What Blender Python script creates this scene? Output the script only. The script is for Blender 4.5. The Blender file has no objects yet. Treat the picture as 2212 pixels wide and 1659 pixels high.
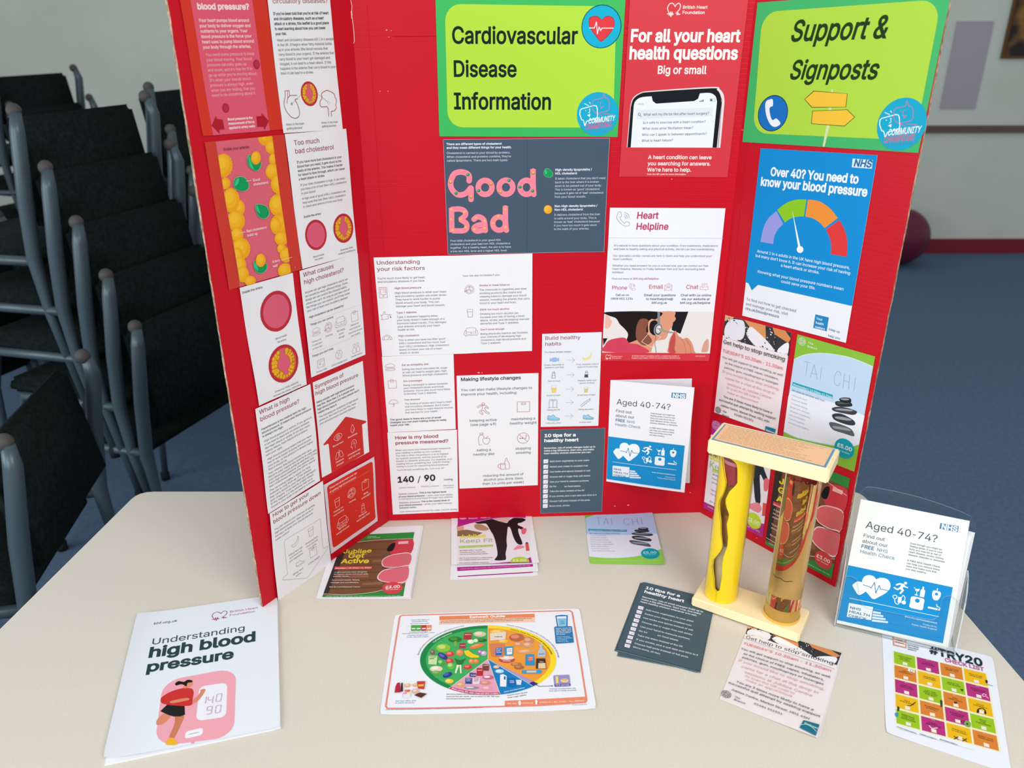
import bpy, bmesh, math, random, os
import numpy as np
from mathutils import Vector, Matrix
from mathutils.geometry import tessellate_polygon
random.seed(7)
sc = bpy.context.scene
COL = sc.collection
# ------------------------------------------------------------------ camera
W, H = 2212, 1659
FPX, PITCH, ROLL, EYE = 1759.84, math.radians(23.908), math.radians(-0.122), 884.5   # eye height in mm above the table
TZ = 730.0                                                                           # table top above the floor, mm
FW = np.array([0, math.cos(PITCH), -math.sin(PITCH)])
_u = np.array([0, math.sin(PITCH), math.cos(PITCH)]); _r = np.array([1.0, 0, 0])
RT = _r*math.cos(ROLL)+_u*math.sin(ROLL); UP = -_r*math.sin(ROLL)+_u*math.cos(ROLL)
EYEP = np.array([0, 0, EYE])
cd = bpy.data.cameras.new('camera'); cam = bpy.data.objects.new('camera', cd); COL.objects.link(cam)
cd.sensor_width = 36; cd.lens = FPX/W*36; cd.clip_start = .02; cd.clip_end = 60
M = Matrix.Identity(4)
for i in range(3):
    M[i][0] = RT[i]; M[i][1] = UP[i]; M[i][2] = -FW[i]
M[0][3], M[1][3], M[2][3] = 0, 0, (EYE+TZ)/1000
cam.matrix_world = M
sc.camera = cam
cd.dof.use_dof = True; cd.dof.focus_distance = 1.34; cd.dof.aperture_fstop = cd.lens/6.0
# ------------------------------------------------------------------ world, light, exposure
wd = bpy.data.worlds.new('world'); sc.world = wd; wd.use_nodes = True
wd.node_tree.nodes['Background'].inputs[0].default_value = (.86, .93, 1, 1)
wd.node_tree.nodes['Background'].inputs[1].default_value = .5
def area(name, loc, aim, sx, sy, e, col):
    l = bpy.data.lights.new(name, 'AREA'); l.shape = 'RECTANGLE'; l.size = sx; l.size_y = sy; l.energy = e; l.color = col
    o = bpy.data.objects.new(name, l); COL.objects.link(o); o.location = loc
    o.rotation_euler = (Vector(aim)-Vector(loc)).to_track_quat('-Z', 'Y').to_euler(); return o
area('window_light', (-1.7, -1.5, 2.0), (.2, 1.2, .95), 1.6, 1.4, 53, (.92, .97, 1))
area('side_window_light', (-3.3, .35, 1.75), (.5, 1.15, 1.2), 2.0, 1.5, 44, (.9, .95, 1))
area('ceiling_light', (1.0, -.5, 2.6), (0, 1.2, .95), 1.3, 1.0, 39, (1, .98, .96))
sc.view_settings.view_transform = 'Standard'; sc.view_settings.look = 'None'
sc.view_settings.gamma = 1; sc.view_settings.exposure = 0.0; sc.view_settings.use_curve_mapping = False
sc.cycles.use_denoising = True
sc.cycles.max_bounces = 10; sc.cycles.transparent_max_bounces = 16
# ------------------------------------------------------------------ helpers
def lin(h, k=1.0):
    v = [int(h[i:i+2], 16)/255 for i in (0, 2, 4)]
    return tuple(((c/12.92) if c <= .04045 else ((c+.055)/1.055)**2.4)*k for c in v)+(1,)
MATS = {}
def mat(name, h, rough=.6, spec=.3, k=1.0, **kw):
    if name in MATS: return MATS[name]
    m = bpy.data.materials.new(name); m.use_nodes = True; b = m.node_tree.nodes['Principled BSDF']
    b.inputs['Base Color'].default_value = lin(h, k); b.inputs['Roughness'].default_value = rough
    b.inputs['Specular IOR Level'].default_value = spec
    for q, v in kw.items(): b.inputs[q].default_value = v
    MATS[name] = m; return m
def ink(h): return mat('ink_'+h, h, .55, .12, .88)
def noisy(m, h1, h2, scale=8, det=4, stretch=(1, 1, 1), bump=0, lo=.35, hi=.65, dist=.001):
    t = m.node_tree; N = t.nodes; b = N['Principled BSDF']
    tc = N.new('ShaderNodeTexCoord'); mp = N.new('ShaderNodeMapping'); mp.inputs['Scale'].default_value = stretch
    n = N.new('ShaderNodeTexNoise'); n.inputs['Scale'].default_value = scale; n.inputs['Detail'].default_value = det
    r = N.new('ShaderNodeValToRGB'); r.color_ramp.elements[0].position = lo; r.color_ramp.elements[1].position = hi
    r.color_ramp.elements[0].color = lin(h1); r.color_ramp.elements[1].color = lin(h2)
    t.links.new(tc.outputs['Object'], mp.inputs[0]); t.links.new(mp.outputs[0], n.inputs['Vector'])
    t.links.new(n.outputs['Fac'], r.inputs[0]); t.links.new(r.outputs[0], b.inputs['Base Color'])
    if bump:
        bp = N.new('ShaderNodeBump'); bp.inputs['Strength'].default_value = bump; bp.inputs['Distance'].default_value = dist
        t.links.new(n.outputs['Fac'], bp.inputs['Height']); t.links.new(bp.outputs[0], b.inputs['Normal'])
    return m
def Wm(P):
    P = np.asarray(P, float); q = P/1000.0
    if q.ndim == 1: q = q.copy(); q[2] += TZ/1000
    else: q = q.copy(); q[:, 2] += TZ/1000
    return q
def link(name, verts, faces, mats, idx=None, parent=None, smooth=False, origin=None):
    """verts in world metres -> one mesh object, its origin at `origin`"""
    me = bpy.data.meshes.new(name)
    v = np.asarray(verts, float)
    o = np.zeros(3) if origin is None else np.asarray(origin, float)
    me.from_pydata((v-o).tolist(), [], faces)
    for m in (mats if isinstance(mats, (list, tuple)) else [mats]): me.materials.append(m)
    if idx is not None: me.polygons.foreach_set('material_index', idx)
    if smooth: me.polygons.foreach_set('use_smooth', [True]*len(me.polygons))
    me.update()
    ob = bpy.data.objects.new(name, me); COL.objects.link(ob)
    if parent is not None:
        ob.parent = parent; q, w = parent, Vector((0, 0, 0))
        while q is not None: w += q.location; q = q.parent
        ob.location = Vector(o)-w
    else: ob.location = o
    return ob
def bm_link(name, bm, m, parent=None, smooth=False, origin=None):
    v = [tuple(x.co) for x in bm.verts]; bm.verts.index_update(); f = [[q.index for q in x.verts] for x in bm.faces]
    ix = [x.material_index for x in bm.faces]; bm.free()
    return link(name, v, f, m, ix, parent, smooth, origin)
def tag(o, label=None, cat=None, group=None, kind=None):
    for k, v in (('label', label), ('category', cat), ('group', group), ('kind', kind)):
        if v: o[k] = v
    return o
def empty(name, loc):
    o = bpy.data.objects.new(name, None); COL.objects.link(o); o.location = loc; o.empty_display_size = .05; return o
def box(bm, lo, hi, mi=0, bev=0, M4=None):
    r = bmesh.ops.create_cube(bm, size=1)
    lo, hi = np.array(lo, float), np.array(hi, float)
    for v in r['verts']: v.co = Vector(((v.co.x+.5)*(hi[0]-lo[0])+lo[0], (v.co.y+.5)*(hi[1]-lo[1])+lo[1], (v.co.z+.5)*(hi[2]-lo[2])+lo[2]))
    vs = r['verts']
    if bev:
        es = list({e for v in vs for e in v.link_edges})
        q = bmesh.ops.bevel(bm, geom=es, offset=bev, segments=3, affect='EDGES'); vs = list({v for f in q['faces'] for v in f.verts} | {v for v in vs if v.is_valid})
    if M4 is not None:
        for v in vs: v.co = M4 @ v.co
    for f in {f for v in vs for f in v.link_faces}: f.material_index = mi
def tube(bm, pts, r, n=10, cap=True, mi=0):
    pts = [Vector(p) for p in pts]; rings = []
    for i, p in enumerate(pts):
        d = (pts[min(i+1, len(pts)-1)]-pts[max(i-1, 0)]).normalized()
        a = d.orthogonal().normalized() if i == 0 else (a0-d*a0.dot(d)).normalized()
        a0 = a; b = d.cross(a); rr = r[i] if isinstance(r, (list, tuple)) else r
        rings.append([bm.verts.new(p+(a*math.cos(t)+b*math.sin(t))*rr) for t in [2*math.pi*k/n for k in range(n)]])
    for A, B in zip(rings, rings[1:]):
        for k in range(n): bm.faces.new((A[k], A[(k+1) % n], B[(k+1) % n], B[k])).material_index = mi
    if cap: bm.faces.new(rings[0][::-1]).material_index = mi; bm.faces.new(rings[-1]).material_index = mi
# ------------------------------------------------------------------ seeing where a photographed point lies on a real plane
def ray(x, y): return FW*FPX+RT*(x-W/2)-UP*(y-H/2)
class Plane:
    def __init__(s, A, u, v):
        s.A, s.u, s.v = map(lambda q: np.array(q, float), (A, u, v)); s.n = np.cross(s.u, s.v)
        if s.n @ (EYEP-s.A) < 0: s.n = -s.n
    def st(s, x, y):
        d = ray(x, y); P = EYEP+d*(((s.A-EYEP) @ s.n)/(d @ s.n))-s.A; return np.array([P @ s.u, P @ s.v])
def onz(x, y, z=0):
    d = ray(x, y); return EYEP+d*((z-EYE)/d[2])
TABLE = Plane((0, 0, 0), (1, 0, 0), (0, 1, 0))
cA, cB, cC, cD = onz(568, 1315), onz(841, 1125), onz(1512, 1107), onz(1804, 1269)
def vplane(a, b): return Plane(a, (b-a)/np.linalg.norm(b-a), (0, 0, 1))
LEFT, MID, RIGHT = vplane(cA, cB), vplane(cB, cC), vplane(cC, cD)
# ------------------------------------------------------------------ glyphs
_fp = os.path.join(bpy.utils.system_resource('DATAFILES', path='fonts') or '', 'Inter.woff2')
try: FONT = bpy.data.fonts.load(_fp)
except Exception: FONT = None
CH = [chr(c) for c in range(33, 127)]+['£', '’', '‘', '–', '—', '©', '•', 'é']
WT = {'l': (0, 1), 'r': (0, 1), 'm': (.008, 1), 'b': (.017, 1), 'L': (0, 4), 'R': (.003, 4), 'B': (.018, 4), 'X': (.030, 4)}
GL, ADV = {}, {}
from mathutils.geometry import delaunay_2d_cdt
def bez(sp, res):
    n = len(sp.bezier_points); out = []
    for i in range(n):
        a, b = sp.bezier_points[i], sp.bezier_points[(i+1) % n]
        p0, p1, p2, p3 = [np.array(q[:2]) for q in (a.co, a.handle_right, b.handle_left, b.co)]
        st = abs(np.cross(p1-p0, p3-p0))+abs(np.cross(p2-p0, p3-p0)) < 1e-5
        k = 1 if st else res
        for j in range(k):
            t = j/k; q = p0*(1-t)**3+3*p1*t*(1-t)**2+3*p2*t*t*(1-t)+p3*t**3
            if not out or np.linalg.norm(q-out[-1]) > 1e-4: out.append(q)
    if len(out) > 1 and np.linalg.norm(out[0]-out[-1]) < 1e-4: out.pop()
    return out
def wind(cons, C):
    P = np.vstack([np.array(c) for c in cons]); Q = np.vstack([np.roll(np.array(c), -1, 0) for c in cons])
    cx, cy = C[:, 0:1], C[:, 1:2]; up = (P[:, 1] <= cy) & (Q[:, 1] > cy); dn = (P[:, 1] > cy) & (Q[:, 1] <= cy)
    cr = (Q[:, 0]-P[:, 0])*(cy-P[:, 1])-(cx-P[:, 0])*(Q[:, 1]-P[:, 1])
    return (up & (cr > 0)).sum(1)-(dn & (cr < 0)).sum(1)
def ccw(c):
    c = np.array(c); x, y = c[:, 0], c[:, 1]; return c if (x*np.roll(y, -1)-y*np.roll(x, -1)).sum() > 0 else c[::-1]
def fill(cons, extra=(), eps=1e-6):
    """triangles covered by the outlines (non-zero rule) or by the extra pieces, as one clean layer"""
    V, E = [], []
    for c in list(cons)+list(extra):
        n = len(V); V += [Vector((float(q[0]), float(q[1]))) for q in c]; E += [(n+i, n+(i+1) % len(c)) for i in range(len(c))]
    if not V: return np.zeros((0, 2)), []
    v, e, f, *_ = delaunay_2d_cdt(V, E, [], 0, eps)
    v = np.array([q[:] for q in v]); vi = np.array([q[:] for q in V]); lo, hi = vi.min(0)-1e-4, vi.max(0)+1e-4
    okv = ((v >= lo) & (v <= hi)).all(1); f = [tuple(t) for t in f if len(t) > 2 and all(okv[q] for q in t)]
    if not f: return v, []
    C = np.array([v[list(t)].mean(0) for t in f]); w = np.zeros(len(f), bool)
    if len(cons): w |= wind(cons, C) != 0
    if len(extra): w |= wind([ccw(c) for c in extra], C) != 0
    return v, [t for t, k in zip(f, w) if k]
def make_glyphs():
    tmp = []
    def mk(body):
        cu = bpy.data.curves.new('glyph', 'FONT'); cu.body = body; cu.resolution_u = 1
        if FONT: cu.font = FONT
        o = bpy.data.objects.new('glyph', cu); COL.objects.link(o); tmp.append(o); return o
    w1 = {c: mk(c) for c in CH}; w2 = {c: mk(c+c) for c in CH}; sp = mk('H H')
    dg = bpy.context.evaluated_depsgraph_get()
    def mx(o):
        m = o.evaluated_get(dg).to_mesh(); v = max((q.co.x for q in m.vertices), default=0); o.evaluated_get(dg).to_mesh_clear(); return v
    for c in CH: ADV[c] = mx(w2[c])-mx(w1[c])
    ADV[' '] = mx(sp)-mx(w1['H'])-ADV['H']
    for c in CH:
        cu = w1[c].to_curve(dg)
        for res in (1, 4):
            cons = [q for q in (bez(s_, res) for s_ in cu.splines) if len(q) > 2]
            for w, (off, r) in WT.items():
                if r != res: continue
                cs = cons
                if off:
                    area = lambda P: float((P[:, 0]*np.roll(P[:, 1], -1)-P[:, 1]*np.roll(P[:, 0], -1)).sum())
                    cs = []; sg = np.sign(max((area(np.array(q)) for q in cons), key=abs)) if cons else 1
                    for co in cons:
                        P = np.array(co); d1 = P-np.roll(P, 1, 0); d2 = np.roll(P, -1, 0)-P
                        d1 /= np.linalg.norm(d1, axis=1)[:, None]; d2 /= np.linalg.norm(d2, axis=1)[:, None]
                        n1, n2 = np.c_[d1[:, 1], -d1[:, 0]], np.c_[d2[:, 1], -d2[:, 0]]; m = n1+n2; dd = np.maximum(.35, 1+(n1*n2).sum(1))
                        cs.append(P+sg*off*m/dd[:, None])
                GL[(w, c)] = fill(cs, (), 1e-5)
        w1[c].to_curve_clear()
    for o in tmp:
        c = o.data; bpy.data.objects.remove(o); bpy.data.curves.remove(c)
make_glyphs()
for w_ in WT: GL[(w_, '-')][0][:, 0] *= .72
ADV['-'] *= .72
def twid(s): return sum(ADV.get(c, .3) for c in s)
# ------------------------------------------------------------------ homography
def homog(src, dst):
    A = []
    for (x, y), (u, v) in zip(src, dst):
        A += [[x, y, 1, 0, 0, 0, -u*x, -u*y, -u], [0, 0, 0, x, y, 1, -v*x, -v*y, -v]]
    return np.linalg.svd(np.array(A, float))[2][-1].reshape(3, 3)
def happ(Hm, P):
    P = np.atleast_2d(P); q = np.c_[P, np.ones(len(P))] @ Hm.T; return q[:, :2]/q[:, 2:]
PAPER = mat('paper', 'f3f2f4', .5, .3, .86)
SHEETS = []
class Sheet:
    """a printed sheet lying on a plane: paper mesh + printing as parts"""
    def __init__(s, name, plane, view, quad, label, cat, col='f3f2f4', h=.3, th=.25, disp=None, group=None, nx=18, ny=22, paper=None, rnd=0):
        s.name, s.pl, s.h, s.th, s.disp = name, plane, h, th, disp or (lambda a, b: 0*a)
        s.view(*view); px = [s.tp(*q) for q in quad]
        pq = [plane.st(*q) for q in px]
        d = lambda a, b: np.linalg.norm(pq[a]-pq[b])
        s.w, s.hh = (d(0, 1)+d(3, 2))/2, (d(0, 3)+d(1, 2))/2
        rect = [(0, 0), (s.w, 0), (s.w, s.hh), (0, s.hh)]
        s.Hst = homog(rect, pq); s.Hinv = np.linalg.inv(s.Hst)
        s.z = .14; s.parts = {}; s.cur = 'printing'; s.bk = 0
        c = happ(s.Hst, [(s.w/2, s.hh/2)])[0]; s.org = Wm(s.pl.A+s.pl.u*c[0]+s.pl.v*c[1])
        # paper body
        xs, ys = np.linspace(0, 1, nx+1), np.linspace(0, 1, ny+1)
        G = np.array([(a*s.w, b*s.hh) for b in ys for a in xs])
        if rnd:
            for q in G:
                for cx, cy in ((0, 0), (1, 0), (1, 1), (0, 1)):
                    ex, ey = cx*s.w, cy*s.hh; ix, iy = (ex+(rnd if cx == 0 else -rnd)), (ey+(rnd if cy == 0 else -rnd))
                    if (q[0]-ix)*(1 if cx else -1) > 0 and (q[1]-iy)*(1 if cy else -1) > 0:
                        v = q-np.array([ix, iy]); L = np.linalg.norm(v)
                        if L > rnd: q[:] = np.array([ix, iy])+v/L*rnd
        n = len(G); top = s.w3(G, 0); bot = s.w3(G, -th)
        F = []; w = nx+1
        for j in range(ny):
            for i in range(nx):
                a = j*w+i; F += [(a, a+1, a+w+1, a+w), (n+a, n+a+w, n+a+w+1, n+a+1)]
        rim = list(range(nx+1))+[j*w+nx for j in range(1, ny+1)]+[ny*w+i for i in range(nx-1, -1, -1)]+[j*w for j in range(ny-1, 0, -1)]
        m_ = len(rim); base = 2*n; F += [(base+i, base+m_+i, base+m_+(i+1) % m_, base+(i+1) % m_) for i in range(m_)]
        top, bot = np.r_[top, bot], np.r_[top[rim], bot[rim]]
        pm = paper or (PAPER if col == 'f3f2f4' else mat('paper_'+col, col, .5, .3, .86))
        s.ob = link(name, np.r_[top, bot], F, pm, None, None, True, s.org)
        tag(s.ob, label, cat, group); SHEETS.append(s)
    def view(s, x0, y0, k): s.v0 = (x0, y0, k)
    def tp(s, x, y): return s.v0[0]+x/s.v0[2], s.v0[1]+y/s.v0[2]
    def st(s, x, y):
        q = happ(s.Hinv, [s.pl.st(*s.tp(x, y))])[0]; return q
    def w3(s, G, z):
        G = np.atleast_2d(G); c = happ(s.Hst, G); d = s.disp(G[:, 0]/s.w, G[:, 1]/s.hh)+s.h+s.th+z
        return Wm(s.pl.A+np.outer(c[:, 0], s.pl.u)+np.outer(c[:, 1], s.pl.v)+np.outer(d, s.pl.n))
    def part(s, n): s.cur = n; s.bk += 1; return s
    def nb(s):
        if s.cur in ('lettering', 'icon', 'colour_box', 'tick_box', 'arrow', 'blood_cell', 'yellow_globule', 'green_globule', 'ruled_line', 'phone_lettering', 'emblem_lettering', 'food_picture', 'pointer_line', 'figure', 'heading_letter'): s.bk += 1
    def add(s, V3, F, m):
        p = s.parts.setdefault((s.cur, s.bk), dict(v=[], f=[], i=[], m=[], n=0))
        if m not in p['m']: p['m'].append(m)
        k = p['m'].index(m); n = p['n']
        p['v'].append(V3); p['f'] += [tuple(a+n for a in f) for f in F]; p['i'] += [k]*len(F); p['n'] += len(V3)
    def stpoly(s, P, col, dz=None, sub=True):
        """P in sheet mm"""
        m = col if not isinstance(col, str) else ink(col)
        P = [tuple(q) for q in P]
        T = tessellate_polygon([[Vector((a, b, 0)) for a, b in P]])
        if not T: return
        flat = max(abs(a[0]-b[0])+abs(a[1]-b[1]) for a in P[:1] for b in P) > 12
        if flat and sub:
            bm = bmesh.new(); vs = [bm.verts.new((a, b, 0)) for a, b in P]
            for t in T:
                try: bm.faces.new([vs[k] for k in t])
                except ValueError: pass
            for _ in range(6):
                es = [e for e in bm.edges if e.calc_length() > 9]
                if not es: break
                bmesh.ops.subdivide_edges(bm, edges=es, cuts=1); bmesh.ops.triangulate(bm, faces=bm.faces[:])
            bm.verts.index_update(); P = [(v.co.x, v.co.y) for v in bm.verts]; T = [[v.index for v in f.verts] for f in bm.faces]; bm.free()
        if dz is None: s.z += .02; dz = s.z
        s.add(s.w3(np.array(P), dz), T, m)
    def poly(s, P, col, dz=None): s.stpoly([s.st(*q) for q in P], col, dz)
    def curve(s, P, col, dz=None, n=6, closed=True):
        s.poly(smooth(P, n, closed), col, dz)
    def ell(s, cx, cy, rx, ry, col, rot=0, n=28, dz=None, a0=0, a1=360, ry2=None):
        c, r = math.cos(math.radians(rot)), math.sin(math.radians(rot)); P = []
        for k in range(n+1 if a1-a0 < 360 else n):
            t = math.radians(a0+(a1-a0)*k/n); x, y = rx*math.cos(t), ry*math.sin(t); P.append((cx+x*c-y*r, cy+x*r+y*c))
        s.poly(P, col, dz)
    def circ(s, cx, cy, xe, col, n=36, dz=None, ay=1):
        c = s.st(cx, cy); r = s.mmx(cx, cy, xe); s.stpoly([(c[0]+r*math.cos(2*math.pi*k/n), c[1]+r*ay*math.sin(2*math.pi*k/n)) for k in range(n)], col, dz)
    def mmx(s, x, y, xe):
        """length in sheet mm from (x,y) along the text direction until view x reaches xe"""
        a = s.st(x, y); lo = 0.0
        def px(L):
            c = happ(s.Hst, [(a[0]+L, a[1])])[0]; P = s.pl.A+s.pl.u*c[0]+s.pl.v*c[1]-EYEP
            return (W/2+FPX*(P @ RT)/(P @ FW)-s.v0[0])*s.v0[2]
        L = 1.0
        for _ in range(12):
            f = px(L)-xe; g = (px(L+.5)-px(L))/.5; L -= f/g
        return abs(L)
    def mmy(s, x, y, ye):
        a = s.st(x, y); L = 1.0
        def py(L):
            c = happ(s.Hst, [(a[0], a[1]+L)])[0]; P = s.pl.A+s.pl.u*c[0]+s.pl.v*c[1]-EYEP
            return (H/2-FPX*(P @ UP)/(P @ FW)-s.v0[1])*s.v0[2]
        for _ in range(12):
            f = py(L)-ye; g = (py(L+.5)-py(L))/.5; L -= f/g
        return abs(L)
    def line(s, P, wmm, col, closed=False, dz=None, sm=0):
        if sm: P = smooth(P, sm, closed)
        s.stline([s.st(*q) for q in P], wmm, col, closed, dz)
    def stline(s, Q, wmm, col, closed=False, dz=None):
        m = ink(col) if isinstance(col, str) else col
        Q = [np.array(q) for q in Q]
        if closed: Q = Q+[Q[0]]
        ex = []
        for i, (a, b) in enumerate(zip(Q, Q[1:])):
            L = np.linalg.norm(b-a)
            if L < 1e-6: continue
            nseg = max(1, int(L/9)); d = (b-a)/L; nn = np.array([-d[1], d[0]])*wmm/2; e = d*wmm*.35*(wmm < 2)
            for k in range(nseg):
                p0, p1 = a+(b-a)*k/nseg-(e if k == 0 else 0), a+(b-a)*(k+1)/nseg+(e if k == nseg-1 else 0)
                ex.append(np.array([p0-nn, p1-nn, p1+nn, p0+nn]))
            if wmm >= 2 and (i or closed): ex.append(np.array([a+wmm/2*np.array([math.cos(t*math.pi/6), math.sin(t*math.pi/6)]) for t in range(12)]))
        if not ex: return
        if len(ex) == 1: V, F = ex[0], [(0, 1, 2, 3)]
        else: V, F = fill([], ex, 1e-6)
        if dz is None: dz = s.z+.06
        s.add(s.w3(np.array(V), dz), F, m)
    def t(s, txt, x, y, xe, dy=0, c='33383d', w='r', al='l', sx=None, it=0, wave=0, dz=None, rot=0, sz=None):
        """lines split at |; (x,y) first baseline start (or centre for al='c'), xe = view x of the right end of the longest line, dy = line spacing in view px"""
        L = [q.replace('\x01', '|') for q in txt.split('|')]; big = max(twid(q) for q in L)
        if al == 'c': wid = 2*s.mmx(x, y, xe)
        else: wid = s.mmx(x, y, xe)
        st0 = s.st(x, y); sp = s.mmy(x, y, y+dy*(len(L)-1))/(len(L)-1) if len(L) > 1 else 0
        kx = wid/big                       # mm per glyph unit
        ky = kx/(sx or 1.0)
        if sp and ky*.84 > sp*.97: ky = sp*.97/.84
        if sp and sx is None and ky < sp*.62/.84*.9: ky = max(ky, sp*.62/.84)
        V, F, n = [], [], 0
        cr, sr = math.cos(math.radians(rot)), math.sin(math.radians(rot))
        for li, q in enumerate(L):
            ww = twid(q)*kx; ox = -ww/2 if al == 'c' else (-ww if al == 'r' else 0); oy = sp*li
            for ci, ch in enumerate(q):
                if ch != ' ' and (w, ch) in GL:
                    gv, gf = GL[(w, ch)]
                    gx = ox+gv[:, 0]*kx+it*gv[:, 1]*ky; gy = oy-gv[:, 1]*ky
                    if wave: gy = gy+wave*math.sin(ci*1.7)
                    V.append(np.c_[st0[0]+gx*cr-gy*sr, st0[1]+gx*sr+gy*cr]); F += [tuple(a+n for a in f) for f in gf]; n += len(gv)
                ox += ADV.get(ch, .3)*kx
        if V: s.nb(); s.add(s.w3(np.vstack(V), s.z+.12 if dz is None else dz), F, ink(c))
    def icon(s, name, cx, cy, ex, col, lw=.35, fill=None, mirror=False, part=None):
        """icon library drawn in a unit box; ex = view x of its right extreme"""
        r = s.mmx(cx, cy, ex); c = s.st(cx, cy); old = s.cur
        if part: s.cur = part
        s.nb()
        f = lambda P: [(c[0]+(-q[0] if mirror else q[0])*r, c[1]-q[1]*r) for q in P]
        for it in ICON[name]:
            k = it[0]
            if k == 'l': s.stline(f(it[1]), lw, col, len(it) > 2)
            elif k == 's': s.stline(f(smooth(it[1], 5, len(it) > 2)), lw, col, len(it) > 2)
            elif k == 'c': s.stline(f([(it[1]+it[3]*math.cos(a*math.pi/9), it[2]+it[3]*math.sin(a*math.pi/9)) for a in range(18)]), lw, col, True)
            elif k == 'f': s.stpoly(f(it[1]), fill or col, s.z+.01)
            elif k == 'd': s.stpoly(f([(it[1]+it[3]*math.cos(a*math.pi/9), it[2]+it[3]*math.sin(a*math.pi/9)) for a in range(18)]), it[4] if len(it) > 4 else (fill or col), s.z+(.025 if len(it) > 4 else .01))
            elif k == 'g': s.stpoly(f(smooth(it[1], 5, True)), fill or col, s.z+.01)
        s.cur = old
    def rrect(s, quad, rmm, col, dz=None, n=6):
        Q = [s.st(*q) for q in quad]; P = []
        for i in range(4):
            a, b, c = Q[i-1], Q[i], Q[(i+1) % 4]; u = (a-b)/np.linalg.norm(a-b); v = (c-b)/np.linalg.norm(c-b)
            for k in range(n+1):
                t = math.pi/2*k/n; P.append(b+u*rmm*(1-math.sin(t))+v*rmm*(1-math.cos(t)))
        s.stpoly(P, col, dz)
    def finish(s):
        for n, p in s.parts.items():
            link(n[0], np.vstack(p['v']), p['f'], p['m'], p['i'], s.ob, False, s.org)
def smooth(P, n=6, closed=True):
    P = [np.array(q, float) for q in P]; N = len(P); out = []
    for i in range(N if closed else N-1):
        p0, p1, p2, p3 = (P[(i-1) % N] if closed or i > 0 else P[i]), P[i], P[(i+1) % N], (P[(i+2) % N] if closed or i+2 < N else P[(i+1) % N])
        for k in range(n):
            t = k/n; out.append(.5*((2*p1)+(-p0+p2)*t+(2*p0-5*p1+4*p2-p3)*t*t+(-p0+3*p1-3*p2+p3)*t**3))
    if not closed: out.append(P[-1])
    return [tuple(q) for q in out]
def heart(cx=0, cy=0, r=1):
    return [(cx+r*q[0], cy+r*q[1]) for q in [(0, .55), (.12, .78), (.35, .95), (.6, .95), (.85, .78), (.95, .45), (.85, .1), (.6, -.25), (.3, -.6), (0, -.95), (-.3, -.6), (-.6, -.25), (-.85, .1), (-.95, .45), (-.85, .78), (-.6, .95), (-.35, .95), (-.12, .78)]]
B = [(-.9, 0), (-.9, .8), (.9, .8), (.9, -.8), (-.9, -.8)]
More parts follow.
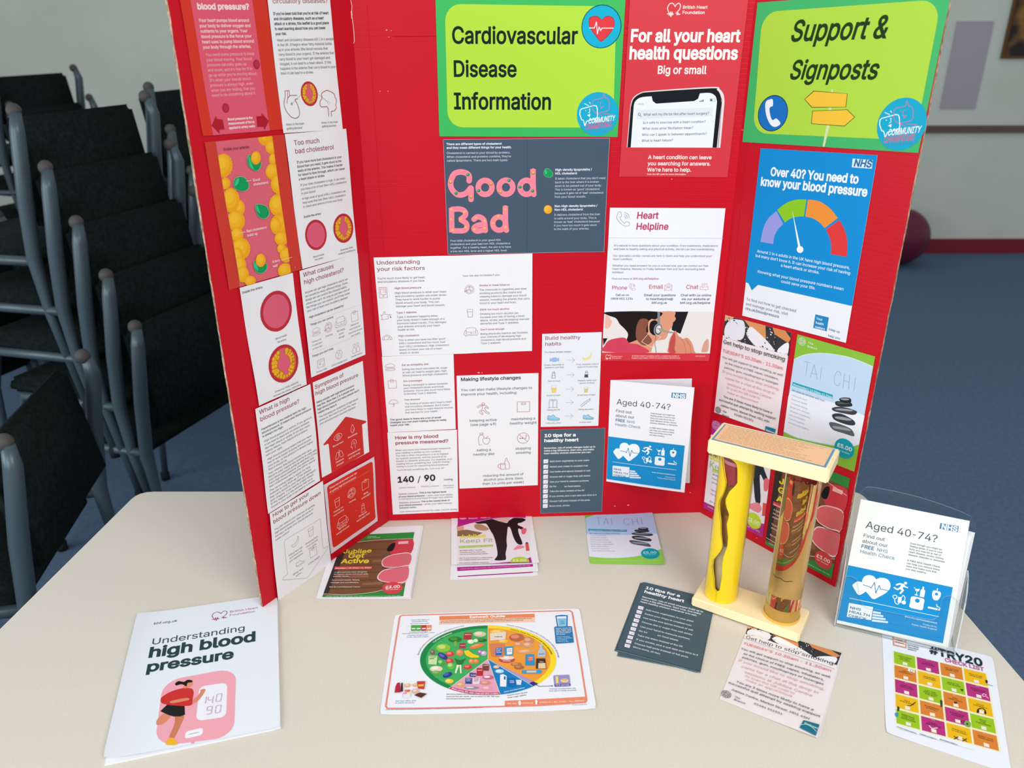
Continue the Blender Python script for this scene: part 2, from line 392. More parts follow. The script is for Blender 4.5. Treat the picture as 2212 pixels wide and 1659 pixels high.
ICON = {
 'scale': [('l', [(-.8, .8), (.8, .8), (.8, -.8), (-.8, -.8)], 1), ('c', 0, .75, .33), ('l', [(0, .7), (.1, .88)])],
 'scale2': [('l', [(-.9, .8), (.9, .8), (.9, -.8), (-.9, -.8)], 1), ('l', [(-.3, .62), (.3, .62), (.3, .38), (-.3, .38)], 1)],
 'burger': [('s', [(-.9, .1), (-.7, .6), (0, .8), (.7, .6), (.9, .1)], 1), ('l', [(-.95, -.15), (.95, -.15)]), ('s', [(-.9, -.4), (.9, -.4), (.7, -.7), (-.7, -.7)], 1)],
 'sofa': [('s', [(-.75, .2), (-.7, .65), (0, .75), (.7, .65), (.75, .2)]), ('s', [(-1, .1), (-.85, .3), (-.7, .1), (-.7, -.3), (.7, -.3), (.7, .1), (.85, .3), (1, .1), (.95, -.5), (-.95, -.5)], 1), ('l', [(-.7, 0), (.7, 0)]), ('l', [(0, 0), (0, -.3)]), ('l', [(-.8, -.5), (-.85, -.75)]), ('l', [(.8, -.5), (.85, -.75)])],
 'ashtray': [('c', 0, 0, .9), ('c', 0, 0, .65), ('c', 0, .45, .14), ('c', .25, -.25, .13), ('l', [(-1, -.3), (.1, .1), (.15, -.05), (-.95, -.45)], 1)],
 'glass': [('l', [(-.6, .85), (.6, .85), (.42, -.85), (-.42, -.85)], 1), ('l', [(-.55, .3), (.55, .3)])],
 'meter': [('l', [(-.7, .95), (.7, .95), (.7, -.95), (-.7, -.95)], 1), ('l', [(-.48, .7), (.48, .7), (.48, -.35), (-.48, -.35)], 1), ('c', 0, -.65, .12), ('l', [(-.05, .45), (.35, .45)]), ('l', [(.05, .1), (.35, .1)])],
 'hand': [('s', [(-.9, .25), (-.5, .25), (-.3, .8), (-.05, .85), (-.05, .35), (.9, .3), (.9, .1), (.4, .05), (.4, -.5), (-.6, -.65), (-.9, -.6)]), ('l', [(-.75, .3), (-.7, -.65)]), ('g', [(.9, -.02), (1, -.3), (.9, -.42), (.8, -.3)])],
 'dial': [('s', [(-.95, -.5), (-.8, .1), (0, .55), (.8, .1), (.95, -.5)]), ('l', [(-.95, -.5), (.95, -.5)]), ('s', [(-.65, -.45), (-.5, 0), (0, .3), (.5, 0), (.65, -.45)]), ('l', [(0, -.45), (.4, .0)])],
 'cloud': [('s', [(-.7, -.1), (-.95, .2), (-.6, .55), (-.2, .85), (.35, .75), (.7, .55), (.95, .2), (.7, -.1)], 1), ('l', [(.1, .1), (-.15, -.35), (.15, -.35), (-.15, -.9)])],
 'calendar': [('l', [(-.8, .6), (.8, .6), (.8, -.8), (-.8, -.8)], 1), ('l', [(-.8, .25), (.8, .25)]), ('l', [(-.5, .6), (-.5, .85)]), ('l', [(0, .6), (0, .85)]), ('l', [(.5, .6), (.5, .85)]), ('l', [(.4, -.8), (.4, -.4), (.8, -.4)])],
 'globe': [('c', 0, 0, .9), ('s', [(-.6, .6), (-.2, .3), (-.1, -.1), (-.4, -.7)]), ('s', [(.2, .8), (.1, .3), (.5, 0), (.3, -.6)])],
 'people': [('c', -.45, .6, .28), ('c', .45, .6, .28), ('s', [(-.9, -.8), (-.85, -.1), (-.45, .15), (-.05, -.1), (0, -.8)], 1), ('s', [(0, -.8), (.05, -.1), (.45, .15), (.85, -.1), (.9, -.8)], 1)],
 'eye': [('s', [(-1, 0), (-.5, .5), (0, .65), (.5, .5), (1, 0), (.5, -.5), (0, -.65), (-.5, -.5)], 1), ('c', 0, 0, .42), ('c', 0, 0, .2)],
 'drop': [('s', [(0, .95), (.35, .25), (.45, -.3), (0, -.85), (-.45, -.3), (-.35, .25)], 1), ('s', [(.22, -.1), (.2, -.4), (0, -.55)])],
 'headache': [('s', [(-.4, -.9), (-.45, -.4), (-.75, -.3), (-.6, .1), (-.5, .6), (0, .95), (.55, .7), (.65, .1), (.35, -.3), (.35, -.9)]), ('l', [(.15, .6), (-.05, .2), (.2, .25), (0, -.1)])],
 'lungs': [('s', [(-.15, .4), (-.45, .5), (-.85, -.1), (-.9, -.7), (-.4, -.7), (-.15, -.4)], 1), ('s', [(.15, .4), (.45, .5), (.85, -.1), (.9, -.7), (.4, -.7), (.15, -.4)], 1), ('l', [(0, .9), (0, .3)])],
 'shaker': [('s', [(-.25, .55), (-.2, .9), (.2, .9), (.25, .55)], 1), ('l', [(-.3, .5), (.3, .5), (.5, -.9), (-.5, -.9)], 1), ('l', [(-.4, -.15), (.4, -.15)])],
 'pepper': [('s', [(-.25, .55), (-.2, .9), (.2, .9), (.25, .55)], 1), ('l', [(-.3, .5), (.3, .5), (.5, -.9), (-.5, -.9)], 1), ('f', [(-.4, -.05), (.4, -.05), (.5, -.9), (-.5, -.9)])],
 'banana': [('g', [(.7, .95), (.85, .9), (.9, .3), (.6, -.35), (0, -.7), (-.6, -.65), (-.95, -.25), (-.9, -.1), (-.3, -.2), (.3, 0), (.65, .45)]), ],
 'bananal': [('s', [(.7, .95), (.85, .9), (.9, .3), (.6, -.35), (0, -.7), (-.6, -.65), (-.95, -.25), (-.9, -.1), (-.3, -.2), (.3, 0), (.65, .45)], 1)],
 'shoe': [('s', [(-.9, -.4), (-.85, .35), (-.4, .2), (0, .45), (.4, 0), (.95, -.2), (.95, -.55), (0, -.6)], 1), ('s', [(-.9, -.25), (0, -.35), (.9, -.4)])],
 'shoef': [('g', [(-.9, -.4), (-.85, .35), (-.4, .2), (0, .45), (.4, 0), (.95, -.2), (.95, -.55), (0, -.6)])],
 'runner': [('c', 0, .8, .22), ('s', [(-.15, .5), (-.45, .4), (-.85, .2), (-.9, .4), (-.4, .65), (.2, .6), (.6, .4), (.8, .05), (.65, .0), (.35, .3), (.25, -.05), (.5, -.5), (.9, -.75), (.75, -.95), (.3, -.65), (0, -.3), (-.3, -.5), (-.05, -.9), (-.2, -1), (-.6, -.55), (-.2, -.1)], 1)],
 'bottleapple': [('l', [(-.55, .98), (-.1, .98), (-.1, .75), (-.55, .75)], 1), ('s', [(-.25, -.95), (-.7, -.95), (-.75, .3), (-.5, .6), (-.1, .6), (.05, .3), (.05, .1)]), ('s', [(.35, .05), (.0, .1), (-.15, -.3), (.1, -.85), (.35, -.9), (.6, -.9), (.9, -.4), (.85, .0), (.6, .1)], 1), ('l', [(.35, .05), (.5, .35), (.7, .4)])],
 'nosmoke': [('c', 0, 0, .95), ('l', [(-.68, .68), (.68, -.68)]), ('f', [(-.6, .05), (-.35, .05), (-.35, -.1), (-.6, -.1)]), ('f', [(-.25, .05), (-.05, .05), (.0, -.1), (-.25, -.1)]), ('f', [(.25, .05), (.5, .05), (.5, -.1), (.3, -.1)]), ('s', [(.5, .2), (.4, .35), (.55, .4), (.4, .6)])],
 'drinks': [('l', [(-.4, .1), (.3, .1), (.35, -.9), (-.4, -.9)], 1), ('s', [(-.4, 0), (-.75, -.1), (-.75, -.6), (-.4, -.7)]), ('l', [(-.4, -.1), (.3, -.1)]), ('s', [(.2, .15), (.35, .5), (.4, .9), (.6, .95), (.65, .5), (.9, .1), (.95, -.85), (.4, -.9)])],
 'phone': [('s', [(-.7, .9), (-.35, .95), (-.2, .4), (-.45, .2), (-.1, -.3), (.3, -.6), (.5, -.35), (.95, -.55), (.9, -.9), (.4, -.98), (-.3, -.6), (-.85, .1)], 1), ('s', [(.15, .4), (.35, .25), (.4, .0)]), ('s', [(.15, .65), (.5, .45), (.62, .05)]), ('s', [(.15, .92), (.7, .65), (.88, .1)])],
 'mail': [('l', [(-.9, .4), (0, 1), (.9, .4), (.9, -.8), (-.9, -.8)], 1), ('l', [(-.9, .4), (0, -.2), (.9, .4)]), ('l', [(-.9, -.8), (-.2, -.05)]), ('l', [(.9, -.8), (.2, -.05)]), ('c', 0, .35, .28)],
 'chat': [('l', [(-.5, .9), (.6, .9), (.6, .1), (0, .1), (-.3, -.15), (-.3, .1), (-.5, .1)], 1), ('l', [(-.3, .65), (.4, .65)]), ('l', [(-.3, .4), (.2, .4)]), ('l', [(-.6, .2), (-.9, .2), (-.9, -.5), (.2, -.5), (.5, -.75), (.5, -.5), (.95, -.5), (.95, .2), (.7, .2)])],
 'bhf': [('s', [(-.75, -.35), (-.95, .2), (-.7, .75), (-.25, .85), (.1, .55), (.2, .4), (.35, .65), (.7, .85), (1.0, .6), (.95, .1), (.55, -.4), (.35, -.55)]), ('s', [(-.9, -.65), (-.7, -.5), (-.6, -.8), (-.45, -.35), (-.35, -1), (-.2, -.35), (-.1, -.75), (.0, -.6)]), ('s', [(.35, -.55), (.55, -.4), (.6, -.75), (.75, -.5), (.85, -.7), (1.05, -.65)])],
 'branch': [('c', 0, 0, .95)]+[('s', [(math.cos(a)*.2, math.sin(a)*.2), (math.cos(a+.3)*.45, math.sin(a+.3)*.45), (math.cos(a)*.68, math.sin(a)*.68), (math.cos(a+.35)*.9, math.sin(a+.35)*.9)]) for a in [k*.52 for k in range(12)]]+[('s', [(math.cos(a)*.45, math.sin(a)*.45), (math.cos(a-.3)*.65, math.sin(a-.3)*.65), (math.cos(a-.1)*.85, math.sin(a-.1)*.85)]) for a in [k*.7 for k in range(9)]],
 'tick': [('l', [(-.45, 0), (-.1, -.4), (.55, .5)])],
 'sweet': [('g', [(-.5, .4), (0, .5), (.5, .4), (.55, 0), (.5, -.4), (0, -.5), (-.5, -.4), (-.55, 0)]), ('f', [(-.95, .5), (-.5, .15), (-.5, -.15), (-.95, -.5)]), ('f', [(.95, .5), (.5, .15), (.5, -.15), (.95, -.5)])],
 'arrow': [('l', [(-.95, 0), (.95, 0)]), ('l', [(.3, .65), (.95, 0), (.3, -.65)])],
 'lift': [('l', [(-.75, -.8), (-.75, .7), (-.55, .9), (.55, .9), (.75, .7), (.75, -.8)], 1), ('l', [(-.9, -.95), (-.75, -.8)]), ('l', [(.9, -.95), (.75, -.8)]), ('l', [(0, .7), (0, -.8)]), ('l', [(-.5, .65), (.5, .65)])],
 'stairs': [('l', [(-.9, -.6), (-.85, -.3), (.75, .9), (.8, .5)]), ('l', [(-.7, -.75), (-.5, -.4), (-.3, -.45), (-.1, -.05), (.1, -.1), (.3, .3), (.55, .25), (.75, .55)]), ],
 'beer': [('f', [(-.6, .35), (.6, .35), (.45, -.9), (-.45, -.9)]), ('l', [(-.65, .9), (.65, .9), (.45, -.9), (-.45, -.9)], 1)],
 'runf': [('d', .45, .8, .2), ('g', [(-.35, .6), (.25, .6), (.5, .35), (.85, .25), (.8, .1), (.35, .15), (.2, -.05), (.4, -.35), (.1, -.95), (-.1, -.9), (.1, -.4), (-.15, -.3), (-.4, -.5), (-.95, -.3), (-.9, -.12), (-.45, -.25), (-.1, .2), (-.2, .42), (-.65, .15), (-.75, .3)])],
 'wine': [('g', [(-.95, .5), (-.75, .45), (-.65, 0), (-.45, -.05), (-.45, -.6), (-.7, -.8), (-.05, -.8), (-.3, -.6), (-.3, -.05), (-.1, 0), (-.05, .45), (-.3, .35), (-.7, .3)]), ('f', [(.35, .95), (.6, .95), (.6, .55), (.85, .3), (.85, -.9), (.15, -.9), (.15, .3), (.35, .55)])],
 'monitor': [('g', [(-.5, .45), (0, .55), (.5, .45), (.55, -.2), (.3, -.8), (0, -.9), (-.3, -.8), (-.55, -.2)]), ('l', [(0, .5), (0, .95)]), ('d', 0, .05, .22, '1f8fcc')],
 'steth': [('c', -.6, .35, .28), ('s', [(-.6, .1), (-.4, -.6), (0, -.7), (.15, -.3)]), ('f', [(-.15, .45), (.35, .5), (.4, -.4), (-.1, -.45)]), ('d', .75, -.25, .3), ('s', [(.3, .5), (.5, .85), (.8, .5), (.75, -.1)])],
 'scalef': [('g', [(-.8, .75), (0, .85), (.8, .75), (.85, 0), (.8, -.8), (0, -.88), (-.8, -.8), (-.85, 0)]), ('d', 0, .35, .3, '1f8fcc')],
 'cig': [('f', [(-.9, -.1), (.55, -.1), (.55, -.4), (-.9, -.4)]), ('f', [(.65, -.1), (.85, -.1), (.85, -.4), (.65, -.4)]), ('s', [(.9, .0), (.6, .2), (.4, .2), (.3, .55)])],
 'handset': [('g', [(-.45, .95), (-.1, .85), (-.1, .45), (-.3, .35), (-.25, -.1), (.05, -.45), (.35, -.35), (.8, -.55), (.75, -.75), (.3, -.95), (-.2, -.75), (-.6, -.1), (-.65, .55)])],
 'camera': [('f', [(-.8, .5), (.8, .5), (.8, -.6), (-.8, -.6)])],
 'fish': [('s', [(-.9, 0), (0, .4), (.9, 0), (0, -.4)], 1)],
}
# ------------------------------------------------------------------ room
def wb(lo, hi, M=None, bev=0, name='x', m=None, parent=None, org=None):
    bm = bmesh.new(); box(bm, lo, hi, 0, bev, M); return bm_link(name, bm, m, parent, False, org)
carpet = noisy(mat('carpet', '2c3f58', .95, .1), '566a83', '5e738c', 60, 6, bump=.15)
wallm = noisy(mat('wall_paint', 'a3ab98', .8, .2), 'd8dfce', 'e0e6d8', 2, 3)
YB = 6.1
tag(wb((-6, -3, -.05), (6, YB+.1, 0), name='floor', m=carpet), kind='structure')
tag(wb((-6, YB, 0), (6, YB+.12, 2.9), name='wall_back', m=wallm), kind='structure')
tag(wb((-6, YB-.02, 0), (6, YB, .11), name='baseboard_back', m=mat('skirting', '8a2430', .5)), kind='structure')
tag(wb((-1.2, YB-.025, .885), (6, YB, .935), name='trim_1', m=mat('dado', '6d5a52', .5)), kind='structure')
pm = mat('canvas_print', 'a07438', .6); noisy(pm, '2a2520', 'c08a3c', 3.2, 3, lo=.4, hi=.6)
pic = empty('wall_picture', (3.75, YB-.03, 1.75)); tag(pic, 'brown and ochre picture with a dark middle hanging on the pale wall', 'picture')
wb((3.42, YB-.03, 1.40), (4.6, YB-.004, 2.1), name='canvas', m=pm, parent=pic, org=(3.9, YB-.02, 1.75))
wb((3.40, YB-.022, 1.38), (4.62, YB, 2.12), name='frame', m=mat('dark_wood', '6b4a28', .5), parent=pic, org=(3.9, YB-.02, 1.75))
tag(wb((3.05, YB-.012, 1.05), (3.30, YB, 1.62), name='poster', m=mat('pale_poster', 'b9b0b8', .7)), 'narrow pale pinkish poster on the wall left of the brown picture', 'poster')
tag(wb((3.95, YB-.012, 1.02), (4.2, YB, 1.3), name='poster', m=mat('lilac_poster', '8c86a8', .7)), 'small lilac poster low on the wall under the brown picture', 'poster')
bm = bmesh.new(); bmesh.ops.create_uvsphere(bm, u_segments=32, v_segments=18, radius=.2, matrix=Matrix.Translation((2.80, 5.80, .202)))
tag(bm_link('exercise_ball', bm, mat('ball_red', '6a2038', .4), None, True, (2.80, 5.80, .2)), 'dark purplish red ball lying on the blue floor by the skirting', 'ball')
# ------------------------------------------------------------------ stacked chairs
upm = noisy(mat('chair_fabric', '131b1a', .9, .1), '0e1615', '19221f', 90, 3, bump=.3)
frm = mat('chair_frame', '48585f', .4, .5, Metallic=.3); cap = mat('chair_cap', '4a4644', .6)
def make_chair():
    r = empty('stacking_chair', (0, 0, 0)); Z = Vector((0, 0, 0))
    bm = bmesh.new(); box(bm, (-.23, -.20, .42), (.23, .24, .47), 0, .018); bm_link('seat', bm, upm, r, True)
    bm = bmesh.new(); Mx = Matrix.Translation((0, -.235, .66)) @ Matrix.Rotation(math.radians(-9), 4, 'X')
    box(bm, (-.225, -.018, -.13), (.225, .022, .17), 0, .016, Mx); bm_link('backrest', bm, upm, r, True)
    for sx in (-1, 1):
        bm = bmesh.new(); x = sx*.245
        tube(bm, [(x, -.30, .02), (x, -.235, .30), (x, -.225, .46), (x, -.245, .62), (x, -.275, .80), (x*.96, -.272, .845)], [.013, .014, .02, .021, .019, .014], 10)
        tube(bm, [(x, .23, .01), (x, .20, .30), (x, .15, .43), (x, -.225, .45)], [.012, .013, .014, .014], 10)
        f = bm_link('side_frame', bm, frm, r, True)
        bm = bmesh.new(); bmesh.ops.create_uvsphere(bm, u_segments=12, v_segments=8, radius=.019, matrix=Matrix.Translation((x*.95, -.265, .85))); bm_link('end_cap', bm, cap, f, True)
        bm = bmesh.new(); tube(bm, [(x, .23, 0), (x, .23, .03)], .017, 10); bm_link('rubber_foot', bm, mat('rubber', '15171a', .8), f, True)
        bm = bmesh.new(); tube(bm, [(x, -.30, 0), (x, -.298, .03)], .017, 10); bm_link('rubber_foot', bm, mat('rubber', '15171a', .8), f, True)
    return r
def copy_tree(o, parent=None):
    c = o.copy(); COL.objects.link(c)
    if parent is not None: c.parent = parent
    for ch in [k for k in COL.objects if k.parent == o]: copy_tree(ch, c)
    return c
proto = make_chair(); first = True
ORD = ['lowest', 'second from the bottom', 'third from the bottom', 'fourth from the bottom', 'fifth from the bottom', 'topmost']
STK = [((-1.21, 2.43), 70, 5, 'foremost full stack'), ((-1.2, 3.26), 70, 5, 'stack nearest the board'), ((-1.31, 1.635), 98, 1, ''), ((-2.1, 2.75), 70, 5, 'stack at the left edge'), ((-2.3, 4.2), 70, 5, 'far stack by the wall')]
def stacks():
    global first
    for (x, y), ang, n, nm in STK:
        a = math.radians(ang)
        for k in range(n):
            c = proto if first else copy_tree(proto)
            first = False
            c.location = (x-math.sin(a)*.065*k, y+math.cos(a)*.065*k, .14*k); c.rotation_euler = (0, 0, a)
            w = ORD[k] if k < n-1 else 'topmost'
            tag(c, ('dark padded chair, %s in the %s' % (w, nm)) if n > 1 else 'single dark padded chair nearest the left end of the table', 'chair', 'stacked conference chairs' if n > 1 else None)
stacks()
# ------------------------------------------------------------------ table
lam = noisy(mat('table_laminate', 'cfc2ac', .42, .35), 'd0c8b9', 'd5cdbf', 300, 2, lo=.3, hi=.7)
tb = empty('table', (0, 1.05, 0)); tag(tb, 'cream laminate table that carries the red board and leaflets', 'table')
TP = [(-773, 1452), (718, 1449), (770, 620), (-868, 620)]
def slab(name, P, z0, z1, m, parent, bev=.003, rr=.03):
    bm = bmesh.new(); a = []
    Q = []
    for i in range(len(P)):
        p0, p1, p2 = [np.array(P[(i+k) % len(P)], float)/1000 for k in (-1, 0, 1)]
        u = (p0-p1)/np.linalg.norm(p0-p1); v = (p2-p1)/np.linalg.norm(p2-p1)
        for k in range(5):
            t = k/4; Q.append((p1+u*rr)*(1-t)**2+2*p1*t*(1-t)+(p1+v*rr)*t*t)
    lo = [bm.verts.new((q[0], q[1], z0)) for q in Q]; hi = [bm.verts.new((q[0], q[1], z1)) for q in Q]
    bm.faces.new(hi); bm.faces.new(lo[::-1])
    for i in range(len(Q)): bm.faces.new((lo[i], lo[(i+1) % len(Q)], hi[(i+1) % len(Q)], hi[i]))
    bmesh.ops.recalc_face_normals(bm, faces=bm.faces[:])
    return bm_link(name, bm, m, parent)
slab('tabletop', [(x*.997+0, (y-1036)*.995+1036) for x, y in TP], .702, .730, lam, tb)
slab('edge_band', TP, .7005, .7285, mat('edge_band', 'ddd6c6', .4), tb)
for x, y in ((-.66, 1.32), (.62, 1.32), (.66, .75), (-.72, .75)):
    bm = bmesh.new(); tube(bm, [(x, y, 0), (x, y, .70)], .022, 14); bm_link('leg', bm, frm, tb, True)
# ------------------------------------------------------------------ display board
redm = mat('red_card', 'ca0720', .42, .22, .88)
t = redm.node_tree; N = t.nodes; bs = N['Principled BSDF']
def MN(op, a=None, b=None, c=None):
    q = N.new('ShaderNodeMath'); q.operation = op
    for i, v in enumerate((a, b, c)):
        if v is None: continue
        if isinstance(v, (int, float)): q.inputs[i].default_value = v
        else: t.links.new(v, q.inputs[i])
    return q.outputs[0]
tc = N.new('ShaderNodeTexCoord'); sp_ = N.new('ShaderNodeSeparateXYZ'); t.links.new(tc.outputs['Object'], sp_.inputs[0])
ns = N.new('ShaderNodeTexNoise'); ns.inputs['Scale'].default_value = 9; ns.inputs['Detail'].default_value = 3; mp = N.new('ShaderNodeMapping'); mp.inputs['Scale'].default_value = (1, 1, 7)
t.links.new(tc.outputs['Object'], mp.inputs[0]); t.links.new(mp.outputs[0], ns.inputs['Vector'])
groove = MN('MINIMUM', MN('MULTIPLY', MN('ABSOLUTE', MN('SINE', MN('MULTIPLY', sp_.outputs['Z'], math.pi/.0078))), 4.0), 1.0)
ad = N.new('ShaderNodeMath'); ad.operation = 'MULTIPLY_ADD'; t.links.new(groove, ad.inputs[0]); ad.inputs[1].default_value = 1.0; t.links.new(ns.outputs['Fac'], ad.inputs[2])
bp = N.new('ShaderNodeBump'); bp.inputs['Strength'].default_value = .6; bp.inputs['Distance'].default_value = .00016
t.links.new(ad.outputs[0], bp.inputs['Height']); t.links.new(bp.outputs[0], bs.inputs['Normal'])
kraft = noisy(mat('raw_card', 'a48a6c', .9, .1), '7c6650', 'bfa58a', 400, 2, stretch=(1, 1, .3), bump=.6)
board = empty('display_board', tuple(Wm((cB+cC)/2))); tag(board, 'red three-panel cardboard display board standing on the cream table', 'display board')
BT = 4.0; TOP = 935
def panel(a, b, pl, edges):
    """corrugated panel between floor points a and b, front face on the plane"""
    L = np.linalg.norm(b-a); nb = -pl.n; verts, faces, idx = [], [], []
    nz, nx = 40, 12; rng = random.Random(int(L))
    def wob(i, z): return (rng.random()-.5)*1.2 if i in edges else 0
    for side in (0, 1):
        for j in range(nz+1):
            for i in range(nx+1):
                x = L*i/nx+(wob(0 if i == 0 else 1, 0) if i in (0, nx) else 0); z = .4+(TOP-.4)*j/nz
                verts.append(Wm(a+pl.u*x+np.array([0, 0, z])+nb*(BT*side)))
    w = nx+1; n = w*(nz+1)
    for j in range(nz):
        for i in range(nx):
            q = j*w+i; faces += [(q, q+1, q+w+1, q+w), (n+q, n+q+w, n+q+w+1, n+q+1)]; idx += [0, 0]
    for j in range(nz): faces += [(j*w, (j+1)*w, n+(j+1)*w, n+j*w), (j*w+nx, n+j*w+nx, n+(j+1)*w+nx, (j+1)*w+nx)]; idx += [1, 1]
    for i in range(nx): faces += [(i, n+i, n+i+1, i+1), (nz*w+i, nz*w+i+1, n+nz*w+i+1, n+nz*w+i)]; idx += [1, 1]
    o = link('panel', verts, faces, [redm, kraft], idx, board, False, tuple(Wm(a)))
    return o
pL = panel(cA, cB, LEFT, (0,)); pM = panel(cB, cC, MID, ()); pR = panel(cC, cD, RIGHT, (1,))
pL['label'] = 'left wing of the board'; pM['label'] = 'middle panel'; pR['label'] = 'right wing of the board'
# raised crease ridges beside the folds and torn specks
def ridge(parent, pl, pts, r, m, name):
    bm = bmesh.new(); tube(bm, [tuple(Wm(pl.A+pl.u*s_+pl.v*z_+pl.n*.2)) for s_, z_ in pts], r/1000, 6); return bm_link(name, bm, m, parent, True, tuple(Wm(pl.A)))
ridge(pM, MID, [(24, z) for z in range(10, 930, 60)], .22, redm, 'crease_line')
ridge(pR, RIGHT, [(16, z) for z in range(10, 930, 60)], .22, redm, 'crease_line')
ridge(pM, MID, [(60, 866), (300, 867), (600, 866)], .5, redm, 'crease_line')
scuff = mat('scuff', 'e8c4bc', .8)
ridge(pM, MID, [tuple(MID.st(707+x/2.962, y/2.962)) for x, y in ((150, 0), (158, 40), (155, 85), (163, 140), (170, 200), (174, 262), (165, 285))], .5, scuff, 'torn_edge')
ridge(pM, MID, [tuple(MID.st(*q)) for q in ((759, 24), (760, 32), (759, 40))], 1.0, scuff, 'torn_edge')
ridge(pR, RIGHT, [tuple(RIGHT.st(*q)) for q in ((1606, 300), (1609, 283), (1602, 280))], .5, scuff, 'torn_edge')
bm = bmesh.new()
for pl, x, y, r in ((MID, 835, 65, 1), (MID, 845, 66, .6), (MID, 840, 80, .6), (MID, 821, 197, .7), (MID, 838, 197, .7), (MID, 1034, 805, 1.6), (MID, 1041, 805, .9), (MID, 820, 958, 1.2), (MID, 1451, 387, .8), (MID, 1491, 1064, .9), (MID, 1357, 1091, 1.5), (MID, 1328, 1093, 1.1), (LEFT, 768, 1103, 1), (MID, 768, 390, .6), (RIGHT, 1635, 1162, 1)):
    c = pl.st(x, y); P = Wm(pl.A+pl.u*c[0]+pl.v*c[1]+pl.n*.25)
    bmesh.ops.create_icosphere(bm, subdivisions=1, radius=r/1000, matrix=Matrix.Translation(P) @ Matrix.Diagonal((1.5, .35, .7, 1)))
bm_link('scuff_marks', bm, scuff, pM, False, tuple(Wm(cB)))['kind'] = 'stuff'
# ------------------------------------------------------------------ sheets: common looks
MAR, INK, GR, WHT = '99304a', '2a3236', '4d5257', 'fdfcfd'
def wavy(a=1.6, k=2.2, ph=0, lift=0):
    a = a*.55
    return lambda x, y: a*(1+np.sin(k*math.pi*y+ph))+lift*np.exp(-((1-x)**2+(1-y)**2)*14)+a*.35*(1+np.sin(3.1*x*math.pi+ph))
V1 = (400, 0, 5.53); V2 = (430, 270, 5.027); V3 = (500, 560, 5.53); V4 = (540, 770, 5.53); V5 = (560, 1000, 5.027)
V6 = (920, 0, 5.027); V7 = (1330, 0, 4.148); V8 = (940, 290, 5.672); V9 = (800, 540, 5.978); V10 = (800, 760, 4.608)
V11 = (970, 800, 6.381); V12 = (1150, 700, 7.213); V13 = (1150, 910, 7.9); V14 = (1290, 440, 4.74); V15 = (1300, 800, 5.925)
V16 = (1590, 0, 4.514); V17 = (1590, 310, 3.77); V18 = (1530, 670, 4.608); V19 = (1480, 890, 3.2529); V20 = (1780, 1050, 4.484)
V21 = (670, 1100, 7.9); V22 = (960, 1100, 10.055); V23 = (1250, 1090, 11.06); V24 = (200, 1290, 4.496); V25 = (810, 1300, 6.381)
V26 = (1040, 1300, 6.381); V27 = (1310, 1240, 7.541); V28 = (1540, 1350, 6.636); V29 = (1880, 1360, 5.548); V30 = (1540, 1100, 7.373)
GP = 'printed sheets pinned to the display board'
def spiky(cx, cy, rx, ry, n=26, a=.06, rot=0):
    P = []
    for k in range(n*2):
        t = math.pi*k/n; q = 1+(a if k % 2 else 0); P.append((cx+rx*q*math.cos(t), cy+ry*q*math.sin(t)))
    return P
def fatball(S, cx, cy, rx, ry, clipx=None, sp=24):
    S.nb()
    P = spiky(cx, cy, rx, ry, sp)
    def cl(Q):
        if not clipx: return Q
        Q = [(min(max(x, clipx(y)[0]), clipx(y)[1]), y) for x, y in Q]
        return [(x, min(max(y, 181-(x-170)*.103), 1772-(x-400)*.29)) for x, y in Q]
    P = cl(P)
    S.poly(P, 'f2a81e')
    S.poly(cl([(cx-rx*.12+rx*.80*math.cos(t*.3), cy-ry*.12+ry*.80*math.sin(t*.3)) for t in range(21)]), 'f6b426')
    S.poly(cl([(cx-rx*.22+rx*.5*math.cos(t*.3), cy-ry*.24+ry*.5*math.sin(t*.3)) for t in range(21)]), 'f9c033')
def greenball(S, P, hl):
    S.nb()
    S.curve([(sum(q[0] for q in P)/len(P)+(x-sum(q[0] for q in P)/len(P))*1.04, sum(q[1] for q in P)/len(P)+(y-sum(q[1] for q in P)/len(P))*1.04) for x, y in P], 'b9d29a'); S.curve(P, '159a58'); S.curve(hl, '35c888')
def artery(S, cx, cy, xe, blocked, ay=1.0):
    S.part('artery_diagram')
    r = S.mmx(cx, cy, xe); c = S.st(cx, cy)
    el = lambda f: [(c[0]+r*f*math.cos(k*.2094), c[1]+r*f*ay*math.sin(k*.2094)) for k in range(30)]
    S.stpoly(el(1), 'bf2f3c'); S.z += .06; S.stpoly(el(.83), 'e0607a')
    if blocked:
        rr = random.Random(3); z = S.z
        K_ = list(range(22)); rr.shuffle(K_)
        for kk in range(22):
            k = kk; t = 2*math.pi*K_[kk]/22+.05
            if abs(math.sin(t)) > .95 and math.cos(t) > -.1 and rr.random() < .7: continue
            for d in (.70, .55):
                if d < .6 and abs(math.cos(t)) < .45: continue
                q = r*.125*(.8+.6*rr.random()); x, y = c[0]+r*d*math.cos(t), c[1]+r*d*ay*math.sin(t)
                S.stpoly([(x+q*math.cos(a*.7), y+q*math.sin(a*.7)) for a in range(9)], 'c07c14', z+.06+.012*k)
                S.stpoly([(x-q*.12+q*.74*math.cos(a*.7), y-q*.12+q*.74*math.sin(a*.7)) for a in range(9)], 'f0b02c', z+.066+.012*k)
def mapq(P):
    """bilinear: unit square (u right, v down) -> view"""
    P = [np.array(p, float) for p in P]
    return lambda x, y: tuple((P[0]*(1-x)+P[1]*x)*(1-y)+(P[3]*(1-x)+P[2]*x)*y)
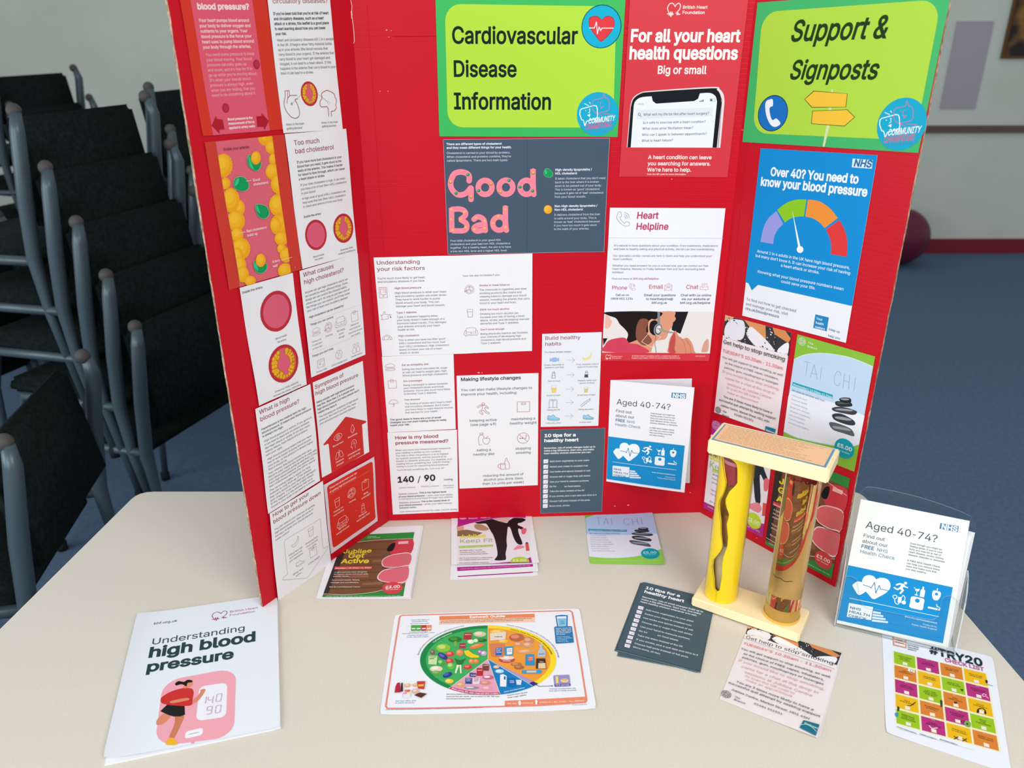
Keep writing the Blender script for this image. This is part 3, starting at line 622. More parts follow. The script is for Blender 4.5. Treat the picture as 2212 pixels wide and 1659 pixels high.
# ------------------------------------------------------------------ left wing
S = Sheet('leaflet_page', LEFT, V1, [(-118, -270), (929, -240), (1160, 1545), (205, 1625)], 'red and pink page about blood pressure with two dark arrows, top left of the board', 'leaflet', 'd8321f', disp=wavy(.8), group=GP)
S.part('pink_panel').poly([(8, -258), (757, -240), (1003, 1560), (325, 1615)], 'e25a70')
S.part('blood_cell').ell(477, 1290, 43, 58, 'a8253a', -8); S.ell(480, 1292, 30, 42, 'b9304a', -8); S.nb(); S.ell(845, 770, 40, 58, 'a8253a', -8); S.ell(848, 768, 28, 42, 'b9304a', -8)
S.part('arrow').poly([(305, 1500), (360, 1378), (366, 1415), (440, 1430), (462, 1545), (398, 1550), (402, 1600)], 'b01e2c')
S.nb(); S.poly([(842, 1390), (905, 1385), (902, 1345), (988, 1445), (937, 1555), (928, 1515), (850, 1517)], 'b01e2c')
S.part('lettering').t('What is|blood pressure?', 115, -10, 740, 120, 'fbe3e2', 'X')
S.t('Your heart pumps blood around|your body to deliver oxygen and|nutrients to your organs. Your|blood pressure is the force your|heart uses to pump blood around|your body through the arteries.', 150, 262, 778, 64, 'fbdcdc', 'b')
S.t('You need some pressure to keep|your blood moving. Your blood|pressure naturally goes up|and down, and it’s fine for it to|go up while you’re moving about.|It’s when your overall blood|pressure is always high, even|when you are resting, that you|need to do something about it.', 235, 672, 822, 60.5, 'f6c3c8', 'r')
S.t('Blood pressure is the|measurement of force|applied to artery walls', 500, 1440, 812, 51, 'fdf0ef', 'b')
S = Sheet('leaflet_page', LEFT, V1, [(946, -240), (1698, -240), (1875, 1545), (1165, 1590)], 'white page about circulatory diseases with outlined heart and brain', 'leaflet', disp=wavy(.8, 2.2, 1), group=GP)
S.part('lettering').t('What are heart and|circulatory diseases?', 1022, -60, 1690, 100, 'a55a55', 'R')
S.t('If you’ve been told that you’re at risk of heart|and circulatory diseases, such as a heart|attack or a stroke, this leaflet is a good place|to start learning about how you can lower|your risk.', 1042, 180, 1705, 60, INK, 'b')
S.t('Heart and circulatory diseases kill 1 in 4 people|in the UK. It begins when fatty material builds|up in your arteries (the blood vessels that|carry blood to your organs). If the arteries that|carry blood to your heart get damaged and|clogged, it can lead to a heart attack. If this|happens in the arteries that carry blood to your|brain it can lead to a stroke.', 1090, 496, 1772, 56.5, GR, 'r')
S.t('Artery in the heart|getting blocked', 1195, 1500, 1413, 48, GR, 'r'); S.t('Artery in the brain|getting blocked', 1618, 1478, 1815, 42, GR, 'r')
artery(S, 1476, 1120, 1575, True, 1.05)
MR = '9e3548'
S.part('heart_drawing').line([(1182, 1085), (1235, 1082), (1238, 1140), (1330, 1138)], .8, MR); S.line([(1182, 1085), (1185, 1150), (1172, 1230), (1190, 1310), (1250, 1390), (1310, 1412), (1350, 1385), (1355, 1320), (1330, 1240), (1305, 1190), (1335, 1180)], .9, MR, sm=4)
S.line([(1215, 1090), (1217, 1165), (1235, 1150), (1250, 1140)], .7, MR); S.line([(1208, 1235), (1212, 1185), (1235, 1150)], .8, MR, sm=3); S.line([(1263, 1240), (1380, 1130)], .3, GR); S.icon('globe', 1263, 1242, 1275, GR, .3)
S.part('brain_drawing').line([(1705, 1390), (1692, 1280), (1615, 1275), (1600, 1220), (1625, 1170), (1620, 1120), (1655, 1090), (1690, 1080), (1730, 1095), (1770, 1120), (1785, 1165), (1800, 1200), (1790, 1250), (1795, 1290), (1770, 1325), (1735, 1332), (1740, 1390)], .9, MR, sm=4)
S.line([(1575, 1120), (1703, 1225)], .3, GR); S.circ(1704, 1226, 1717, 'ffffff'); S.line([(1692, 1226), (1704, 1208), (1717, 1226), (1704, 1244)], .3, GR, True)
S = Sheet('leaflet_page', LEFT, V2, [(50, 185), (915, 105), (1112, 1565), (320, 1790)], 'red edged page picturing inside the arteries with yellow and green globules', 'leaflet', 'd23a2a', disp=wavy(1.0, 2.4, 2), group=GP)
S.part('pink_panel').poly([(170, 180), (785, 118), (985, 1600), (435, 1755)], 'e06676')
lx = lambda y: (170+(y-180)*.169, 785+(y-118)*.135)
S.part('yellow_globule')
for q in [(712, 135, 78, 85), (775, 240, 62, 70), (795, 370, 42, 62), (700, 140, 40, 50), (255, 440, 98, 125), (280, 630, 52, 60), (280, 640, 50, 55), (430, 900, 58, 85), (340, 815, 90, 130), (790, 505, 76, 85), (870, 640, 98, 110), (850, 870, 98, 118), (390, 1040, 95, 110), (860, 1080, 98, 108), (820, 1090, 60, 90), (880, 1230, 75, 75), (400, 1190, 65, 80), (880, 1340, 48, 52), (930, 1410, 68, 80), (440, 1340, 98, 115), (400, 1420, 60, 90), (430, 1520, 65, 90), (460, 1620, 65, 85), (920, 1580, 78, 80), (540, 1690, 60, 55)]:
    fatball(S, *q, clipx=lx)
S.part('green_globule')
greenball(S, [(515, 340), (540, 325), (600, 420), (655, 400), (655, 440), (630, 485), (590, 492), (540, 460), (508, 400)], [(518, 350), (530, 340), (560, 430), (580, 480), (535, 440)])
fatball(S, 600, 355, 52, 70)
greenball(S, [(365, 640), (375, 585), (425, 560), (480, 570), (522, 620), (525, 680), (490, 712), (440, 715), (380, 690)], [(385, 600), (415, 572), (420, 610), (400, 650), (375, 655)])
greenball(S, [(597, 890), (610, 860), (660, 862), (710, 880), (742, 930), (735, 985), (695, 1012), (640, 1000), (610, 950)], [(605, 890), (620, 872), (640, 930), (650, 960), (615, 930)])
greenball(S, [(575, 1500), (590, 1475), (640, 1535), (700, 1500), (718, 1515), (715, 1560), (680, 1600), (630, 1605), (590, 1570)], [(580, 1505), (590, 1490), (620, 1550), (625, 1580), (590, 1550)])
fatball(S, 650, 1465, 52, 70)
S.part('lettering').t('Inside your arteries', 252, 275, 527, 0, '5a1f33', 'm')
S.t('Good|cholesterol', 568, 612, 730, 46, 'fdeeee', 'm'); S.t('Bad cholesterol|build up', 500, 1165, 714, 46, 'fdeeee', 'm'); S.t('Artery|wall', 775, 1497, 858, 47, 'fdeeee', 'm'); S.t('3', 1022, 1550, 1032, 0, 'f4c8c0')
S.part('pointer_line'); 
for a, b in (((495, 608), (550, 601)), ((412, 1172), (488, 1157)), ((870, 1466), (990, 1433))): S.line([a, b], .5, 'fbe6e6', dz=S.z+.1)
S = Sheet('leaflet_page', LEFT, V2, [(920, 98), (1587, 40), (1710, 1395), (1112, 1562)], 'white page headed Too much bad cholesterol with two round artery diagrams', 'leaflet', h=.65, disp=wavy(1.1, 2.2, .5), group=GP)
S.part('lettering').t('Too much|bad cholesterol', 1018, 220, 1445, 90, MAR, 'R')
S.t('If you have more bad cholesterol in your|blood than you need, it gets stuck to the|walls of the arteries. This makes it harder|for blood to flow through, which can cause|a heart attack or stroke.', 1048, 418, 1560, 46, INK, 'm')
S.t('If your total cholesterol is high, it can mean|you have a lot of bad (Non-HDL) cholesterol|in your blood.', 1090, 665, 1590, 45, GR, 'r')
S.t('A high level of good (HDL) cholesterol can|help keep that bad (Non-HDL) cholesterol|in check and remove it from your body', 1112, 812, 1585, 44, GR, 'r')
S.t('Inside the artery', 1130, 1010, 1322, 0, INK, 'm'); S.t('Blood inside|the artery', 1290, 1425, 1349, 34, GR, 'r', 'c'); S.t('Atheroma (fatty|material) building up', 1592, 1350, 1683, 34, GR, 'r', 'c')
artery(S, 1263, 1193, 1378, False, 1.06); artery(S, 1560, 1120, 1666, True, 1.06)
S = Sheet('leaflet_page', LEFT, V3, [(85, 340), (720, 160), (888, 1492), (318, 1745)], 'long white page with an open and a clogged round artery diagram', 'leaflet', h=.3, disp=wavy(1.6, 2.0, 2.5), group=GP)
S.part('lettering').t('Inside the artery', 117, 412, 362, 0, INK, 'm'); S.t('Blood inside|the artery', 588, 935, 656, 45, GR, 'r', 'c'); S.t('Atheroma (fatty material)|narrows the artery, restricting|the flow of blood', 650, 1530, 815, 41, GR, 'r', 'c')
artery(S, 532, 620, 715, False, 1.04); artery(S, 613, 1243, 785, True, 1.04)
S = Sheet('leaflet_page', LEFT, V3, [(800, 138), (1495, -72), (1587, 1135), (940, 1410)], 'white page headed What causes high cholesterol with seven small red icons', 'leaflet', h=1.7, disp=wavy(1.0, 2.0, 3.5), group=GP)
S.part('lettering').t('What causes|high cholesterol?', 845, 212, 1325, 88, MAR, 'R')
S.t('Anyone can get high cholesterol and it can|be caused by many different things. Some|things we can control like lifestyle habits,|others we can’t. As long as you take care of|the things you can control, you’ll help lower|your risk of heart and circulatory disease', 866, 412, 1390, 44, GR, 'r')
S.t('High cholesterol can be caused by:', 913, 706, 1330, 0, INK, 'm'); S.t('Things you can control', 925, 795, 1200, 0, GR, 'm'); S.t('Things you can’t help', 948, 1170, 1200, 0, GR, 'm')
for x, y, xe, q in ((1002, 975, 1060, 'Eating a lot|of saturated|or trans fats'), (1148, 912, 1190, 'Smoking'), (1291, 850, 1338, 'Not being|active|enough'), (1455, 780, 1535, 'Having too|much body fat,|especially around|your middle'), (1066, 1332, 1130, 'Getting older'), (1275, 1240, 1367, 'Ethnic background'), (1483, 1148, 1548, 'Family history')):
    S.t(q, x, y, xe, 41, '7c6c72', 'l', 'c')
S.part('icon')
for n, x, y, xe in (('burger', 997, 862, 1042), ('ashtray', 1140, 810, 1188), ('sofa', 1288, 748, 1350), ('scale', 1455, 680, 1503), ('calendar', 1055, 1233, 1105), ('globe', 1268, 1133, 1312), ('people', 1474, 1055, 1520)): S.icon(n, x, y, xe, MR, .38)
S.t('40', 1030, 1262, 1058, 0, MR, 'r')
S.part('ruled_line').line([(915, 752), (1515, 540)], .22, 'b9a7ad'); S.line([(930, 1125), (1540, 888)], .22, 'b9a7ad')
S = Sheet('leaflet_page', LEFT, V4, [(50, 625), (705, 325), (820, 1478), (205, 1875)], 'long white text page headed What is high blood pressure', 'leaflet', h=2.3, disp=wavy(1.6, 2.3, 4.5), group=GP)
S.part('lettering').t('What is high|blood pressure?', 97, 690, 568, 84, MAR, 'R')
S.t('Hypertension is the medical term for high|blood pressure. It means your blood pressure|is always too high.', 120, 880, 705, 42, INK, 'm')
S.t('High blood pressure is serious. If you ignore it,|it can lead to heart and circulatory diseases|like heart attack or stroke. It can also cause|kidney failure, heart failure and problems|with your sight.', 148, 1020, 718, 41.5, GR, 'r')
S.t('High blood pressure means that your heart|has to work harder to pump blood around|your body, so the pressure is always higher|than it should be.', 185, 1235, 722, 41, GR, 'r')
S.t('Your arteries (the blood vessels that carry|blood to your organs) are stretchy to cope with|your blood pressure going up and down. If you|have high blood pressure, your arteries lose|their stretchiness and become stiff or narrow', 198, 1408, 770, 39, GR, 'r')
S.t('The narrowing makes it easier for fatty|material to clog them up. If the arteries|that carry blood to your heart get damaged|and clogged, it can lead to a heart attack.|If this happens in the arteries that carry|blood to your brain it can lead to a stroke.', 218, 1615, 758, 39, GR, 'r')
S = Sheet('leaflet_page', LEFT, V4, [(745, 312), (1342, 52), (1420, 1137), (858, 1448)], 'white page with a red house shape listing symptoms of high blood pressure', 'leaflet', h=.35, disp=wavy(1.0, 2.0, 5), group=GP)
S.part('red_house').poly([(868, 1050), (1130, 720), (1150, 718), (1378, 768), (1380, 785), (1330, 812), (1358, 1165), (972, 1395), (932, 1045), (920, 1040), (880, 1060)], 'd2302c')
S.part('lettering').t('Symptoms of|high blood pressure', 770, 390, 1282, 76, MAR, 'R')
S.t('Many people with high blood pressure|feel fine. More than 1 in 4 people have|high blood pressure but many people don’t|realise they have it.', 790, 560, 1285, 42, INK, 'm')
S.t('The following are symptoms of high blood|pressure. But even if you feel fine, have|your blood pressure checked regularly', 815, 735, 1280, 41, GR, 'r')
for x, y, xe, q in ((1046, 1052, 1110, 'Blurred vision'), (1220, 950, 1275, 'Nosebleeds'), (1068, 1250, 1116, 'Shortness|of breath'), (1240, 1150, 1315, 'A headache that|won’t go away')): S.t(q, x, y, xe, 40, 'fbe4e2', 'm', 'c')
S.part('icon')
for n, x, y, xe in (('eye', 1043, 958, 1092), ('drop', 1218, 863, 1262), ('lungs', 1060, 1165, 1108), ('headache', 1235, 1048, 1280)): S.icon(n, x, y, xe, 'fdeeee', .5)
S = Sheet('leaflet_page', LEFT, V5, [(92, 542), (670, 187), (762, 1080), (185, 1487)], 'white page headed How to get your blood pressure down with an outlined arrow', 'leaflet', h=2.9, disp=wavy(1.2, 2.1, 1.2), group=GP)
S.part('lettering').t('How to get your|blood pressure down', 122, 585, 642, 70, MAR, 'R')
S.t('You can reduce your chances of getting|high blood pressure. Here are some of|the ways to keep your blood pressure|under control:', 145, 728, 580, 38, GR, 'r')
for x, y, xe, q in ((380, 960, 455, 'Eating less salt|and more fruit|and vegetables'), (553, 840, 620, 'Reducing how|much alcohol|you drink'), (405, 1175, 460, 'Being more|active'), (575, 1055, 637, 'Losing weight')): S.t(q, x, y, xe, 33, '6d6166', 'r', 'c')
S.part('icon')
for n, x, y, xe in (('bananal', 375, 858, 418), ('glass', 545, 740, 590), ('shoe', 425, 1072, 468), ('scale', 568, 962, 612)): S.icon(n, x, y, xe, '6e4a52', .4)
S.part('arrow_outline').line([(255, 870), (262, 830), (640, 602), (650, 610), (672, 905), (690, 920), (725, 895), (733, 905), (500, 1240), (250, 1262), (233, 1255), (245, 1235), (290, 1195)], .35, '4a4448', True)
S = Sheet('leaflet_page', LEFT, V5, [(690, 237), (1240, -70), (1278, 625), (770, 985)], 'red page with white icons of what raises blood pressure, bottom right of the left wing', 'leaflet', 'e6d2dc', h=.4, disp=wavy(1.3, 2.1, .3), group=GP)
S.part('red_panel').rrect([(722, 250), (1220, -25), (1258, 600), (792, 925)], 6, 'd62f22')
S.part('lettering').t('These can all increase your risk|of getting high blood pressure', 750, 283, 1050, 40, 'fbe4e0', 'm')
for x, y, xe, q in ((853, 510, 910, 'Drinking too|much alcohol'), (1005, 415, 1040, 'Smoking'), (1150, 330, 1197, 'Being|overweight'), (900, 700, 970, 'Not doing|enough exercise'), (1120, 560, 1188, 'Eating too|much salty food')): S.t(q, x, y, xe, 34, 'fbe0dc', 'm', 'c')
S.part('ruled_line').line([(750, 343), (1195, 73)], .25, 'f4a79c')
S.part('icon')
for n, x, y, xe in (('glass', 838, 428, 882), ('ashtray', 995, 322, 1040), ('scale', 1142, 232, 1185), ('sofa', 900, 635, 955), ('shaker', 1122, 485, 1160)): S.icon(n, x, y, xe, 'fdeeea', .45)
# ------------------------------------------------------------------ middle panel
def adopt(S, parent):
    S.ob.parent = parent; S.ob.location = Vector(S.org)-parent.location
    for k in ('label', 'category', 'group'):
        if k in S.ob: del S.ob[k]
def champions(S, cx, cy, xe, k, ox, oy):
    """round emblem; k scales, (ox,oy) the emblem's own origin in view px"""
    f = lambda P: [(ox+x*k, oy+y*k) for x, y in P]
    S.part('community_emblem').circ(cx, cy, xe, '18a9cc')
    S.line(f([(30, 215), (50, 200), (180, 165), (205, 170), (215, 200), (218, 280), (205, 305), (120, 330), (100, 335), (80, 385), (65, 325), (45, 320), (25, 260)]), 1.3, 'f2fbfc', True)
    S.line(f([(165, 120), (180, 105), (270, 85), (285, 30), (300, 82), (330, 90), (345, 120), (345, 195), (325, 225), (215, 250), (180, 235), (160, 190)]), 1.1, 'b87fa6', True)
    S.poly(f([(105, 270), (140, 255), (135, 290)]), 'f2fbfc'); S.line(f([(135, 200), (132, 240), (118, 245)]), .8, 'f2fbfc'); S.line(f([(250, 130), (246, 170), (262, 180)]), .8, 'b87fa6')
    S.poly(f([(250, 180), (285, 170), (262, 205)]), 'b87fa6')
    for a, b in (((75, 145), (120, 165)), ((130, 130), (140, 145))): S.line(f([a, b]), 1.0, 'e9fbfc')
    for a, b in (((225, 255), (270, 275)), ((280, 255), (385, 262))): S.line(f([a, b]), 1.0, 'b87fa6')
    for a in ((90, 220), (130, 205)): S.ell(*f([a])[0], 5*k, 5*k, 'e9fbfc')
    for a in ((225, 130), (268, 125)): S.ell(*f([a])[0], 5*k, 5*k, 'b87fa6')
DG = '10241c'
S = Sheet('title_sheet', MID, V6, [(102, -50), (2168, -42), (2080, 1487), (147, 1480)], 'green bordered title sheet reading Cardiovascular Disease Information', 'sign', '38b95a', disp=wavy(.3, 1.5, 1), group=GP)
S.part('lime_panel').rrect([(205, 42), (2068, 70), (2033, 1385), (238, 1382)], 24, 'b4dc42')
S.part('lettering').t('Cardiovascular', 280, 470, 1645, 0, DG, 'B', sx=.86); S.t('Disease', 293, 830, 988, 0, DG, 'B', sx=.86); S.t('Information', 303, 1183, 1365, 0, DG, 'B', sx=.86)
S.part('heart_emblem').circ(1905, 290, 2122, '12405a'); S.circ(1905, 290, 2114, '12aece')
S.curve([(1908, 212), (1940, 182), (1985, 172), (2030, 192), (2048, 240), (2040, 300), (1990, 375), (1940, 425), (1900, 452), (1860, 415), (1810, 350), (1775, 290), (1765, 235), (1780, 190), (1830, 172), (1875, 182)], '8f2430'); S.curve([(1908, 218), (1940, 188), (1985, 178), (2026, 197), (2043, 240), (2035, 298), (1985, 370), (1940, 418), (1900, 444), (1863, 410), (1815, 347), (1781, 288), (1771, 235), (1786, 196), (1830, 178), (1875, 189)], 'e23b42')
S.line([(1775, 304), (1828, 304), (1851, 238), (1860, 368), (1880, 292), (1897, 332), (1910, 306), (2033, 306)], 1.2, 'fdf3f2')
champions(S, 1865, 1240, 2092, 1.0, 1645, 980)
S.part('emblem_lettering').t('COMMUNITY', 1762, 1342, 2050, 0, 'f6fbfc', 'B', it=.2, sx=.62, rot=-7); S.t('CHAMPIONS', 1728, 1408, 2012, 0, 'd2608c', 'B', it=.2, sx=.62, rot=-7)
S.t('in partnership with The Branch', 1735, 1442, 2040, 0, '7a8fc0', 'r', rot=-6)
S = Sheet('poster', MID, V7, [(127, -25), (1188, -25), (1000, 1587), (30, 1582)], 'red heart charity poster with a phone screen full of heart questions', 'poster', 'd6333f', disp=wavy(.5, 1.2, 0), group=GP, h=.6)
S.part('charity_logo').icon('bhf', 517, 85, 575, 'fbdcd8', 1.3); S.part('lettering').t('British Heart|Foundation', 597, 78, 820, 47, 'fbe2de', 'b')
S.t('For all your heart', 127, 372, 1107, 0, 'fdeeea', 'X', sx=.92); S.t('health questions', 115, 527, 1088, 0, 'fdeeea', 'X', sx=.92); S.t('Big or small', 368, 660, 808, 0, 'fdeeea', 'B', sx=.9)
S.t('A heart condition can leave|you searching for answers.|We’re here to help.', 288, 1423, 857, 56, 'fdece8', 'B'); S.t('Scan the QR code for more information', 277, 1566, 628, 0, 'fbd0cc', 'b')
S.part('phone_picture')
S.poly([(98, 1318), (128, 960)]+smooth([(128, 960), (150, 880), (220, 830), (330, 812), (860, 778), (930, 800), (965, 850), (972, 920)], 5, False)+[(972, 920), (935, 1323)], 'e8d8dc')
S.poly([(104, 1318), (133, 965)]+smooth([(133, 965), (155, 890), (222, 838), (330, 822), (850, 790), (905, 805), (935, 850), (945, 920)], 5, False)+[(945, 920), (903, 1322)], '14181e')
S.poly([(133, 1320), (160, 945)]+smooth([(160, 945), (175, 905), (225, 872), (320, 862)], 5, False)+[(330, 905), (360, 928), (700, 905), (735, 885), (752, 836)]+smooth([(752, 836), (840, 832), (890, 860), (905, 910)], 5, False)+[(865, 1322)], 'e9eef0')
S.poly([(188, 985), (868, 962), (862, 1040), (183, 1070)], 'dde4e6')
S.line([(930, 840), (948, 900), (915, 1322)], .7, '6c3038'); S.part('phone_lettering')
S.t('10:10', 197, 938, 248, 0, '4a5054', 'r'); S.t('What will my life be like after heart surgery?', 245, 1036, 832, 0, '3c464c', 'r', rot=-1.2)
for q, x, y, xe in (('Is it safe to exercise with a heart condition?', 240, 1109, 803), ('What does atrial fibrillation mean?', 236, 1162, 693), ('Who can I speak to between appointments?', 232, 1217, 813), ('What is heart failure?', 229, 1270, 510)): S.t(q, x, y, xe, 0, '3c464c', 'r', rot=-1.2)
S.part('icon').line([(199, 1024), (205, 1012), (214, 1012), (220, 1024), (214, 1035), (205, 1035)], .6, '3c464c', True); S.line([(218, 1034), (228, 1044)], .7, '3c464c')
S.line([(842, 884), (888, 882), (888, 905), (842, 907)], .4, '6a7074', True); S.poly([(846, 888), (862, 887), (862, 903), (846, 904)], '3c464c')
for i in range(4): S.poly([(748+i*10, 912), (754+i*10, 912), (754+i*10, 904-i*5), (748+i*10, 904-i*5)], '4a5054')
SL = '44566a'
S = Sheet('leaflet_page', MID, V8, [(100, 65), (2135, 45), (2065, 1435), (157, 1470)], 'slate grey spread with big pink words Good and Bad about cholesterol', 'leaflet', SL, disp=lambda x, y: .3+1.2*np.exp(-((x-.5)*14)**2)*.4+2.2*np.exp(-((1-x)**2*60+(y)**2*50))+2.4*np.exp(-((1-x)**2*60+(1-y)**2*50)), group=GP)
S.part('white_edge'); 
for a, b in (((100, 65), (2135, 45)), ((2135, 45), (2065, 1435)), ((2065, 1435), (157, 1470)), ((157, 1470), (100, 65))): S.line([a, b], .45, 'c9bcc6', dz=.14)
S.line([(1130, 62), (1126, 1450)], .3, '37465a')
S.part('lettering').t('There are different types of cholesterol|and they mean different things for your health.', 138, 133, 937, 45, 'f4f6fa', 'b')
S.t('Cholesterol is carried in your blood by proteins.|When cholesterol and proteins combine, they’re|called lipoproteins. There are two main types:', 140, 243, 930, 46, 'e4e8ee', 'r')
S.t('Your total cholesterol is your good HDL|cholesterol and your bad non-HDL cholesterol|together. For a healthy heart, the aim is to have|a low non-HDL level and a higher HDL level', 182, 1315, 930, 43, 'e4e8ee', 'r')
S.t('High-density lipoproteins /|HDL cholesterol', 1468, 447, 1918, 45, 'f0f3f8', 'b'); S.t('It takes cholesterol that you don’t need|back to the liver where it is broken|down to be passed out of your body.|This is known as ‘good’ cholesterol|because it gets rid of ‘bad’ cholesterol|from your blood vessels.', 1467, 554, 2085, 44.8, 'dfe4ea', 'r')
S.t('Non-High-density lipoproteins /|Non-HDL cholesterol', 1462, 892, 1985, 44, 'f0f3f8', 'b'); S.t('It delivers cholesterol from the liver|to cells around your body. This is|known as ‘bad’ cholesterol because|if you have too much it gets stuck|to the walls of your arteries.', 1457, 998, 2020, 43.5, 'dfe4ea', 'r')
PK, PD = 'f9899a', 'd4586a'
S.part('pink_words')
def O8(cx, cy, rx, ry): return [(cx+rx*math.cos(k*math.pi/5), cy+ry*math.sin(k*math.pi/5)) for k in range(10)]
def bigstroke(P, sm=6, closed=False):
    S.z += .012
    S.line(P, 9.0, PK, closed, dz=S.z+.05, sm=sm)
def capd(x, y, r): S.ell(x, y, r, r*1.0, PK, dz=.142)
for P, cl in (([(415, 575), (418, 520), (390, 480), (310, 460), (230, 490), (190, 590), (205, 670), (260, 730), (320, 742), (385, 715), (440, 650)], 0), ([(440, 650), (440, 730), (440, 805)], 0), (O8(612, 650, 84, 86), 1), (O8(867, 648, 84, 86), 1), (O8(1119, 648, 80, 86), 1), ([(1198, 425), (1200, 640), (1210, 745)], 0),
              ([(200, 900), (205, 1200)], 0), ([(200, 920), (300, 915), (360, 940), (370, 990), (310, 1042)], 0), ([(310, 1042), (380, 1090), (385, 1150), (340, 1180), (210, 1180)], 0), ([(470, 1045), (520, 1010), (580, 1030), (605, 1080), (615, 1190)], 0), ([(605, 1100), (520, 1115), (475, 1150), (510, 1185), (590, 1170)], 0), (O8(783, 1092, 78, 82), 1), ([(860, 878), (862, 1080), (875, 1185)], 0)):
    bigstroke(P, 6, bool(cl))
S.part('globules')
for x, y in ((402, 495), (257, 722), (532, 690), (905, 565), (1040, 645), (1193, 693)): S.ell(x, y, 21, 19, '1f8a55', dz=S.z+.12); S.ell(x-5, y-5, 10, 8, '4fc28a', dz=S.z+.16)
for x, y in ((188, 580), (685, 603), (798, 700), (1200, 468), (440, 760)): S.ell(x, y+3, 21, 20, '1f7a4a', dz=S.z+.12); S.ell(x, y-1, 17, 17, 'f4b25a', dz=S.z+.16)
for x, y in ((198, 920), (198, 1040), (216, 1172), (360, 948), (315, 1040), (378, 1140), (500, 1020), (605, 1062), (608, 1150), (483, 1162), (775, 1005), (708, 1088), (865, 1136), (862, 918)): S.ell(x, y, 17, 17, 'f7a95c', dz=S.z+.12); S.ell(x-3, y-4, 9, 9, 'fcc47c', dz=S.z+.16)
greenball(S, [(1332, 460), (1350, 425), (1390, 422), (1432, 460), (1440, 500), (1410, 525), (1365, 522), (1335, 495)], [(1342, 455), (1358, 435), (1370, 470), (1355, 490)])
S.poly(spiky(1381, 920, 48, 50, 22, .12), 'f4a41e'); S.ell(1375, 912, 36, 38, 'fbb93c')
S = Sheet('leaflet_page', MID, V9, [(42, 95), (2092, 42), (2087, 1300), (155, 1370)], 'white double page headed Understanding your risk factors with six red icons', 'leaflet', h=.7, disp=lambda x, y: .4+1.4*np.exp(-((x-.52)*12)**2)+.5*np.sin(3*y)**2, group=GP)
S.part('lettering').t('Understanding|your risk factors', 80, 186, 702, 82, '8f2f45', 'R')
S.t('You’re much more likely to get heart|and circulatory diseases if you have', 92, 378, 705, 43, GR, 'r'); S.t('Your risk also increases if you:', 1190, 341, 1675, 0, GR, 'r')
RH = 'a34358'
for hd, x, y, xe, bd, x2, y2, xe2, dy in (('High blood pressure', 312, 502, 660, 'High blood pressure is when your heart|and circulatory system are under strain.|They have to work harder to pump|blood around your body. This can|damage your heart and blood vessels.', 317, 563, 985, 43),
    ('Type 2 diabetes', 338, 817, 600, 'Type 2 diabetes happens when|your body doesn’t make enough of a|hormone called insulin. This damages|your arteries and puts your heart|health at risk.', 342, 873, 978, 41.5),
    ('High cholesterol', 360, 1117, 632, 'This is when you have too little ‘good’|(HDL) cholesterol and too much ‘bad’|(non-HDL) cholesterol. High cholesterol|levels increase your risk of a heart|attack or stroke', 365, 1172, 1015, 41.5),
    ('Smoke or chew tobacco', 1405, 466, 1800, 'The chemicals in cigarettes and other|smoking products like shisha and|chewing tobacco damage your blood|vessels, including the arteries that carry|blood to your heart and brain.', 1407, 524, 2058, 42.8),
    ('Drink too much alcohol', 1415, 778, 1793, 'Drinking too much alcohol can|increase your risk of having a heart|attack, stroke, and developing vascular|dementia and Type 2 diabetes.', 1416, 834, 2056, 41.5),
    ('Don’t move enough', 1421, 1035, 1732, 'Being physically inactive can increase|your chances of developing high|cholesterol, high blood pressure and|Type 2 diabetes.', 1422, 1091, 2030, 40.5)):
    S.t(hd, x, y, xe, 0, RH, 'm'); S.t(bd, x2, y2, xe2, dy, '474c52', 'r')
S.part('icon')
for n, x, y, xe in (('meter', 168, 547, 240), ('hand', 200, 850, 270), ('dial', 217, 1125, 282), ('ashtray', 1280, 505, 1345), ('glass', 1288, 810, 1350), ('sofa', 1300, 1055, 1382)): S.icon(n, x, y, xe, RH, .5)
S = Sheet('leaflet_page', MID, V10, [(115, 45), (828, 18), (850, 765), (178, 800)], 'white page on unhealthy diet, overweight and stress with three red icons', 'leaflet', h=.35, disp=wavy(.5, 1.6, 2), group=GP)
S.part('lettering')
for hd, x, y, xe, bd, x2, y2, xe2, dy in (('Eat an unhealthy diet', 315, 138, 580, 'Eating too much saturated fat, sugar|or salt can lead to weight gain, high|blood pressure and high cholesterol.', 317, 181, 774, 31), ('Are overweight', 327, 299, 516, 'Being overweight or obese increases|your cholesterol levels and blood|pressure. You’re also much more likely|to develop Type 2 diabetes.', 329, 339, 793, 29), ('Feel stressed', 340, 484, 495, 'The feeling of stress won’t lead to heart|and circulatory diseases. But it makes|you more likely to make lifestyle choices|that are bad for your health.', 343, 524, 822, 29)):
    S.t(hd, x, y, xe, 0, RH, 'm'); S.t(bd, x2, y2, xe2, dy, '474c52', 'r')
S.t('The good news is there are a lot of small|changes you can start making today to really|lower your risk.', 196, 682, 758, 27.5, INK, 'b')
S.part('icon')
for n, x, y, xe in (('burger', 198, 152, 246), ('scale', 219, 322, 270), ('cloud', 232, 510, 280)): S.icon(n, x, y, xe, RH, .5)
S = Sheet('leaflet_page', MID, V10, [(170, 802), (862, 772), (877, 1588), (225, 1617)], 'white page headed How is my blood pressure measured with bold 140/90', 'leaflet', h=.5, disp=wavy(.5, 1.6, 0), group=GP)
S.part('lettering').t('How is my blood|pressure measured?', 246, 868, 776, 52, 'a33049', 'B')
S.t('When you have your blood pressure measured,|your reading is written as two numbers.|The first is when the pressure is at its highest|(or systolic pressure), and the second at its|lowest (or diastolic pressure). For example, your|reading will be something like: 140/90 mmHg.|mmHg is a unit for measuring blood pressure.', 250, 985, 815, 27, GR, 'r')
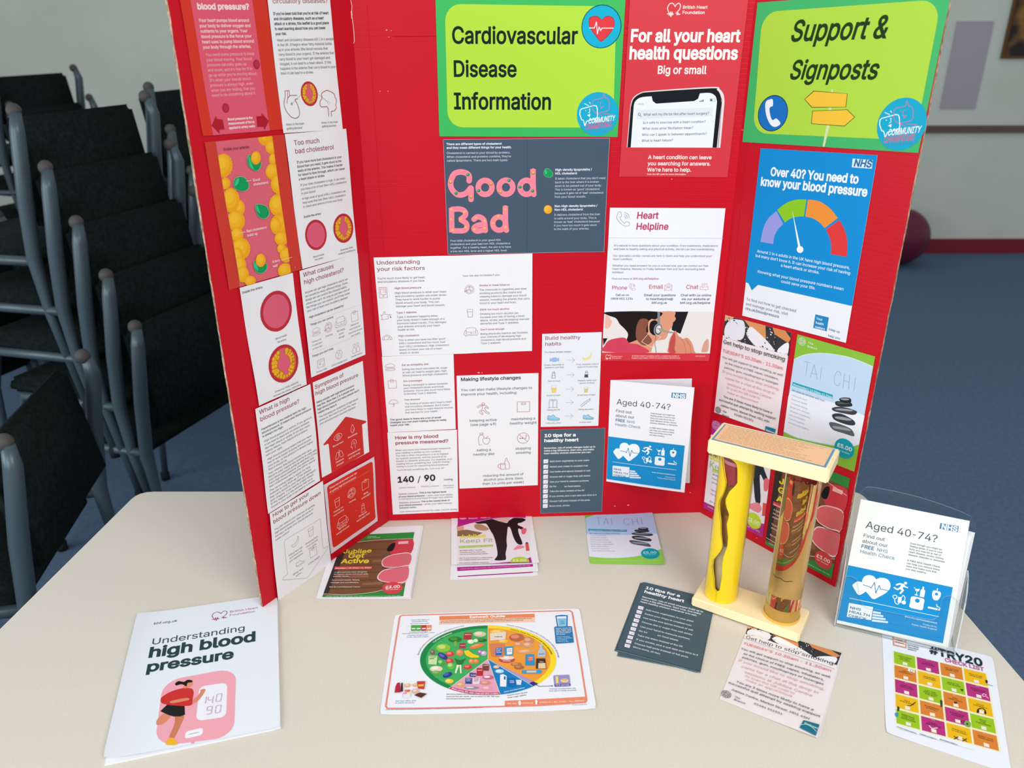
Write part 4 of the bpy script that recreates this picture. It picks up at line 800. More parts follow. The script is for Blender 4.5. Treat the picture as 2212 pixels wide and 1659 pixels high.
S.t('You’ll be told something like ‘140 over 90’', 264, 1181, 738, 0, GR, 'r'); S.t('140', 268, 1297, 438, 0, '1d2529', 'X'); S.t('/', 468, 1294, 505, 0, '3a4246', 'L', sx=1.1); S.t('90', 533, 1282, 650, 0, '1d2529', 'X'); S.t('mmHg', 732, 1277, 822, 0, INK, 'm')
S.t('Systolic pressure', 368, 1353, 450, 0, '6a6e72', 'r', 'c'); S.t('Diastolic pressure', 593, 1340, 682, 0, '6a6e72', 'r', 'c'); S.t('Millimetres|of mercury', 780, 1332, 832, 21, '6a6e72', 'r', 'c')
S.line([(367, 1305), (367, 1327)], .3, '6a6e72'); S.line([(593, 1296), (594, 1318)], .3, '6a6e72'); S.line([(777, 1290), (777, 1310)], .3, '6a6e72')
S.t('Systolic pressure:', 280, 1420, 478, 0, RH, 'm'); S.t('This is the highest level', 486, 1408, 755, 0, INK, 'b'); S.t('of your blood pressure', 281, 1447, 540, 0, INK, 'b'); S.t('– when your heart beats,', 548, 1435, 825, 0, GR, 'r'); S.t('it contracts to pump blood through your arteries.', 282, 1471, 826, 0, GR, 'r')
S.t('Diastolic pressure:', 286, 1507, 498, 0, RH, 'm'); S.t('This is the lowest level of', 505, 1494, 790, 0, INK, 'b'); S.t('your blood pressure', 287, 1533, 515, 0, INK, 'b'); S.t('– when your heart relaxes', 522, 1521, 812, 0, GR, 'r'); S.t('between beats.', 288, 1558, 463, 0, INK, 'm'); S.t('Your blood pressure should be under 140/90 mmHg', 290, 1596, 865, 0, GR, 'r')
S = Sheet('leaflet_page', MID, V11, [(103, 72), (1232, 35), (1222, 1578), (145, 1627)], 'white page headed Making lifestyle changes with five outlined icons', 'leaflet', h=.3, disp=wavy(.5, 1.6, 4), group=GP)
S.part('lettering').t('Making lifestyle changes', 160, 146, 990, 0, '2f383e', 'B', sx=1.05); S.t('You can also make lifestyle changes to|improve your health, including:', 162, 286, 1145, 61, '4d545a', 'R', sx=1.05)
for x, y, xe, dy, q in ((470, 700, 658, 58, 'keeping active|(see page 49)'), (1022, 680, 1208, 58, 'maintaining a|healthy weight'), (480, 1108, 628, 58, 'eating a|healthy diet'), (1022, 1086, 1130, 58, 'stopping|smoking'), (747, 1452, 1033, 55, 'reducing the amount of|alcohol you drink (less|than 14 units per week)')): S.t(q, x, y, xe, dy, '4d545a', 'R', 'c', sx=1.05)
S.part('icon')
for n, x, y, xe, lw in (('runner', 472, 525, 560, .7), ('scale2', 1025, 500, 1120, .7), ('bottleapple', 478, 940, 570, .7), ('nosmoke', 1023, 930, 1108, .7), ('drinks', 745, 1285, 835, .7)): S.icon(n, x, y, xe, 'ab4058', lw)
S = Sheet('leaflet_page', MID, V12, [(152, 150), (1080, 122), (1027, 1582), (130, 1600)], 'small white card headed Build healthy habits with coloured swap icons', 'leaflet', 'edeff4', h=.3, disp=wavy(.4, 1.6, 1), group=GP)
S.part('lettering').t('Build healthy|habits', 194, 243, 750, 91, '9c3a52', 'R'); S.t('Try these simple swaps:', 188, 448, 610, 0, '52585e', 'r')
for x, y, xe, q in ((337, 642, 495, 'Crisps, chocolate or|sweets in your bag'), (858, 632, 1032, 'Fruit, unsalted, nuts or|popcorn in your bag'), (336, 895, 430, 'Salt on food'), (850, 885, 995, 'Pepper, herbs and|spices on food'), (328, 1119, 435, 'A pint of beer'), (840, 1112, 982, 'A half pint of beer'), (324, 1345, 427, 'Taking the lift'), (832, 1335, 955, 'Taking the stairs'), (320, 1548, 440, 'A leisurely stroll'), (822, 1535, 915, 'A brisk walk')): S.t(q, x, y, xe, 40, '62666c', 'r', 'c')
S.part('icon')
S.icon('sweet', 342, 552, 418, '3a5f96', .5, '9dbbe6'); S.icon('banana', 850, 510, 925, 'e8d795', .5, 'efdc9a')
S.icon('shaker', 330, 790, 390, '4a525e', .6); S.icon('pepper', 840, 778, 898, '4a525e', .6); S.icon('beer', 335, 1010, 402, 'd9c79a', .5, 'f0cf78'); S.icon('beer', 835, 1020, 885, 'cdbf8a', .5, 'd9c983')
S.icon('lift', 322, 1238, 402, '525c68', .6); S.icon('stairs', 830, 1230, 915, '525c68', .6); S.icon('shoef', 326, 1450, 420, '9fd3ee'); S.icon('shoe', 326, 1450, 420, '1f6f90', .6); S.icon('shoef', 868, 1440, 950, '9fd3ee'); S.icon('shoe', 868, 1440, 950, '1f6f90', .6)
for y in (558, 788, 1012, 1220, 1430): S.icon('arrow', 597-(y-558)*.03, y, 660-(y-558)*.03, '7a8086', .4)
TIPS = ['Add more vegetables to your plate', 'Switch your crisps to unsalted nuts', 'Use herbs and spices instead of salt', 'Choose diet or sugar-free soft drinks', 'Use your hand to measure portions', None, 'Take the stairs instead of the lift', 'If you smoke, pick a quit date and stick to it', 'Choose half pints instead of full pints', 'Move more, sit less']
S = Sheet('leaflet_card', MID, V13, [(140, 140), (1240, 108), (1185, 1535), (137, 1568)], 'slate card headed 10 tips for a healthy heart pinned low on the middle panel', 'leaflet', '4c5f6e', h=.3, disp=wavy(.4, 1.6, 1), group=GP)
S.part('white_edge')
for a, b in (((140, 140), (1240, 108)), ((1240, 108), (1185, 1535)), ((1185, 1535), (137, 1568)), ((137, 1568), (140, 140))): S.line([a, b], .35, 'd8a0ac', dz=.14)
S.part('lettering').t('10 tips for a|healthy heart', 200, 265, 787, 85, 'fbfcfd', 'X'); S.t('Remember, lots of small changes build up to|make a big difference. Start now, and make|heart healthy choices whenever you can.', 195, 467, 1073, 45, 'f4f7f8', 'B')
for k, (y, xe) in enumerate(zip((692, 784, 870, 957, 1041, 1122, 1204, 1288, 1372, 1453), (968, 948, 985, 985, 962, 0, 886, 1095, 980, 638))):
    S.part('lettering')
    if TIPS[k]: S.t(TIPS[k], 296-k, y, xe, 0, 'eef2f4', 'm')
    else: S.t('Go for', 290, y, 412, 0, 'eef2f4', 'm'); S.t('green', 428, y, 520, 0, '4f786c', 'm'); S.t('on food labels', 543, y-2, 820, 0, 'eef2f4', 'm')
    S.part('tick_box').poly([(190-k, y-45), (270-k, y-48), (266-k, y+18), (188-k, y+22)], 'f2f0f4'); S.icon('tick', 230-k, y-14, 272-k, '6b7684', .55)
S = Sheet('poster', MID, V14, [(130, 40), (1312, 45), (1140, 1605), (45, 1605)], 'white Heart Helpline poster with a photo of a headset wearer', 'poster', 'f3f3f8', h=.5, disp=lambda x, y: .4+.9*np.exp(-((y-.2)*12)**2)+1.5*np.exp(-((1-x)**2*40+(1-y)**2*40)), group=GP)
S.part('red_footer').poly([(50, 1522), (1150, 1528), (1140, 1605), (45, 1605)], 'd63a46')
S.part('ruled_line').line([(118, 346), (1290, 352)], .35, 'a89aa2')
PKT = 'c03a62'
S.part('lettering').t('Heart|Helpline', 400, 150, 735, 112, PKT, 'B', it=.05, sx=.95)
TX = '5a6570'
for q, x, y, xe, dy in (('It’s natural to have questions about your condition. From treatments, medications|and tests to healthy eating and physical activity, the list can feel overwhelming.', 168, 435, 1232, 36), ('Our specialist cardiac nurses are here to listen and help you understand your|heart condition.', 161, 540, 1170, 35), ('Whether you need answers for you or a loved one, you can contact our free|Heart Helpline, Monday to Friday between 9am and 5pm (excluding bank|holidays)', 155, 641, 1136, 34), ('Find out more at', 146, 775, 356, 0)): S.t(q, x, y, xe, dy, TX, 'r')
S.t('bhf.org.uk/helpline', 366, 775, 628, 0, 'b8586e', 'm')
S.t('Phone', 148, 876, 306, 0, PKT, 'R'); S.t('Email', 525, 868, 672, 0, PKT, 'R'); S.t('Chat', 906, 870, 1032, 0, PKT, 'R')
S.t('Call us on|0808 802 1234', 254, 942, 367, 38, '3a434c', 'm', 'c'); S.t('Email your questions|to hearthelpline@|bhf.org.uk', 640, 945, 802, 39, '3a434c', 'm', 'c'); S.t('Chat with us online|via our website at|bhf.org.uk/helpline', 1008, 946, 1165, 39, '3a434c', 'm', 'c')
S.t('British Heart|Foundation', 150, 1565, 255, 17, 'fbd8d6', 'm'); S.t('© British Heart Foundation 2023, a registered charity in|England and Wales (225971) and Scotland (SC039426)', 353, 1562, 850, 21, 'fbd8d6', 'm'); S.t('0001/0023', 1000, 1562, 1100, 0, 'fbd0ce', 'r')
S.part('icon'); S.icon('phone', 262, 155, 335, '555c66', .5); S.icon('phone', 356, 850, 392, 'b8586e', .4); S.icon('mail', 726, 852, 768, 'b8586e', .4); S.icon('chat', 1093, 855, 1137, 'b8586e', .4); S.icon('bhf', 112, 1567, 140, 'fbe0de', .7)
S.part('headset_photo')
S.poly([(88, 1103), (1195, 1103), (1150, 1528), (50, 1522)], 'e8e3df')
S.curve([(90, 1125), (130, 1170), (150, 1210), (120, 1270), (80, 1270), (80, 1180)], 'f0b8a8', n=4)
S.poly([(785, 1103), (932, 1103), (850, 1330), (760, 1290)], '1d1b1f')
S.curve([(640, 1103), (790, 1103), (792, 1150), (804, 1175), (790, 1200), (775, 1215), (768, 1250), (735, 1300), (700, 1380), (640, 1395), (590, 1410), (560, 1480), (530, 1522), (330, 1500), (300, 1400), (520, 1250), (600, 1130)], 'e09a7c', n=4)
S.curve([(100, 1106), (640, 1104), (600, 1180), (550, 1180), (520, 1240), (520, 1310), (450, 1370), (300, 1425), (315, 1340), (290, 1290), (230, 1230), (190, 1170), (110, 1140)], '1f1715', n=4)
S.curve([(520, 1220), (545, 1185), (585, 1185), (590, 1230), (560, 1330), (525, 1320)], 'e9a88a', n=4)
S.curve([(440, 1180), (520, 1190), (500, 1300), (560, 1400), (480, 1450), (400, 1380), (400, 1260)], '8a5240', n=4)
S.curve([(545, 1210), (590, 1190), (620, 1220), (630, 1300), (590, 1345), (545, 1320), (532, 1270)], '17171b', n=4)
S.ell(620, 1285, 42, 62, '8f9398', 12); S.ell(624, 1285, 34, 52, '2a2c31', 12); S.ell(626, 1283, 28, 44, 'c9cdd2', 12); S.ell(632, 1278, 16, 26, 'f4f6f8', 12)
S.line([(628, 1104), (628, 1225)], 4.4, '85898e'); S.poly([(608, 1270), (640, 1270), (720, 1300), (790, 1312), (785, 1326), (720, 1320), (640, 1305)], 'a89a90')
S.curve([(72, 1512), (76, 1450), (115, 1400), (180, 1378), (280, 1370), (330, 1425), (420, 1440), (520, 1522)], 'd6445c', n=4)
S.poly([(58, 1375), (105, 1375), (62, 1450)], '26181c')
S.curve([(735, 1525), (728, 1460), (745, 1370), (790, 1310), (802, 1298), (830, 1350), (870, 1380), (920, 1370), (965, 1420), (990, 1500), (985, 1526)], 'dd8f74', n=4); S.curve([(735, 1520), (735, 1440), (760, 1360), (790, 1310), (800, 1400), (790, 1480), (800, 1524)], 'c5504e', n=4)
S.line([(850, 1360), (895, 1440), (905, 1522)], .8, 'b9705c'); S.line([(905, 1385), (950, 1450), (960, 1522)], .8, 'b9705c')
S.line([(528, 1322), (452, 1410), (555, 1468), (650, 1360), (600, 1335)], .9, 'e8d8c4'); S.line([(597, 1350), (588, 1430), (602, 1520)], .8, '6a6a68')
S.curve([(1065, 1500), (1095, 1410), (1135, 1385), (1130, 1500), (1075, 1515)], 'd9a090', n=4)
# the NHS leaflet standing ajar: back page flat, front cover swung out about its left edge
S = Sheet('leaflet', MID, V15, [(120, 122), (1152, 103), (1125, 1440), (62, 1416)], 'x', 'leaflet', 'e9e7f0', h=.3)
NB = S
_hing0, _hing1 = MID.st(*NB.tp(115, 122)), MID.st(*NB.tp(60, 1418))
hp0 = MID.A+MID.u*_hing0[0]+MID.v*_hing0[1]; hp1 = MID.A+MID.u*_hing1[0]+MID.v*_hing1[1]
hv = (hp0-hp1)/np.linalg.norm(hp0-hp1); an = math.radians(17)
hu = MID.u*math.cos(an)+MID.n*math.sin(an); hu = hu-hv*(hu @ hv); hu /= np.linalg.norm(hu)
COVER = Plane(hp0+MID.n*.9, hu, hv)
def nhs(S, q, rot=0):
    """prints the health-check cover; q(x, y) turns the V15 drawing grid into this sheet's view px"""
    def T(txt, x, y, xe, dy, c, w, al='l', slope=.125):
        a = q(x, y); e = q(xe, y+(xe-x)*slope); b = q(x-(6*0), y+dy)
        S.t(txt, a[0], a[1], e[0], b[1]-a[1], c, w, al)
    S.part('blue_panel').poly([q(84, 842), q(1063, 960), q(1008, 1525), q(62, 1388)], '1a8fce')
    S.part('lettering'); T('Aged 40-74?', 188, 432, 882, 0, '4a545c', 'L')
    T('Find out|about our', 180, 530, 422, 59, '59666f', 'R'); T('FREE', 175, 648, 298, 0, '4a7898', 'B'); T('NHS', 320, 665, 425, 0, '6f8ea4', 'R'); T('Health Check', 170, 703, 498, 0, '6f8ea4', 'R')
    T('Even though you might be|feeling great, if you’re over|forty you may be at risk of|heart disease, stroke, kidney|disease, diabetes or dementia.', 625, 550, 985, 30.5, '5c646c', 'm'); T('A FREE NHS Health Check|can help you reduce these|risks and make sure that|you stay healthy.', 612, 735, 930, 30, '5c646c', 'm')
    S.part('nhs_logo').poly([q(896, 280), q(1080, 292), q(1075, 362), q(890, 345)], '4a86ae'); T('NHS', 905, 340, 1068, 0, 'f4f8fa', 'X', slope=.08)
    S.part('heart_emblem')
    S.poly([q(*p) for p in smooth([(162, 1020), (185, 997), (225, 1000), (245, 1020), (275, 1078), (218, 1130), (175, 1085), (148, 1040)], 5)], 'f2f6f8')
    S.poly([q(*p) for p in smooth([(352, 955), (385, 938), (440, 940), (478, 975), (485, 1030), (455, 1080), (400, 1125), (348, 1156), (300, 1115), (250, 1060), (228, 1000), (240, 945), (280, 922), (325, 930)], 5)], 'f4f8fa')
    S.line([q(*p) for p in [(242, 1025), (300, 1038), (315, 1050), (340, 990), (362, 1095), (385, 1015), (400, 1050), (470, 1058)]], 1.1, '1a7ab4')
    S.part('icon')
    for n, x, y, xe in (('runf', 585, 1015, 655), ('wine', 755, 1035, 815), ('monitor', 914, 1050, 985), ('steth', 575, 1140, 640), ('scalef', 742, 1155, 815), ('cig', 903, 1180, 965)):
        a = q(x, y); e = q(xe, y+(xe-x)*.12); S.icon(n, a[0], a[1], e[0], 'f2f6f8', 1.1)
    S.line([q(140, 1168), q(952, 1270)], .9, 'cfe6f2')
    S.part('check_logo').poly([q(140, 1215), q(355, 1235), q(352, 1362), q(138, 1350)], 'eef2f6'); T('NHS|HEALTH|CHECK', 152, 1268, 338, 38, '3f7499', 'B', slope=.08)
    for k in range(4): S.poly([q(360, 1272+k*27), q(428+k*24, 1278+k*27), q(430+k*24, 1296+k*27), q(358, 1292+k*27)], 'dde9f0')
    S.part('lettering'); T('www.nhs.uk/nhshealthcheck', 642, 1302, 942, 0, 'd8edf6', 'b'); T('Produced by', 812, 1362, 942, 0, 'cfe6f2', 'm'); T('Public Health England', 714, 1374, 942, 0, 'cfe6f2', 'm')
S = Sheet('front_cover', COVER, V15, [(112, 122), (1187, 218), (1057, 1562), (58, 1418)], 'x', 'leaflet', 'f4f3f8', h=.3, disp=lambda x, y: 2.0*np.sin(math.pi*x)*.6)
nhs(S, lambda x, y: (x, y)); FC = S
adopt(FC, NB.ob)
tag(NB.ob, 'white and blue NHS health check leaflet pinned ajar to the middle panel', 'leaflet', GP)
# ------------------------------------------------------------------ right wing
S = Sheet('title_sheet', RIGHT, V16, [(215, 25), (2112, -118), (1780, 1490), (65, 1383)], 'green bordered title sheet reading Support & Signposts with yellow arrows', 'sign', '3cb868', h=.4, disp=wavy(.5, 1.3, 2), group=GP)
S.part('lime_panel').rrect([(262, 118), (2010, -8), (1745, 1368), (165, 1298)], 26, 'b2da46')
S.part('lettering').t('Support &', 525, 402, 1463, 0, '1c3a14', 'B', it=.18, sx=.86); S.t('Signposts', 515, 770, 1373, 0, '1c3a14', 'B', it=.18, sx=.86)
S.part('phone_emblem').circ(361, 1105, 508, '16324e'); S.circ(361, 1105, 501, '1672c0', ay=1)
S.curve([(330, 970), (360, 970), (362, 1030), (335, 1045), (330, 1080), (345, 1150), (365, 1170), (395, 1155), (432, 1190), (430, 1215), (385, 1237), (340, 1215), (300, 1130), (288, 1030), (300, 985)], 'f0f4fa')
S.part('signpost_picture').poly([(932, 872), (950, 872), (915, 1230), (868, 1430), (848, 1428), (885, 1225)], 'd8e0a8')
S.poly([(668, 968), (760, 884), (1092, 912), (1078, 1046), (740, 1050)], '5a6428'); S.poly([(676, 968), (764, 892), (1086, 914), (1072, 1042), (744, 1042)], 'f6c53c')
S.poly([(748, 1080), (1090, 1066), (1166, 1142), (1062, 1232), (735, 1208)], '5a6428'); S.poly([(753, 1085), (1086, 1072), (1157, 1142), (1060, 1225), (742, 1203)], 'f6c53c')
champions(S, 1615, 1212, 1858, 1.02, 1378, 948)
S.part('emblem_lettering').t('COMMUNITY', 1480, 1322, 1795, 0, 'f6fbfc', 'B', it=.2, sx=.62, rot=-8); S.t('CHAMPIONS', 1438, 1394, 1735, 0, 'd2708c', 'B', it=.2, sx=.62, rot=-8); S.t('in partnership with The Branch', 1440, 1425, 1762, 0, '6a94c0', 'r', rot=-7)
S = Sheet('poster', RIGHT, V17, [(203, 38), (1155, 95), (898, 1622), (53, 1400)], 'blue poster with a coloured pressure dial for people over 40', 'poster', 'f4f6fb', h=.35, disp=wavy(.5, 1.3, 4), group=GP)
NB_ = '0d8fd4'
S.part('blue_panel').poly([(203, 38), (1155, 95), (948, 1322), (183, 1150), (132, 1195), (105, 1137), (80, 1128)], NB_)
S.part('nhs_logo').poly([(953, 122), (1116, 135), (1108, 205), (945, 193)], 'e6f2f8'); S.t('NHS', 957, 183, 1104, 0, '2a6ea0', 'X', it=.12)
S.part('lettering').t('Over 40? You need to', 280, 260, 997, 0, 'f4fbff', 'X', sx=.85); S.t('know your blood pressure', 200, 340, 1068, 0, 'f4fbff', 'X', sx=.85)
S.t('Around 1 in 4 adults in the UK have high blood pressure,|but many don’t know it. It can increase your risk of having|a heart attack or stroke.', 532, 950, 940, 40, 'eef8ff', 'm', 'c'); S.t('Knowing what your blood pressure numbers mean|could save your life.', 512, 1120, 880, 39, 'eef8ff', 'm', 'c')
S.t('To find out how to get checked|and manage your risk, visit', 86, 1275, 492, 38, '6c7680', 'r'); S.t('nhs.uk/bloodpressure', 78, 1350, 354, 0, '56779c', 'm')
S.t('Help us|help you', 760, 1520, 860, 50, '4a7ca8', 'm')
S.part('badge').poly([(650, 1390), (760, 1415), (742, 1528), (632, 1500)], '2389c4'); S.t('Your|health|matters', 656, 1430, 738, 34, 'e2f2fa', 'b')
S.part('dial')
S.poly(smooth([(203, 800), (225, 690), (265, 610), (332, 550)], 5, False)+smooth([(388, 655), (340, 705), (315, 760), (305, 818)], 5, False), '9b9fe0')
S.poly(smooth([(338, 540), (410, 485), (490, 458), (576, 455)], 5, False)+smooth([(556, 594), (500, 596), (445, 612), (402, 642)], 5, False), '8fcc24')
S.poly(smooth([(588, 456), (680, 470), (765, 525), (832, 606)], 5, False)+smooth([(724, 688), (680, 640), (625, 608), (568, 595)], 5, False), 'f2953a')
S.poly(smooth([(845, 622), (890, 710), (910, 810), (905, 922)], 5, False)+smooth([(775, 900), (778, 830), (762, 760), (735, 700)], 5, False), 'e23c3c')
S.part('needle').poly([(460, 540), (530, 848), (512, 855)], 'fbfdff'); S.ell(525, 862, 27, 28, 'fbfdff')
ORG, CO = 'e0662e', 'e08a80'
def butts(S, f):
    S.part('cigarette_photo')
    S.poly([f(0, 0), f(660, 0), f(660, 235), f(400, 240), (f(0, 200))], '3a3a3c')
    S.poly([f(0, 0), f(90, 0), f(60, 40), f(0, 60)], 'e0b088'); S.poly([f(190, 0), f(400, 0), f(420, 130), f(330, 130)], 'e09a62'); S.poly([f(470, 0), f(600, 0), f(660, 60), f(640, 110), f(500, 60)], 'dc9058')
    S.curve([f(60, 30), f(140, 10), f(190, 20), f(210, 120), f(180, 200), f(60, 228), f(14, 195), f(14, 105)], 'eceaf0', n=3); S.curve([f(235, 75), f(260, 50), f(300, 60), f(470, 170), f(520, 240), f(460, 262), f(330, 225), f(230, 140)], 'f2f0f4', n=3)
    S.curve([f(540, 215), f(605, 125), f(648, 115), f(645, 225), f(600, 245)], 'f4f4f8', n=3)
    rr = random.Random(5)
    for k in range(150):
        x, y = rr.uniform(10, 640), rr.uniform(10, 225)
        if (200 < x < 250 and y > 60) or (405 < x < 520 and 20 < y < 170) or (x < 130 and y < 70) or y > 205: S.ell(*f(x, y), rr.uniform(3, 11), rr.uniform(2, 8), rr.choice(['f4f4f6', '1d1d1f', 'b8b8bc', '222224']), rr.uniform(0, 90), 7)
S = Sheet('leaflet', RIGHT, V18, [(172, 47), (832, 222), (688, 1240), (62, 1015)], 'pale stop smoking flyer pinned to the right wing', 'leaflet', 'f6e9ec', h=.3, disp=wavy(.5, 1.3, 5), group=GP)
butts(S, lambda x, y: (172-y*.115+x*1.0, 47+y*1.0+x*.265))
S.part('paper_strip').poly([(155, 270), (800, 445), (795, 480), (150, 300)], 'f6e9ec')
S.part('lettering').t('Get help to stop smoking', 155, 328, 770, 0, '3f3f44', 'R'); S.t('TUESDAY’S 10.30am - 11.30am', 148, 413, 750, 0, 'e0685e', 'R')
S.t('You will get support to stop smoking, as well|as the choice of FREE vapes, inhalaters,|patches, gum, mouthsprays or lozenges', 440, 562, 750, 47, '4a4a50', 'r', 'c', sx=1.1); S.t('If you would like to stop smoking,|come for a chat at the drop in|sessions at Jubilee Centre', 424, 705, 715, 52, 'e29a92', 'r', 'c', sx=1.15)
S.t('Or scan the QR code to|make an appointment', 352, 830, 522, 43, 'e29a92', 'r', 'c', sx=1.15); S.t('You are 3 times more likely to have a|successful quit attempt by seeking support', 395, 945, 685, 44, '4a4a50', 'm', 'c'); S.t('Jubilee Centre, Market Street, HD1 4SH|01484 551551', 366, 1032, 615, 42, '4a4a50', 'm', 'c')
S.t('The|Branch', 150, 1008, 220, 38, '3f3f44', 'b'); S.part('branch_logo').icon('branch', 106, 990, 135, '45454a', .45)
S.part('service_badge').poly([(578, 1150), (678, 1180), (668, 1228), (572, 1200)], '1f7c94'); S.t('Wellness', 582, 1195, 668, 0, 'f0f8fa', 'b')
def stones(S, f):
    S.part('stones_picture')
    for P, c in (([(0, 330), (60, 325), (200, 380), (245, 430), (245, 470), (150, 440), (40, 400)], '5c6266'), ([(30, 250), (60, 230), (130, 235), (230, 290), (262, 330), (245, 355), (170, 345), (60, 300)], '363c40'), ([(30, 175), (80, 160), (160, 165), (265, 200), (278, 225), (240, 245), (150, 230), (50, 205)], '40464a'), ([(62, 115), (90, 100), (200, 110), (230, 130), (225, 155), (130, 160), (75, 145)], '2c3236'), ([(105, 75), (140, 62), (200, 65), (222, 85), (215, 115), (160, 120), (115, 100)], '22282c')):
        S.curve([f(*p) for p in P], c, n=4); cx = sum(p[0] for p in P)/len(P); cy = sum(p[1] for p in P)/len(P)
        S.curve([f(cx+(p[0]-cx)*.72-5, cy-9+(p[1]-cy)*.34) for p in P], '9aa0a4' if c != '2c3236' else '565c60', n=3)
def taichi(S, quads, w, col):
    LT = {'T': [[(0, 0), (1, 0)], [(.5, 0), (.5, 1)]], 'A': [[(0, 1), (.5, 0), (1, 1)], [(.2, .66), (.8, .66)]], 'I': [[(.5, 0), (.5, 1)]], 'C': [[(1, .22), (.85, .05), (.6, 0), (.3, .03), (.08, .2), (0, .5), (.08, .8), (.3, .97), (.6, 1), (.85, .95), (1, .78)]], 'H': [[(0, 0), (0, 1)], [(1, 0), (1, 1)], [(0, .5), (1, .5)]]}
    for ch, q in quads:
        m = mapq(q); S.part('heading_letter')
        for P in LT[ch]: S.line([m(*p) for p in P], w, col)
TG = '8cc43a'
S = Sheet('leaflet', RIGHT, V18, [(892, 238), (1665, 460), (1455, 1607), (738, 1322)], 'green and pale blue tai chi flyer with grey stones pinned to the right wing', 'leaflet', TG, h=.3, disp=wavy(.5, 1.3, 1), group=GP)
S.part('sky_panel').poly([(858, 490)]+smooth([(858, 490), (960, 445), (1140, 428), (1350, 455), (1500, 500), (1645, 562)], 5, False)+[(1645, 562), (1503, 1340)]+smooth([(1503, 1340), (1380, 1365), (1200, 1340), (900, 1275), (752, 1208)], 5, False), 'c3dcf2')
S.poly([(800, 860)]+smooth([(820, 800), (980, 850), (1200, 905), (1370, 960), (1560, 1050)], 4, False)+[(1503, 1335)]+smooth([(1503, 1335), (1380, 1358), (1200, 1332), (900, 1268), (754, 1202)], 5, False), 'eef1f9')
S.part('white_rim').line(smooth([(858, 490), (960, 443), (1140, 426), (1350, 453), (1500, 498), (1645, 560)], 5, False), .7, 'f4faf0', dz=S.z+.04)
taichi(S, [('T', [(958, 508), (1026, 522), (1010, 662), (940, 645)]), ('A', [(1040, 535), (1080, 545), (1090, 690), (1018, 668)]), ('I', [(1118, 555), (1150, 565), (1135, 700), (1103, 690)]), ('C', [(1270, 600), (1330, 615), (1312, 755), (1250, 740)]), ('H', [(1362, 625), (1412, 642), (1402, 788), (1345, 770)]), ('I', [(1455, 660), (1490, 668), (1470, 808), (1436, 798)])], .55, '6e9acb'); S.part('lettering')
S.t('The|Branch', 995, 330, 1095, 35, 'e8f4dc', 'm'); S.part('branch_logo').icon('branch', 938, 310, 976, 'e8f4dc', .45)
S.part('time_strip').poly([(845, 712), (1245, 842), (1242, 880), (838, 748)], '1ba8bc'); S.t('Wednesdays \x01 10.30am–11.30am', 848, 745, 1240, 0, 'd8f2f6', 'b')
S.part('lettering').t('Wu style tai chi class with Ken.', 838, 800, 1165, 0, '5f86b4', 'm'); S.t('Calms the mind|Improves health|Increases energy|Builds core strength|Develops suppleness|and coordination|Corrects posture|and improves balance', 836, 850, 1048, 38.5, '9aa4b4', 'r')
stones(S, lambda x, y: (1205+x, 808+y*.95+0))
S.part('price_badge').circ(1357, 1376, 1455, '12a6b8'); S.part('lettering').t('£5.00', 1284, 1352, 1432, 0, 'e6f8fa', 'B'); S.t('Per Session', 1290, 1392, 1410, 0, 'd0f0f4', 'm')
def legs_print(S, f, seeprice=True):
    S.part('photo').poly([f(0, 120), f(1600, -10), f(1600, 1000), f(0, 1100)], 'efe6ea')
    S.curve([f(0, 210), f(90, 215), f(150, 290), f(120, 350), f(0, 360)], 'e0a48a', n=3); S.poly([f(0, 360), f(200, 330), f(560, 400), f(400, 480), f(0, 480)], '8a6a50')
    S.curve([f(320, 120), f(700, 40), f(1090, 150), f(1100, 330), f(1080, 560), f(1090, 700), f(1060, 860), f(1070, 960), f(1040, 1010), f(820, 1010), f(880, 900), f(860, 700), f(800, 480), f(720, 340), f(640, 210), f(560, 200), f(440, 200)], '2a2022', n=4)
    S.curve([f(370, 240), f(430, 210), f(560, 230), f(690, 310), f(640, 350), f(520, 350), f(400, 310)], 'b99470', n=3)
    S.curve([f(680, 30), f(1130, 30), f(1110, 180), f(1000, 170), f(800, 110)], 'dcc2b2', n=3)
    S.curve([f(1130, 140), f(1300, 60), f(1500, 110), f(1400, 180), f(1340, 190), f(1330, 230), f(1450, 290), f(1410, 330), f(1340, 310), f(1350, 420), f(1430, 640), f(1330, 650), f(1240, 520), f(1160, 290), f(1090, 270)], '211c20', n=4)
    S.curve([f(1410, 320), f(1500, 300), f(1520, 340), f(1490, 420), f(1420, 430)], 'ef6a78', n=3); S.curve([f(1240, 760), f(1330, 680), f(1470, 700), f(1440, 740), f(1260, 780)], 'f2909c', n=3)
    S.poly([f(1490, 640), f(1560, 630), f(1585, 800), f(1510, 805)], 'dd5a54'); S.poly([f(1495, 615), f(1550, 610), f(1545, 640), f(1505, 640)], '262024')
MG = 'b8248c'
S = Sheet('leaflet', RIGHT, V19, [(195, 52), (628, 195), (545, 882), (131, 672)], 'magenta keep fit flyer on the right wing, behind the yellow tube', 'leaflet', MG, h=.3, disp=wavy(.5, 1.3, 2), group=GP)
g = mapq([(195, 52), (628, 195), (545, 882), (131, 672)])
S.part('photo').poly([g(0, .17), g(.5, .10), g(1, .10), g(1, .86), g(.5, .93), g(0, .93)], 'f2ecf2')
S.poly([g(0, .3), g(.42, .27), g(.40, .42), g(0, .40)], '9a8468')
S.curve([g(.55, .12), g(.82, .14), g(.88, .30), g(.98, .42), g(.92, .44), g(.84, .40), g(.90, .66), g(.82, .68), g(.74, .45), g(.70, .30)], '2a3038', n=4); S.curve([g(.92, .42), g(1.0, .41), g(.99, .52), g(.93, .53)], 'ee7280', n=3)
